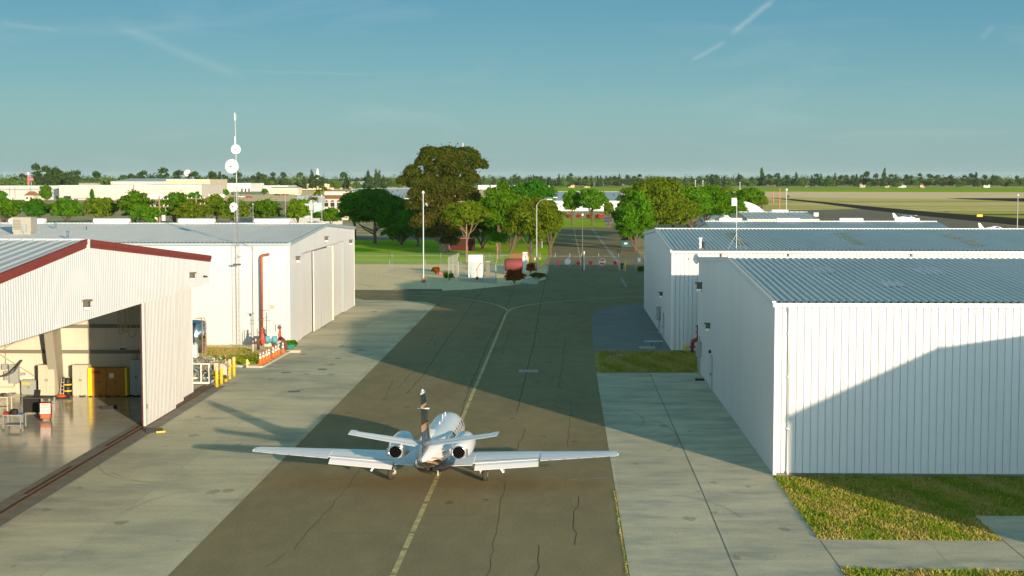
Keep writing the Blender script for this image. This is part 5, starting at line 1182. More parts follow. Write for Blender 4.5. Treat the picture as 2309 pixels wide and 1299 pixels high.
ypost('thick yellow post just left of the street lamp foot', 1206, 604, 1.6, .15, M_yold); ypost('thick yellow post just right of the street lamp foot', 1217, 607, 1.7, .17, M_yold); ypost('slim yellow post behind the red flowering bush', 1190, 600, 1.5, .12, M_yold)
x, y = G(1402, 609); t = thing('keypad_box', 'dark gate keypad on a stand between two yellow posts', 'keypad', (x, y, .02)); m = MB(); m.box(-.12, .12, -.1, .1, .05, .7); m.cbox((0, 0, .85), (.5, .4, .35)); m.build('stand', M_black, t); m = MB(); m.box(-.4, .4, -.25, .25, 0, .05); m.build('base', M_joint, t)
x, y = G(1395, 602); t = thing('camera_pole', 'short post with dark camera box above the gate right leaf', 'camera', (x, y, .02)); m = MB(); m.tube([(0, 0, 0), (0, 0, 1.9)], .05, 6); m.build('post', M_dsteel, t); m = MB(); m.add([(-.32, -.3, 2.6), (.32, -.3, 2.6), (.2, -.2, 1.8), (-.2, -.2, 1.8), (-.32, .3, 2.6), (.32, .3, 2.6), (.2, .2, 1.8), (-.2, .2, 1.8)], [(0, 1, 2, 3), (7, 6, 5, 4), (0, 4, 5, 1), (1, 5, 6, 2), (2, 6, 7, 3), (3, 7, 4, 0)]); m.build('hood', M_black, t)
x, y = G(1441, 608); t = thing('notice_sign', 'small white notice on the fence right of the gate', 'sign', (x, y - .1, .02)); z = D(1441, 586, y)[1]; m = MB(); m.box(-.22, .22, -.03, 0, z - .3, z + .3); m.build('plate', M_reflect, t); m = MB(); m.tube([(.25, .04, 0), (.25, .04, 2.3)], .03, 5); m.build('post', M_steel, t)
# poles
def light_pole(label, px, py, top, r, arms=(), name='light_pole', m_=None, basebox=False, head=True):
    x, y = G(px, py); h = D(px, top, y)[1]
    t = thing(name, label, 'light pole' if name != 'utility_pole' else 'utility pole', (x, y, 0))
    m = MB(); m.tube([(0, 0, 0), (0, 0, h)], [r, r * .6], 8); m.build('pole', m_ or M_steel, t)
    if basebox: m = MB(); m.box(-r * 2.6, r * 2.6, -r * 2.6, r * 2.6, 0, .55); m.build('footing', M_tile, t)
    for (dx, dz) in arms:
        m = MB(); m.tube([(0, 0, h), (dx * .3, 0, h + dz * .8), (dx * .7, 0, h + dz), (dx, 0, h + dz)], r * .45, 6); a_ = m.build('arm', m_ or M_steel, t)
        m = MB(); m.cbox((dx, 0, h + dz - .05), (.8, .35, .16)); m.build('lamp_head', M_dish, a_)
    if head and not arms: m = MB(); m.lathe([(r, 0), (r * 2, .1), (r * 1.2, .35)], (0, 0, h), 8); m.build('lamp_head', M_dish, t)
    return t
light_pole('tall plain grey pole with square footing on the straw verge', 955, 637, 437, .095, m_=M_greytrim, basebox=True)
light_pole('street lamp with single curved arm to the right, at the left end of the gate', 1210, 612, 462, .11, ((1.9, .85),))
light_pole('second curved-arm street lamp seen just behind the first at the gate', 1222, 560, 452, .10, ((2.6, .6),))
light_pole('dark slim gate pole where the two gate leaves meet', 1313, 609, 487, .09, name='gate_pole', m_=M_dsteel)
light_pole('short white post standing beside the dark slim gate pole', 1317, 609, 572, .07, name='gate_post', m_=M_dish)
light_pole('tall lamp pole beside the aircraft ramp at the far right edge', 2293, 545, 442, .14, name='ramp_pole', head=True)
light_pole('slim grey light pole in front of the arched-window building', 726, 520, 443, .10)
light_pole('dark lamp post behind the left hangar near the light green tree', 644, 515, 437, .07)
light_pole('thin pale pole behind the long left hangar right of the tower', 571, 520, 462, .08)
light_pole('short white ramp post near the parked light aircraft', 2274, 528, 514, .16, name='ramp_post', m_=M_dish, head=False)
t = light_pole('blue-grey floodlight pole with box and crossarm left of the arched building', 702, 520, 455, .17, m_=M_bluegrey)
m = MB(); h = D(702, 455, t.location.y)[1]; m.box(-1.6, 1.3, -.3, .3, h - .9, h - .5); m.build('crossarm', M_greytrim, t); m = MB(); m.box(-.5, .5, -.3, .3, h - 2.2, h - .95); m.build('equipment_box', M_greytrim, t); m = MB(); m.lathe([(.3, 0), (.4, .3), (.3, .9)], (0, 0, h - 4.6), 8); m.build('control_box', M_greytrim, t)
def utility_pole(label, px, py, top, trans, arms):
    x, y = G(px, py); h = D(px, top, y)[1]; t = thing('utility_pole', label, 'utility pole', (x, y, 0))
    m = MB(); m.tube([(0, 0, 0), (0, 0, h)], [.28, .2], 8); m.build('pole', M_barkp, t)
    for dz in arms:
        m = MB(); m.box(-2.6, 2.6, -.1, .1, h - dz - .1, h - dz + .1); a_ = m.build('crossarm', M_barkp, t)
        
        for q_ in (-2.4, -1.2, 1.2, 2.4): m = MB(); m.lathe([(.12, 0), (.16, .15), (.1, .4)], (q_, 0, h - dz + .1), 6); m.build('insulator', M_dish, a_)
    if trans:
        for s in (-1, 1): m = MB(); m.lathe([(.5, 0), (.55, .1), (.55, 1.4), (.4, 1.6)], (s * 1.1, 0, h * .20), 10); m.build('transformer', M_dish, t)
    m = MB()
    for i in range(3): m.tube([(-.6 + i * .9, 0, h * .62), (-1.8 + i * 1.6, .2, h * .74), (-1.2 + i * 1.5, .2, h * .5)], .05, 4)
    m.build('cable_loops', M_dish, t)
utility_pole('wooden utility pole with two white transformers behind the left hangar', 360, 512, 442, True, (1.0, 3.0))
utility_pole('wooden utility pole with white insulators right of the transformer pole', 443, 512, 440, False, (1.0, 2.6))
def wires(label, pts):
    m = MB(); q_ = []
    for i in range(len(pts) - 1):
        a, b = Vector(pts[i]), Vector(pts[i + 1])
        for k in range(10): f = k / 10; p = a.lerp(b, f); p.z -= 1.2 * math.sin(math.pi * f); q_.append(p)
    q_.append(Vector(pts[-1])); m.tube(q_, .035, 4); tag(m.build('overhead_wire', M_dsteel), label, 'wire')
yu = G(360, 512)[1]
wires('overhead cable hung between the two wooden utility poles', [(D(360, 460, yu)[0], yu, D(360, 460, yu)[1]), (D(443, 460, yu)[0], yu, D(443, 460, yu)[1])])
# gate-side kiosk, pump, tank, transformer
x, y = G(1072, 626); kk = K(y)
t = thing('white_kiosk', 'white curved-front metal kiosk standing on the straw verge behind a fence', 'kiosk', (x, y, 0)); hk = D(1072, 575, y)[1]
m = MB(); wd = 32 / kk / 2; m.add([(-wd, 0, 0), (wd, 0, 0), (wd, 0, hk - .7), (wd, .25, hk), (-wd, .25, hk), (-wd, 0, hk - .7), (-wd, 2, 0), (wd, 2, 0), (wd, 2, hk), (-wd, 2, hk)], [(0, 1, 2, 5), (5, 2, 3, 4), (4, 3, 8, 9), (9, 8, 7, 6), (1, 7, 8, 3, 2), (0, 5, 4, 9, 6)]); m.build('housing', M_dish, t)
m = MB(); m.box(-.1, wd - .25, -.04, -.01, .1, 2.1); d_ = m.build('door', M_door, t); m = MB(); m.box(wd - .4, wd - .35, -.08, -.045, 1, 1.2); m.build('handle', M_dsteel, d_); m = MB(); m.box(-wd + .1, -.15, -.04, -.01, .1, 2.0); m.build('side_panel', M_bluegrey, t)
x, y = G(1076, 631); t = thing('hand_pump', 'red crane-like hand pump in front of the white kiosk', 'pump', (x, y, 0))
m = MB(); m.box(-.18, .18, -.15, .15, 0, .4); m.tube([(0, 0, .4), (0, 0, 1.4), (-.2, 0, 1.25), (.55, 0, 2.35), (.6, 0, 2.2)], .045, 6); m.build('pump_arm', M_redpaint, t)
x, y = G(1100, 623); t = thing('control_cabinet', 'narrow dark grey cabinet right of the white kiosk', 'cabinet', (x, y, 0)); m = MB(); m.box(-.28, .28, 0, .4, 0, 2.0); m.build('body', M_beam, t); m = MB(); m.box(-.34, .34, -.03, .43, 2.0, 2.12); m.build('cap', M_steel, t)
x, y = G(1158, 619); t = thing('fuel_tank', 'maroon horizontal fuel tank inside the fence behind the big bush', 'tank', (x, y + 1, 0))
m = MB(); m.lathe([(.1, -1.3), (.75, -1.25), (.9, -1.0), (.9, 1.0), (.75, 1.25), (.1, 1.3)], (0, 0, 1.35), 20, Matrix.Rotation(R_(90), 4, 'Y')); m.build('tank', mat('maroon_tank', (.19, .045, .05), .7), t, True)
m = MB(); m.box(-1.3, 1.2, -.6, .6, 0, .5); m.build('cradle', M_dsteel, t)
m = MB(); [m.tube([(a, -.2, 2.2), (a + .25, -.2, 3.0), (a + .6, -.2, 2.3)], .05, 5) for a in (-.3, .4, 1.1, 1.6)]; m.tube([(-.5, -.3, 2.9), (2.3, -.3, 2.9)], .04, 5); m.build('vent_pipes', M_sred, t)
x, y = G(1184, 613); m = MB(); m.box(-.35, .35, -.25, .25, 0, 2.9); tag(m.build('white_column', M_dish, loc=(x, y, 0)), 'white box column beside the maroon tank and the flowering bushes', 'post')
g = MB(); g.poly(P((1034, 634), (1120, 640), (1120, 622), (1030, 622)), .01); struct('slab', g, M_conc2)
g = MB(); g.poly(P((1172, 641), (1211, 641.5), (1219, 629), (1180, 628)), .012); struct('slab', g, M_conc2)
x0, y0 = G(890, 655); x1, y1 = G(997, 655); m = MB(); m.box(x0, x1, y0 - .25, y0 + .15, 0, .16); tag(m.build('timber_curb', M_wood), 'long dark timber lying along the edge of the straw verge', 'timber')
x, y = G(993, 652 - 33); m = MB(); m.lathe([(.3, 0), (.35, .2), (.2, .4)], n=9); tag(m.build('pink_rock', M_spink, loc=(x, y + 0, 0)), 'small pink lump beside the small red flowering shrub', 'rock')
# dumpsters right of the road
for i, (px, lb) in enumerate(((1411, 'dark teal dumpster with white label under the trees beyond the gate'), (1424, 'dark teal dumpster, the right one of two beyond the gate'))):
    x, y = G(px, 559); t = thing('dumpster', lb, 'dumpster', (x, y, .02)); M_du = mat('dumpster_teal', (.012, .075, .085), .6)
    m = MB(); m.add([(-.8, 0, .1), (.8, 0, .1), (.8, 1.2, .1), (-.8, 1.2, .1), (-.9, -.1, 1.4), (.9, -.1, 1.4), (.9, 1.3, 1.7), (-.9, 1.3, 1.7)], [(0, 3, 2, 1), (0, 1, 5, 4), (1, 2, 6, 5), (2, 3, 7, 6), (3, 0, 4, 7)]); m.build('bin', M_du, t)
    m = MB(); m.add([(-.92, -.13, 1.41), (.92, -.13, 1.41), (.92, 1.33, 1.71), (-.92, 1.33, 1.71), (-.92, -.13, 1.46), (.92, -.13, 1.46), (.92, 1.33, 1.76), (-.92, 1.33, 1.76)], [(0, 3, 2, 1), (4, 5, 6, 7), (0, 1, 5, 4), (1, 2, 6, 5), (2, 3, 7, 6), (3, 0, 4, 7)]); m.build('lid', M_black, t)
    if i == 0: m = MB(); m.box(-.3, .3, -.14, -.11, .7, 1.0); m.build('label_plate', M_dish, t)
    m = MB(); [m.box(a - .06, a + .06, b - .06, b + .06, 0, .1) for a in (-.7, .7) for b in (.1, 1.1)]; m.build('feet', M_black, t)
x, y = G(1265, 1000)
# ================================================================== BACKGROUND BUILDINGS (left)
def block(label, pxa, pxb, top, base, m_, depth=40, roofm=None, name='warehouse', cat='building', over=0.0, feats=(), group=None, roofh=0.0):
    x, y = G((pxa + pxb) / 2, base); xa = D(pxa, base, y)[0]; xb = D(pxb, base, y)[0]; h = D((pxa + pxb) / 2, top, y)[1]
    t = thing(name, label, cat, ((xa + xb) / 2, y, 0), group=group); wd = (xb - xa) / 2
    m = MB(); m.box(-wd, wd, 0, depth, 0, h); m.build('wall', m_, t)
    o = over
    if roofh:
        m = MB(); m.add([(-wd - o, -o, h), (wd + o, -o, h), (wd + o, depth + o, h), (-wd - o, depth + o, h), (-wd * .85, depth / 2, h + roofh), (wd * .85, depth / 2, h + roofh)], [(0, 1, 5, 4), (1, 2, 5), (2, 3, 4, 5), (3, 0, 4), (0, 3, 2, 1)]); m.build('roof', roofm or M_roof, t)
    else: m = MB(); m.box(-wd - o, wd + o, -o, depth + o, h + .002, h + max(.25, h * .04)); m.build('roof', roofm or M_roof_pale, t)
    for (nm_, a, b, z0_, z1_, mm) in feats:
        xa2, xb2 = D(a, base, y)[0] - t.location.x, D(b, base, y)[0] - t.location.x; q0, q1 = D(a, z0_, y)[1], D(a, z1_, y)[1]
        m = MB(); m.box(xa2, xb2, -.25, -.02, max(0, q0), q1); m.build(nm_, mm, t)
    return t
M_wh = mat('warehouse_cream', (.50, .46, .42), .8, (.45, .42, .38), .05, 4)
M_whg = mat('warehouse_grey', (.42, .42, .40), .8, (.36, .37, .36), .05, 4)
M_wht = mat('warehouse_tan', (.48, .41, .28), .8)
block('long grey warehouse wall at the far left', -60, 134, 420, 450, M_whg, 60, feats=(('door', 126, 131, 449, 442, M_dsteel), ('band', -60, 133, 428, 427, M_beam)) + tuple(('joint_line', a, a + .6, 449, 422, M_beam) for a in (22, 34, 69)))
block('long cream concrete warehouse left of the tower with dark dock doors', 134, 300, 419, 451, M_wh, 60, feats=(('dock_door', 144, 160, 450, 442, M_black), ('band', 134, 299, 429, 428.3, M_tan), ('band', 134, 299, 438, 437.4, M_tan)) + tuple(('joint_line', a, a + .5, 450, 420, M_tan) for a in (163, 175, 181, 215, 262)))
block('cream concrete warehouse just left of the tower, right of the dark gap', 303, 455, 418, 451, M_wh, 60, feats=(('band', 303, 454, 428, 427.3, M_tan), ('band', 303, 454, 437, 436.4, M_tan)) + tuple(('joint_line', a, a + .5, 450, 419, M_tan) for a in (323, 334, 371, 417, 426)))
block('tall tan end block behind the cream warehouses', 375, 474, 406, 442, M_wht, 60)
block('grey metal roofed shed rising behind the cream warehouses', 250, 420, 409, 440, M_whg, 80, M_roof_pale, roofh=2.2)
block('pale canopy roof behind the cream warehouse left part', 160, 250, 414, 436, M_wh, 30, M_roof_pale, over=3, name='canopy')
block('white flat-roofed depot right of the tan block', 476, 566, 414, 436, M_dish, 60, feats=tuple(('dock_door', a, a + 3.5, 435, 425, M_black) for a in (544, 552, 560)))
block('low white shed line right of the white depot', 567, 650, 419, 431, M_dish, 50, M_roof_pale)
block('low beige building with dark roof behind the yard', 607, 672, 424, 437, M_tan, 20, M_roof, roofh=1.2)
block('beige stepped building left of the palms', 680, 752, 415, 428, M_tan, 50, M_roof)
block('long white-walled building behind the palms', 757, 838, 414, 427, M_wht, 60, M_dish, roofh=2.5)
block('low white wall line behind the big eucalyptus', 1078, 1200, 418, 427, M_dish, 40)
block('tan low building right of the eucalyptus crown', 1216, 1240, 419, 425, M_tan, 30, M_tan)
# trailers / trucks
def trailer(label, pxa, pxb, top, base, m_, cab=True):
    x, y = G((pxa + pxb) / 2, base); xa = D(pxa, base, y)[0]; xb = D(pxb, base, y)[0]; h = D(pxa, top, y)[1]; wd = (xb - xa) / 2
    t = thing('truck_trailer', label, 'trailer', ((xa + xb) / 2, y, 0)); m = MB(); m.box(-wd, wd, 0, 2.6, 1.1, h); m.build('box_body', m_, t)
    m = MB(); [m.lathe([(.5, -.15), (.5, .15)], (a, .3, .5), 10, Matrix.Rotation(R_(90), 4, 'X')) for a in (-wd + 1.2, -wd + 2.5, wd - 2.0)]; m.box(-wd + .3, wd - .3, .5, 2.1, .85, 1.08); m.build('wheels', M_black, t)
trailer('white box trailer behind the trees left of the utility pole', 340, 372, 441, 452, M_dish); trailer('long white box trailer right of the second utility pole', 443, 505, 438, 450, M_dish)
trailer('grey trailer parked at the cream warehouse wall', 164, 222, 443, 452, M_whg); trailer('white trailer at the far left edge', -20, 27, 444, 457, M_dish)
trailer('long dark green trailer behind the tower', 520, 600, 432, 440, mat('dark_green_paint', (.05, .10, .07), .6))
# small houses
def house(label, px, base, wpx, wallm, roofm, group=None, hh=3.0):
    x, y = G(px, base); wd = wpx / K(y) / 2; t = thing('house', label, 'house', (x, y, 0), group=group)
    m = MB(); m.box(-wd, wd, 0, 10, 0, hh); m.build('wall', wallm, t)
    m = MB(); o = .6; m.add([(-wd - o, -o, hh), (wd + o, -o, hh), (wd + o, 10 + o, hh), (-wd - o, 10 + o, hh), (-wd * .6, 5, hh + 2.4), (wd * .6, 5, hh + 2.4)], [(0, 1, 5, 4), (1, 2, 5), (2, 3, 4, 5), (3, 0, 4), (0, 3, 2, 1)]); m.build('roof', roofm, t)
    
    for a in (-wd * .5, wd * .4): m = MB(); m.box(a - .6, a + .6, -.06, -.01, 1, 2.2); m.build('window', M_glass, t)
house('pale little shed with brown roof in front of the grey warehouse', 66, 453, 20, M_tan, M_tile, hh=3.2)
for (px, w_, lb, wm, rm) in ((1289, 14, 'cream house with gable in the distant trees left of the road end trees', M_tan, M_tile), (1322, 22, 'long pink-beige house in the distant treeline behind the gate', M_tan, M_tile), (1820, 11, 'small white house in the treeline above the low ridge vents', M_dish, M_tile), (2035, 20, 'white gabled house among far trees above the parked aircraft', M_dish, M_whg), (2082, 14, 'beige house right of the white gabled one in the treeline', M_tan, M_tile), (1945, 12, 'tan house in the treeline between the two white houses', M_wht, M_whg), (2225, 14, 'white low house in the far right treeline', M_dish, M_whg), (2000, 10, 'small brown-roofed house left of the white gabled house', M_wht, M_tile)):
    house(lb, px, 422.8, w_, wm, rm)
# mediterranean building with arches
x, y = G(752, 496); kk = K(y); t = thing('arched_building', 'cream building with arched windows and tan tile band behind the trees', 'building', (x, y, 0))
def mx_(px): return D(px, 480, y)[0] - x
def mz(py): return D(740, py, y)[1]
M_stucco = mat('cream_stucco', (.55, .48, .41), .85)
m = MB(); m.box(mx_(714), mx_(815), 0, 14, 0, mz(447)); m.build('wall', M_stucco, t)
m = MB(); m.box(mx_(729), mx_(815), 3, 14, mz(447) + .3, mz(432)); m.build('upper_wall', M_stucco, t)
m = MB(); m.add([(mx_(709), -.9, mz(447)), (mx_(818), -.9, mz(447)), (mx_(815), 3, mz(440)), (mx_(716), 3, mz(440)), (mx_(709), -.9, mz(447) - .15), (mx_(818), -.9, mz(447) - .15), (mx_(815), 3, mz(447)), (mx_(716), 3, mz(447))], [(0, 1, 2, 3), (0, 4, 5, 1), (4, 7, 6, 5), (0, 3, 7, 4), (1, 5, 6, 2)]); m.build('tile_roof', M_tile, t)
for px in (736, 750, 764.5, 779, 793):
    c = mx_(px); r = 4.6 / kk; zb_, zm = mz(466), mz(456); m = MB(); pts = [(c - r, zb_), (c + r, zb_)] + [(c + r * math.cos(R_(a)), zm + r * math.sin(R_(a))) for a in range(0, 181, 20)]
    m.prismM(pts, .02, .10, Matrix.Rotation(R_(90), 4, 'X')); w_ = m.build('window', M_glass, t); m = MB(); m.box(c - r, c + r, -.16, -.105, zm - .12, zm + .12); m.build('frame', M_stucco, w_)
x, y = G(704, 500); t = thing('blue_shed', 'pale blue-grey shed left of the arched-window building', 'building', (x, y, 0)); m = MB(); m.box(-4.5, 3.0, 0, 6, 0, 6.2); m.build('wall', M_bluegrey, t); m = MB(); m.add([(-5, -.5, 6.2), (3.4, -.5, 6.2), (3.4, 6.5, 6.2), (-5, 6.5, 6.2), (-5, 3, 8), (3.4, 3, 8)], [(0, 1, 5, 4), (2, 3, 4, 5), (0, 4, 3), (1, 2, 5), (0, 3, 2, 1)]); m.build('roof', M_roof, t)
# far landmarks
def wtower(label, px, py, r, Y):
    x, z = D(px, py, Y); t = thing('water_tower', label, 'water tower', (x, Y, 0)); m = MB(); m.lathe([(.3 * r, -r * .9), (.8 * r, -r * .6), (r, -.1 * r), (.95 * r, .3 * r), (.6 * r, .8 * r), (.1 * r, r)], (0, 0, z), 20); m.build('tank', M_dish, t, True); m = MB()
    for i in range(6): a = i * math.pi / 3; m.tube([(r * .85 * math.cos(a), r * .85 * math.sin(a), 0), (r * .8 * math.cos(a), r * .8 * math.sin(a), z - .3 * r)], .5, 5)
    m.build('legs', M_dish, t)
wtower('white round water tower above the trees behind the cream warehouse', 422.5, 391, 6.6, 2500)
x, z = D(716, 391, 2700); t = thing('white_spire', 'thin white conical spire on the horizon above the palms', 'tower', (x, 2700, 0)); m = MB(); m.lathe([(3, 0), (3, z - 4), (2.4, z + 2), (1, z + 8), (.2, z + 9)], n=10); m.build('shaft', M_dish, t)
x, y = G(64, 452); 
for (lb, px, top, hw, c) in (('tall red and white sign pole on the horizon at the far left', 63.5, 387, .45, M_spink), ('small red hoarding among the trees at the far left', 70, 402, 0, M_spink)):
    Y_ = 1000; x, z = D(px, top, Y_)
    if hw: m = MB(); m.tube([(0, 0, 0), (0, 0, z - 2)], .5, 6); t = thing('sign_pole', lb, 'sign pole', (x, Y_, 0)); m.build('pole', c, t); m = MB(); m.lathe([(.4, 0), (.7, .6), (.3, 1.6)], (0, 0, z - 2), 8); m.build('finial', M_dish, t)
    else: t = thing('billboard', lb, 'billboard', (x, Y_, 0)); m = MB(); m.box(-1.4, 1.4, 0, .4, z - 1.4, z + .1); m.build('panel', c, t); m = MB(); m.tube([(0, .2, 0), (0, .2, z - 2)], .25, 6); m.build('post', M_steel, t)
x, z = D(1044, 322, 310); m = MB(); m.tube([(0, 0, 0), (0, 0, z)], .06, 5); t = thing('flag_pole', 'white tip of a tall pole just showing above the eucalyptus', 'pole', (x, 310, 0)); m.build('pole', M_dish, t)
# ramp signs, windsock
for (lb, px, base, top, kind) in (('thin pole with red lamp on the grass right of the trees', 1758, 472, 426, 0), ('short pole with white sphere on the airfield grass', 1773, 474, 431, 1), ('slim pole at the left of the airfield grass', 1744, 459, 434, 0), ('dark marker post standing by the ramp edge', 1777, 476, 446, 2), ('white round marker on a post at the edge of the trees', 1694, 470, 427, 1), ('tall twin pole left one rising above the right tree crowns', 1567.5, 470, 409, 3), ('tall twin pole right one rising above the right tree crowns', 1584.5, 470, 409, 3), ('thin pole above the tree crowns left of the ramp', 1668, 470, 413, 3)):
    x, y = G(px, base); h = D(px, top, y)[1]; t = thing('marker_pole', lb, 'pole', (x, y, 0)); m = MB(); m.tube([(0, 0, 0), (0, 0, h)], .10, 6); m.build('pole', (M_spink, M_dish, M_dsteel, M_dish)[kind], t)
    m = MB(); m.lathe([(.05, -.1), (.45, .3), (.5, .6), (.3, 1.0), (.05, 1.1)] if kind in (1, 2) else [(.1, 0), (.25, .2), (.1, .5)], (0, 0, h), 10); m.build('lamp', (M_spink, M_dish, M_dsteel, M_dish)[kind], t)
x, y = G(2209, 490); t = thing('taxiway_sign', 'small yellow taxiway sign on the airfield grass', 'sign', (x, y, 0)); m = MB(); m.box(-1.0, 1.0, -.1, .1, .2, .95); m.build('panel', M_yellow, t); m = MB(); m.box(-.8, -.7, -.05, .05, 0, .2); m.box(.7, .8, -.05, .05, 0, .2); m.build('legs', M_black, t)
x, y = G(2138, 479.5); t = thing('field_marker', 'small dark box lying on the green airfield grass', 'marker', (x, y, 0)); m = MB(); m.box(-1.2, 1.2, -.3, .3, .1, .5); m.build('box', M_black, t); m = MB(); m.box(-.9, -.8, -.1, .1, 0, .1); m.box(.8, .9, -.1, .1, 0, .1); m.build('legs', M_dsteel, t)
x, y = G(1840, 498); t = thing('ramp_sign', 'small white square sign at the corner of the low blue-grey shed', 'sign', (x, y, 0)); h = D(1840, 481, y)[1]; m = MB(); m.box(-.75, .75, -.1, .1, h - 1.0, h + .2); m.build('panel', M_dish, t); m = MB(); m.tube([(0, 0, 0), (0, 0, h - 1.0)], .06, 5); m.build('post', M_steel, t)
# yard cars (far, behind the left trees)
M_cars = [mat('car_paint_%s' % c[0], c[1], .35, coat=.4) for c in (('red', (.35, .02, .02)), ('white', (.7, .7, .7)), ('dark', (.03, .035, .04)), ('silver', (.4, .42, .43)), ('blue', (.04, .08, .2)))]
def car(label, px, base, pm, rz=0.0, group='cars parked in the far yard'):
    x, y = G(px, base); t = thing('parked_car', label, 'car', (x, y, 0), rz, group)
    m = MB(); m.prismM([(-2.2, .35), (2.2, .35), (2.25, .8), (1.4, .95), (.8, 1.4), (-1.2, 1.42), (-1.9, .98), (-2.25, .9)], -.88, .88, Matrix.Rotation(R_(90), 4, 'X')); m.build('body', pm, t)
    m = MB(); m.prismM([(1.2, 1.0), (.75, 1.34), (-1.1, 1.36), (-1.7, 1.02)], -.89, .89, Matrix.Rotation(R_(90), 4, 'X')); m.build('windows', M_glass, t)
    for (a, b) in ((-1.4, -.8), (1.4, -.8), (-1.4, .8), (1.4, .8)): m = MB(); m.lathe([(.15, -.1), (.33, -.1), (.33, .1), (.15, .1)], (a, b, .33), 12, Matrix.Rotation(R_(90), 4, 'X')); m.build('wheel', M_tire, t)
for i, (px, b, k, lb) in enumerate(((625, 441, 2, 'dark car in the far yard left of the red one'), (642, 441, 0, 'red car in the far yard behind the light green tree'), (660, 441, 3, 'silver car in the far yard right of the red one'), (39, 457, 2, 'dark car in front of the grey warehouse'), (672, 441, 1, 'white car in the far yard at the right end'), (505, 446, 3, 'silver car just left of the tower in the far yard'), (545, 446, 1, 'white car right of the tower in the far yard'), (562, 447, 0, 'red car right of the tower in the far yard'))): car(lb, px, b, M_cars[k])
# trucks etc. at the end of the road
for (px, b, k, lb) in ((1357, 494, 0, 'small red vehicle beyond the lawn at the end of the road'), (1372, 500, 4, 'dark blue car at the right of the road end')): car(lb, px, b, M_cars[k], R_(80), None)
x, y = G(640, 506); m = MB(); xa, xb = G(560, 500)[0], G(800, 500)[0]; yv = G(700, 506)[1]; m.box(xa, xb, yv, yv + .3, 0, 1.8); t = m.build('grey_wall', M_whg); tag(t, 'low grey wall behind the trees beyond the long left hangar', 'wall')
x, y = G(20, 506); m = MB(); xa, xb = D(-40, 500, y)[0], D(44, 500, y)[0]; hz_ = D(20, 479, y)[1]
t = thing('wooden_fence', 'tall weathered wooden fence behind the hangar roof at the far left', 'fence', (xa, y, 0)); L_ = xb - xa
for i in range(int(L_ / .9)): m.box(i * .9, i * .9 + .8, 0, .05, .1, hz_ - .1 * (i % 2))
m.build('boards', M_wood, t)
m = MB(); m.box(0, L_, .06, .14, 1, 1.2); m.box(0, L_, .06, .14, hz_ - .4, hz_ - .2); m.build('rails', M_wood, t)
# ================================================================== VEGETATION
def foliage(name, c, c2, c3=None): return mat(name, c, .65, c2, .55, 4, lo=.42, hi=.58, c3=c3, s3=2.0, f3=.6, transl=.25, rnd=.12, spec=.0)
L_green = foliage('leaf_green', (.055, .15, .006), (.10, .23, .010), (.03, .095, .005))
L_dark = foliage('leaf_dark', (.03, .14, .008), (.055, .19, .010), (.018, .085, .006))
L_lime = foliage('leaf_lime', (.11, .22, .008), (.17, .28, .012), (.06, .15, .008))
L_olive = foliage('leaf_olive', (.085, .15, .008), (.15, .20, .013), (.04, .10, .006))
L_euc = foliage('leaf_eucalyptus', (.046, .068, .008), (.080, .090, .012), (.022, .034, .006))
L_brown = foliage('leaf_brownish', (.11, .075, .024), (.15, .10, .03), (.06, .045, .014))
L_far = foliage('leaf_far_conifer', (.035, .075, .020), (.055, .095, .022), (.022, .052, .016))
L_far2 = foliage('leaf_far_broad', (.075, .15, .02), (.12, .19, .03), (.045, .10, .02))
L_flower = foliage('red_flower', (.42, .015, .015), (.60, .04, .02), (.2, .01, .01))
def leaf_mesh(name, blobs, n, size, mats_, seed, shell=.5, mfun=None, flat=.0, fuzz=.16):
    rg = np.random.default_rng(seed); B = np.array(blobs, float)           # cx cy cz rx ry rz
    wgt = (B[:, 3] * B[:, 4] + B[:, 3] * B[:, 5] + B[:, 4] * B[:, 5]); wgt /= wgt.sum()
    idx = rg.choice(len(B), n, p=wgt); d = rg.normal(size=(n, 3)); d /= np.linalg.norm(d, axis=1)[:, None]
    d[:, 2] = np.where(d[:, 2] < -.35, -d[:, 2] * .6, d[:, 2]); rad = shell + (1.06 - shell) * rg.random(n) ** .6
    rad += rg.normal(size=n) * .05 + np.where(rg.random(n) < fuzz, np.abs(rg.normal(size=n)) * .28, 0)
    c = B[idx, :3] + d * B[idx, 3:] * rad[:, None]
    nrm = d + rg.normal(size=(n, 3)) * .65; nrm /= np.linalg.norm(nrm, axis=1)[:, None]
    t1 = np.cross(nrm, rg.normal(size=(n, 3))); t1 /= np.linalg.norm(t1, axis=1)[:, None]; t2 = np.cross(nrm, t1)
    s = size * (.55 + .9 * rg.random(n))[:, None]
    a = c + t1 * s * .62; b = c + t2 * s * .38 + nrm * s * .08; e = c - t1 * s * .55; f = c - t2 * s * .38 + nrm * s * .06
    v = np.stack([a, b, e, f], 1).reshape(-1, 3)
    me = bpy.data.meshes.new(name); me.vertices.add(4 * n); me.vertices.foreach_set('co', v.ravel())
    me.loops.add(4 * n); me.loops.foreach_set('vertex_index', np.arange(4 * n, dtype=np.int32))
    me.polygons.add(n); me.polygons.foreach_set('loop_start', np.arange(0, 4 * n, 4, dtype=np.int32)); me.polygons.foreach_set('loop_total', np.full(n, 4, dtype=np.int32))
    for mm in mats_: me.materials.append(mm)
    if len(mats_) > 1: me.polygons.foreach_set('material_index', mfun(c, rg).astype(np.int32))
    me.update(calc_edges=True); me.validate()
    return me
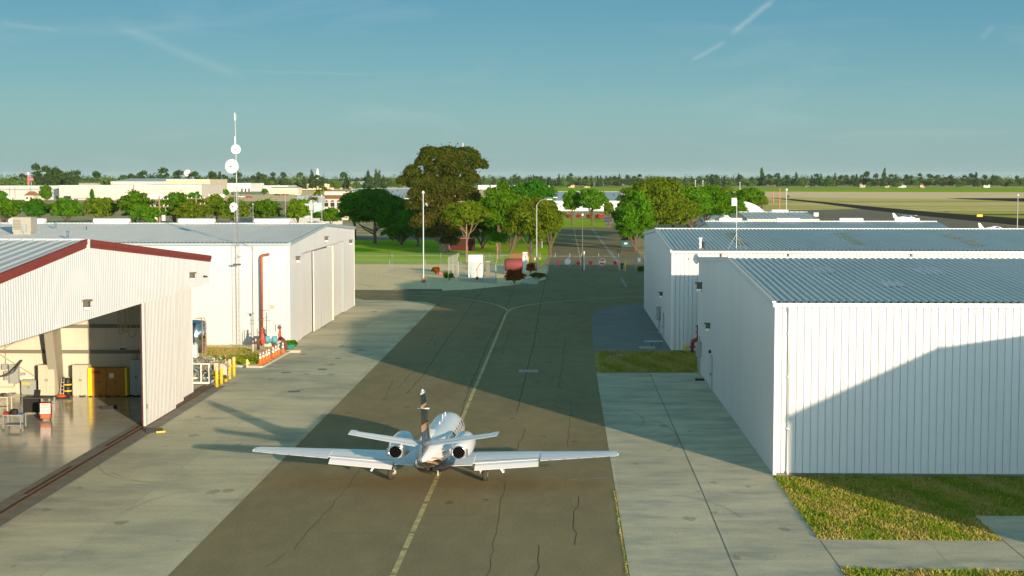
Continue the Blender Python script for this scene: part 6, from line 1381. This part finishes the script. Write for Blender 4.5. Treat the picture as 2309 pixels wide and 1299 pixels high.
def crown_blobs(seed, W, Hc, z0, kind, Dp=None):
    r = random.Random(seed); Dp = Dp or W; B = []
    if kind == 'round': n = 26
    elif kind == 'dense': n = 40
    elif kind == 'euc': n = 30
    else: n = 18
    for i in range(n):
        u = (i + .5) / n; ph = i * 2.39996 + r.uniform(-.4, .4); zz = 1 - 2 * u * .92
        rr_ = math.sqrt(max(0, 1 - zz * zz)); k = r.uniform(.5, .86)
        bx_, by_, bz_ = rr_ * math.cos(ph) * k, rr_ * math.sin(ph) * k, zz * k
        s = r.uniform(.15, .32)
        B.append((bx_ * W / 2, by_ * Dp / 2, z0 + Hc / 2 + bz_ * Hc / 2, s * W / 2, s * Dp / 2, s * r.uniform(.75, 1.0) * Hc / 2 * (1.0 if Hc < W * 1.4 else .8)))
    B.append((0, 0, z0 + Hc * .5, W * .32, Dp * .32, Hc * .36))
    return B
def add_trunk(t, W, H, z0, seed, m_, r0=None, lean=(0, 0), blobs=None):
    r = random.Random(seed); r0 = r0 or H * .022 + .08; m = MB()
    zt_ = z0 + (H - z0) * .35
    m.tube([(0, 0, -.1), (lean[0] * .3 + .03, lean[1] * .3, z0 * .5), (lean[0], lean[1], zt_)], [r0 * 1.25, r0 * .95, r0 * .6], 8)
    for i in range(6):
        b = r.choice(blobs) if blobs else (r.uniform(-W, W) * .3, r.uniform(-W, W) * .3, H * .6)
        st = Vector((lean[0] * .6, lean[1] * .6, z0 * r.uniform(.6, 1.0))); en = Vector(b[:3]); md = st.lerp(en, .5) + Vector((0, 0, -.04 * H))
        m.tube([st, md, en], [r0 * .5, r0 * .33, r0 * .12], 5)
    return m.build('trunk', m_, t)
def tree(label, px, base, wpx, top, low, leafm, kind='round', seed=1, n=5000, leaf=.42, barkm=None, Z=0, Dp=None, name='tree', cat='tree', group=None, lean=(0, 0), blobs=None, r0=None, mfun=None, cmats=None):
    x, y = G(px, base); k = K(y); wpx *= 1.1; W = wpx / k; H = D(px, top, y)[1]; z0 = max(.3, D(px, low, y)[1]); n = int(n * 2.2); leaf *= .85
    t = thing(name, label, cat, (x, y, Z), group=group)
    B = blobs(W, H, z0) if blobs else crown_blobs(seed, W, H - z0, z0, kind, Dp)
    if lean != (0, 0): B = [(b[0] + lean[0], b[1] + lean[1]) + tuple(b[2:]) for b in B]
    me = leaf_mesh('crown', B, n, leaf, cmats or [leafm], seed, mfun=mfun, fuzz=.03 if blobs else .16); o = bpy.data.objects.new('crown', me); col.objects.link(o); o.parent = t
    add_trunk(t, W, H, z0, seed, barkm or M_bark, r0=r0, lean=lean, blobs=B)
    return t
# big eucalyptus, crown measured clump by clump
def euc_blobs(W, H, z0):
    x0, y0 = G(1003, 566); out_ = []
    rr2 = random.Random(9)
    for (px, py, rx_, ry_) in ((975, 352, 30, 20), (1010, 350, 32, 20), (1050, 354, 32, 22), (1078, 374, 22, 18), (955, 368, 20, 16), (990, 385, 34, 24), (1035, 385, 34, 26), (930, 390, 20, 18), (915, 410, 20, 16), (945, 415, 26, 22), (905, 408, 12, 9), (985, 425, 30, 26), (1025, 430, 34, 30), (1055, 445, 28, 24), (960, 450, 28, 26), (1000, 465, 34, 30), (935, 465, 20, 20), (975, 495, 34, 28), (1020, 500, 30, 26), (950, 505, 26, 22), (990, 525, 36, 22), (1030, 525, 26, 18), (960, 530, 22, 14), (1065, 480, 20, 24), (1060, 405, 22, 20), (1040, 345, 20, 12), (968, 342, 20, 12), (1005, 368, 24, 16), (1012, 408, 26, 20), (968, 406, 20, 18), (1030, 415, 20, 16), (940, 440, 22, 18), (1015, 545, 24, 12)):
        for dpt in (-1, 1):
            yy_ = y0 + dpt * rr2.uniform(.5, 4.2); xx, zz = D(px, py, yy_); k = K(yy_); out_.append((xx - x0, yy_ - y0, zz, rx_ / k, rx_ / k * .9, ry_ / k))
    return out_
def euc_m(c, rg):
    z = c[:, 2] + rg.normal(size=len(c)) * 2.0; return np.where((z < 11.5) & (z > 3) & (rg.random(len(c)) < .30), 1, 0)
tree('huge dark olive-brown eucalyptus towering over the lawn trees', 1003, 566, 200, 331, 540, L_euc, 'euc', 11, 60000, .34, M_barkp, blobs=euc_blobs, r0=1.0, mfun=euc_m, cmats=[L_euc, L_brown])
tree('broad dark green tree with short trunk right of the left hangar corner', 845, 549, 150, 423, 520, L_dark, 'dense', 21, 13000, .42, r0=.38)
tree('bright green tree crown top rising behind the broad dark tree', 800, 540, 78, 424, 500, L_green, 'round', 22, 6000, .42)
tree('very dark tree in shade left of the eucalyptus trunk', 942, 556, 95, 468, 535, L_dark, 'dense', 23, 9000, .40)
tree('small light green tree with slender trunk in front of the eucalyptus, nearer the fence', 1052, 592, 96, 452, 522, L_olive, 'round', 24, 8000, .30, M_barkp, r0=.14)
tree('mid green tree between the slender-trunk tree and the olive tree', 1125, 572, 85, 412, 535, L_green, 'dense', 25, 9000, .36)
tree('young small tree with pale stake-thin trunk in front of the lawn trees', 1121, 586, 44, 520, 556, L_green, 'round', 26, 2600, .24, M_barkp, r0=.12)
tree('dark green tree crown top behind the olive tree by the gate', 1195, 548, 120, 406, 520, L_dark, 'dense', 27, 11000, .42)
tree('leaning-trunk green tree behind the olive tree left of the gate', 1152, 568, 84, 430, 540, L_green, 'dense', 28, 8000, .36, lean=(1.4, 0))
tree('large olive and green tree beside the street lamp at the left of the gate', 1197, 592, 112, 436, 560, L_olive, 'dense', 29, 12000, .32, M_bark, r0=.22)
tree('loose olive tree hanging over the road side right of the street lamp', 1240, 580, 62, 450, 555, L_olive, 'round', 30, 5000, .32)
tree('dark round tree at the end of the road, left one of the pair', 1290, 508, 42, 424, 486, L_green, 'dense', 31, 5000, .5)
tree('dark round tree at the end of the road, right one of the pair', 1335, 509, 62, 423, 484, L_green, 'dense', 32, 6500, .5)
tree('small yellow-green tree right of the road end trees', 1372, 508, 26, 455, 490, L_olive, 'round', 33, 1800, .5)
tree('large yellow-green tree right of the road, tallest of the right clump', 1470, 560, 150, 398, 520, L_olive, 'dense', 34, 15000, .40)
tree('green tree crown bulging over the roof of the second right hangar corner', 1432, 566, 95, 430, 560, L_green, 'dense', 35, 10000, .36)
tree('dark green tree over the tan-gabled hangar ridge', 1590, 540, 130, 422, 500, L_green, 'dense', 36, 12000, .40)
tree('olive tree between the tallest right tree and the hangar roof', 1520, 552, 110, 440, 520, L_olive, 'dense', 37, 9000, .40)
tree('small green tree left of the quonset hut', 1660, 520, 56, 446, 500, L_green, 'round', 38, 5000, .42)
tree('bushy tree row top beside the twin poles', 1610, 490, 90, 417, 470, L_olive, 'dense', 39, 7000, .6)
tree('green tree behind the quonset hut roof', 1690, 492, 62, 421, 466, L_green, 'dense', 40, 5000, .6)
tree('low olive bush right of the quonset hut', 1717, 488, 26, 436, 470, L_olive, 'round', 41, 2500, .5)
tree('dark green tree mass filling the gap behind the eucalyptus trunk', 905, 552, 110, 445, 551, L_dark, 'dense', 51, 8000, .42)
tree('green tree filling the gap right behind the eucalyptus crown', 1088, 560, 90, 430, 556, L_green, 'dense', 52, 8000, .40)
tree('dark green tree low behind the leaning-trunk tree', 1150, 556, 120, 455, 555, L_dark, 'dense', 53, 9000, .42)
tree('dark green tree behind the large olive tree near the road edge', 1215, 556, 80, 450, 554, L_dark, 'dense', 54, 8000, .42)
tree('bright green tree behind the corner bulging tree, right of the road', 1415, 556, 60, 440, 554, L_olive, 'dense', 55, 8000, .38)
tree('green tree between the dark tree and the tallest right tree', 1560, 545, 90, 418, 505, L_green, 'dense', 56, 9000, .42)
LT = [('round green tree at the far left behind the air conditioner', 15, 507, 62, 446, L_green), ('green tree behind the wooden fence end at the far left', 79, 507, 62, 446, L_dark), ('green tree with forked trunk behind the first roof flue', 152, 508, 78, 446, L_green), ('wide green tree left of the second ridge vent', 225, 508, 76, 444, L_olive), ('big bright green tree left of the transformer pole', 305, 510, 80, 431, L_green), ('lower green tree touching the left side of the transformer pole', 330, 512, 70, 462, L_green), ('green tree right of the transformer pole', 395, 510, 76, 433, L_green), ('olive tree between the two utility poles', 425, 512, 64, 452, L_olive), ('olive tree right of the second utility pole', 478, 511, 80, 440, L_olive), ('dark olive tree behind the tower', 530, 512, 70, 446, L_olive), ('round green tree right of the tower', 600, 510, 68, 446, L_green), ('light yellow-green round tree behind the last left ridge vent', 672, 512, 60, 446, L_lime), ('thin light tree in front of the arched windows', 745, 514, 50, 468, L_green), ('dark green round tree in front of the grey warehouse', 104, 462, 28, 416, L_green), ('green tree crown at the far left edge behind the trailer', -2, 466, 36, 428, L_green), ('small green tree near the dock doors', 208, 459, 8, 425, L_dark), ('green tree behind the second utility pole', 442, 470, 30, 432, L_dark), ('green tree right of the two right-hand utility lines', 405, 474, 26, 432, L_dark), ('low green bush in front of the white depot', 505, 446, 26, 426, L_green), ('small green tree in the yard right of the white depot', 597, 440, 13, 424, L_green), ('dark shrub beside the arched-window building', 716, 500, 22, 478, L_dark)]
for i, (lb, px, b, w_, tp, lm) in enumerate(LT): tree(lb, px, b, w_, tp, b - (b - tp) * .16, lm, 'dense' if w_ > 60 else 'round', 60 + i, int(1200 + w_ * 60), .5 if b > 480 else .9)
# palms
def palm(label, px, base, top, nf, r):
    x, y = G(px, base); h = D(px, top, y)[1]; t = thing('palm_tree', label, 'palm tree', (x, y, 0)); m = MB(); m.tube([(0, 0, 0), (.1, 0, h * .5), (0, 0, h)], [.35, .25, .22], 8); m.build('trunk', M_barkp, t)
    m = MB(); q_ = random.Random(px)
    for i in range(nf):
        a = q_.uniform(0, 6.28); el = q_.uniform(-.5, 1.0); L_ = r * q_.uniform(.8, 1.1); pr = None
        for k in range(7):
            f = k / 6; d_ = L_ * f; p = Vector((math.cos(a) * d_ * math.cos(el), math.sin(a) * d_ * math.cos(el), h + math.sin(el) * d_ - f * f * L_ * .55)); s = Vector((-math.sin(a), math.cos(a), 0)) * (.5 * (1 - f) + .08) * r * .3
            if pr: m.add([pr[0] + pr[1], p + s, p, pr[0]], [(0, 1, 2, 3)]); m.add([pr[0] - pr[1], pr[0], p, p - s], [(0, 1, 2, 3)])
            pr = (p, s - Vector((0, 0, s.length * .35)))
    m.build('fronds', L_olive, t)
palm('feathery palm between the broad dark tree and the eucalyptus', 862 + 17, 520, 450, 34, 4.2); palm('tall palm rising behind the arched-window building, right one', 730, 478, 424, 26, 3.6); palm('palm rising behind the arched-window building, left one', 718, 482, 432, 24, 3.2)
palm('thin lone palm sticking out of the distant treeline left of the spire', 674.5, 426, 393, 30, 5.0); palm('small dark palm in front of the blue-grey floodlight pole', 706, 500, 449, 26, 3.0)
# red flowering shrubs
def shrub(label, px, base, wpx, top, n, leaf, mats_, pf=.5, seed=1, z0=.15, name='flowering_bush'):
    x, y = G(px, base); k = K(y); W = wpx / k; H = D(px, top, y)[1]; t = thing(name, label, 'bush', (x, y, 0))
    B = crown_blobs(seed, W, H - z0, z0, 'round'); me = leaf_mesh('foliage', B, n, leaf, mats_, seed, mfun=lambda c, rg: (rg.random(len(c)) < pf).astype(int)); o = bpy.data.objects.new('foliage', me); col.objects.link(o); o.parent = t
    m = MB(); [m.tube([(0, 0, 0), (b[0] * .5, b[1] * .5, b[2] * .6)], .03, 5) for b in B[:7]]; m.build('stems', M_bark, t)
    return t
shrub('largest dark bush with red flowers at the asphalt edge left of the gate', 1160, 640, 54, 607, 5200, .17, [L_dark, L_flower], .45, 71)
shrub('bright red flowering bush right of the maroon tank', 1197, 618, 27, 592, 2400, .16, [L_green, L_flower], .6, 72)
shrub('small lone red flowering shrub right of the tall grey pole', 983, 619, 21, 601, 1500, .15, [L_green, L_flower], .5, 73)
shrub('reddish bush top behind the maroon fuel tank', 1152, 603, 36, 586, 1500, .2, [L_dark, L_flower], .6, 74)
shrub('low dry yellow-green scrub right of the flowering bushes', 1214, 628, 44, 614, 1600, .16, [L_olive, L_brown], .5, 75, .05, 'dry_bush')
shrub('dark grey-green bush at the foot of the fence panel left of the kiosk', 1013, 632, 26, 610, 1500, .16, [L_dark, L_olive], .3, 76, .05, 'bush')
shrub('dark low bush in the corner by the second right hangar', 1447, 614, 22, 600, 1000, .18, [L_dark, L_brown], .3, 77, .05, 'bush')
shrub('green leafy bush at the white hangar corner by the last traffic cone', 657, 788, 32, 766, 900, .16, [L_green, L_dark], .5, 78, .1, 'bush')
shrub('brown rock-like shrub heap on the lawn behind the eucalyptus trunk', 905, 545, 34, 524, 1200, .3, [L_brown, L_euc], .5, 79, .05, 'bush')
shrub('pale grey-green shrub left of the brown shrub heap', 885, 545, 18, 527, 700, .3, [L_olive, L_lime], .5, 80, .05, 'bush')
for i, (px, lb) in enumerate(((1283, 'crimson bush, leftmost of the row behind the road end trees'), (1305, 'crimson bush, second from the left behind the road end trees'), (1327, 'crimson bush, third from the left behind the road end trees'), (1348, 'crimson bush, right one behind the road end trees'))): shrub(lb, px, 493, 12, 483, 500, .4, [L_flower, L_dark], .35, 81 + i, .1)
x, y = G(1040, 566); m = MB(); m.box(-2.2, 2.4, 0, 2.5, 0, 2.3); t = thing('dark_red_shed', 'small dark red shed in shade beside the eucalyptus trunk', 'shed', (x, y + 1, 0)); m.build('wall', mat('maroon_boards', (.06, .012, .012), .8), t); m = MB(); m.box(-2.5, 2.7, -.3, 2.8, 2.3, 2.45); m.build('roof', M_tile, t)
# ------------------------------------------------------------------ distant tree line: countable trees, each its own object
def proto(kind, seed):
    r = random.Random(seed); B = []
    if kind == 'conifer':
        for i in range(7): f = i / 6; B.append((r.uniform(-.8, .8), r.uniform(-.5, .5), 3 + f * 13, 4.2 * (1 - f * .72) , 3.6 * (1 - f * .72), 2.8))
    elif kind == 'tall':
        for i in range(9): B.append((r.uniform(-2.6, 2.6), r.uniform(-2, 2), r.uniform(4, 15), r.uniform(1.8, 3.2), 2.6, r.uniform(1.8, 3.2)))
    else:
        for i in range(10): B.append((r.uniform(-5, 5), r.uniform(-3, 3), r.uniform(2.5, 8.5), r.uniform(2.5, 3.8), 3, r.uniform(2, 3.2)))
    return leaf_mesh(kind + '_tree', B, 900, 1.25, [L_far if kind != 'broad' else L_far2], seed)
PR = {k: [proto(k, 200 + i + j * 10) for i in range(2)] for j, k in enumerate(('conifer', 'tall', 'broad'))}
rr = random.Random(77)
LB = {'conifer': 'dark pointed conifer in the distant tree line on the horizon', 'tall': 'tall ragged dark tree in the distant tree line on the horizon', 'broad': 'rounded green broadleaf tree in the distant tree line on the horizon'}
cnt = 0
for i in range(294):
    px = -30 + 510 * (i + rr.random()) / 95 if i < 95 else 480 + 1860 * (i - 95 + rr.random()) / 199
    if px < 480: Y_ = rr.uniform(1250, 1600); kind = rr.choice(('broad', 'broad', 'tall')); s = rr.uniform(.95, 1.35)
    elif px < 900: Y_ = rr.uniform(1500, 2000); kind = rr.choice(('conifer', 'broad', 'broad', 'tall', 'tall')); s = rr.uniform(.85, 1.2)
    else: Y_ = rr.uniform(2020, 2250); kind = rr.choice(('conifer', 'tall', 'tall', 'broad', 'broad')); s = rr.uniform(.8, 1.02) * (1.12 if px > 1650 else 1)
    if 1690 < px and rr.random() < .12: s *= 1.25
    me = rr.choice(PR[kind]); o = bpy.data.objects.new('%s_tree' % kind, me); col.objects.link(o)
    o.location = (D(px, 400, Y_)[0], Y_, -.3); o.scale = (s, s, s * rr.uniform(.85, 1.15)); o.rotation_euler = (0, 0, rr.uniform(0, 6.28))
    tag(o, LB[kind], 'tree', 'distant %s trees along the horizon' % kind)
# the low continuous wood behind and below them
B = []; rr = random.Random(5)
for i in range(520):
    px = -60 + 2430 * i / 520; Y_ = 1650 if px < 480 else (2050 if px < 900 else 2290); Y_ += rr.uniform(-40, 60); h = rr.uniform(11, 17.5); B.append((D(px, 400, Y_)[0], Y_, h * .5, rr.uniform(4, 7), 5, h * .52))
o = bpy.data.objects.new('distant_wood', leaf_mesh('distant_wood', B, 60000, 1.4, [L_far, L_far2], 5, mfun=lambda c, rg: ((np.sin(c[:, 0] * .05) + rg.normal(size=len(c)) * .5) > .2).astype(int))); col.objects.link(o)
tag(o, 'dense low band of distant woodland below the tree line on the horizon', 'woodland', kind='stuff')
# ------------------------------------------------------------------ grass blades (uncountable)
def blades(name, label, poly, n, h0, h1, mats_, seed, Z=.0, wd=.03):
    rg = np.random.default_rng(seed); P_ = np.array(poly); lo, hi = P_.min(0), P_.max(0); pts = []
    def inside(q):
        x, y = q[:, 0], q[:, 1]; r = np.zeros(len(q), bool); j = len(P_) - 1
        for i in range(len(P_)):
            xi, yi = P_[i]; xj, yj = P_[j]; c = ((yi > y) != (yj > y)) & (x < (xj - xi) * (y - yi) / (yj - yi + 1e-12) + xi); r ^= c; j = i
        return r
    q = lo + (hi - lo) * rg.random((n * 3, 2)); q = q[inside(q)][:n]; n = len(q)
    cl = np.sin(q[:, 0] * 2.1 + 1.3 * np.sin(q[:, 1] * 1.7)) * np.sin(q[:, 1] * 2.6 + q[:, 0]) * .5 + .5
    h = (h0 + (h1 - h0) * rg.random(n) ** 2) * (.55 + .9 * cl); a = rg.random(n) * 6.28; ln = rg.normal(size=(n, 2)) * .5
    dx = np.cos(a) * wd; dy = np.sin(a) * wd; z = np.full(n, Z)
    v = np.stack([np.stack([q[:, 0] - dx, q[:, 1] - dy, z], 1), np.stack([q[:, 0] + dx, q[:, 1] + dy, z], 1), np.stack([q[:, 0] + ln[:, 0] * h, q[:, 1] + ln[:, 1] * h, z + h], 1)], 1).reshape(-1, 3)
    me = bpy.data.meshes.new(name); me.vertices.add(3 * n); me.vertices.foreach_set('co', v.ravel()); me.loops.add(3 * n); me.loops.foreach_set('vertex_index', np.arange(3 * n, dtype=np.int32)); me.polygons.add(n); me.polygons.foreach_set('loop_start', np.arange(0, 3 * n, 3, dtype=np.int32)); me.polygons.foreach_set('loop_total', np.full(n, 3, dtype=np.int32))
    for mm in mats_: me.materials.append(mm)
    pat = np.sin(q[:, 0] * 2.3 + 1.8 * np.sin(q[:, 1] * .55)) + np.sin(q[:, 1] * .8 + q[:, 0] * 1.7) + .8 * np.sin(q[:, 0] * 5.1 + q[:, 1] * 1.3) + rg.normal(size=n) * 1.9
    me.polygons.foreach_set('material_index', np.where(pat > .45, 1, np.where(pat < -1.0, 2, 0)).astype(np.int32) % len(mats_)); me.update(calc_edges=True)
    o = bpy.data.objects.new(name, me); col.objects.link(o); tag(o, label, 'grass', kind='stuff'); return o
B_g = foliage('grass_blade_green', (.20, .26, .015), (.30, .33, .03), (.13, .20, .012)); B_y = foliage('grass_blade_straw', (.54, .41, .14), (.46, .36, .11), (.34, .28, .07)); B_d = foliage('grass_blade_deep', (.13, .24, .014), (.20, .30, .022))
blades('rough_grass', 'rough green and straw grass at the foot of the nearest right hangar', [(9.9, 58.74), (16.86, 58.74), (16.92, 63.1), (24, 63.1), (24, 71.4), (9.9, 71.4)], 46000, .05, .15, [B_g, B_y, B_d], 1, .004)
blades('rough_grass', 'strip of rough grass along the bottom right corner', [(9.9, 50), (24, 50), (24, 53.85), (9.9, 54.33)], 16000, .05, .15, [B_g, B_y, B_d], 2, .004)
blades('rough_grass', 'shaded rough grass patch between the two right hangars', [(2.9, 109.6), (10.5, 109.6), (10.5, 123.4), (3.1, 123)], 16000, .04, .13, [B_y, B_g, B_y], 3, .004, .045)
blades('edge_weeds', 'thin weeds growing along the joint between asphalt and concrete', [(2.33, 50), (2.42, 50), (2.46, 68), (2.40, 68)], 420, .02, .07, [B_g, B_y], 4, .006)
gi = P((486, 805), (545, 806), (588, 812), (586, 824), (545, 824), (488, 822))
blades('verge_grass', 'green grass strip at the front of the dry verge beside the bollards', gi, 5000, .05, .16, [B_d, B_g], 6, .1, .05)
dv = P((440, 786), (560, 788), (580, 796), (590, 812), (480, 806), (440, 800))
blades('dry_grass', 'dry straw grass on the verge under the lattice tower', dv, 4000, .04, .12, [B_y, B_y, B_g], 7, .1, .05)

# ------------------------------------------------------------------ air
hz = bpy.data.materials.new('haze_air'); hz.use_nodes = True; ht = hz.node_tree; ht.nodes.clear()
ho = ht.nodes.new('ShaderNodeOutputMaterial'); hv = ht.nodes.new('ShaderNodeVolumePrincipled'); hv.inputs['Color'].default_value = (.80, .90, .95, 1); hv.inputs['Density'].default_value = .00002
hv.inputs['Anisotropy'].default_value = 0.0
ht.links.new(hv.outputs[0], ho.inputs['Volume'])
m = MB(); m.box(-6000, 6000, -100, 16500, -1.1, 60); tag(m.build('haze', hz), kind='stuff')
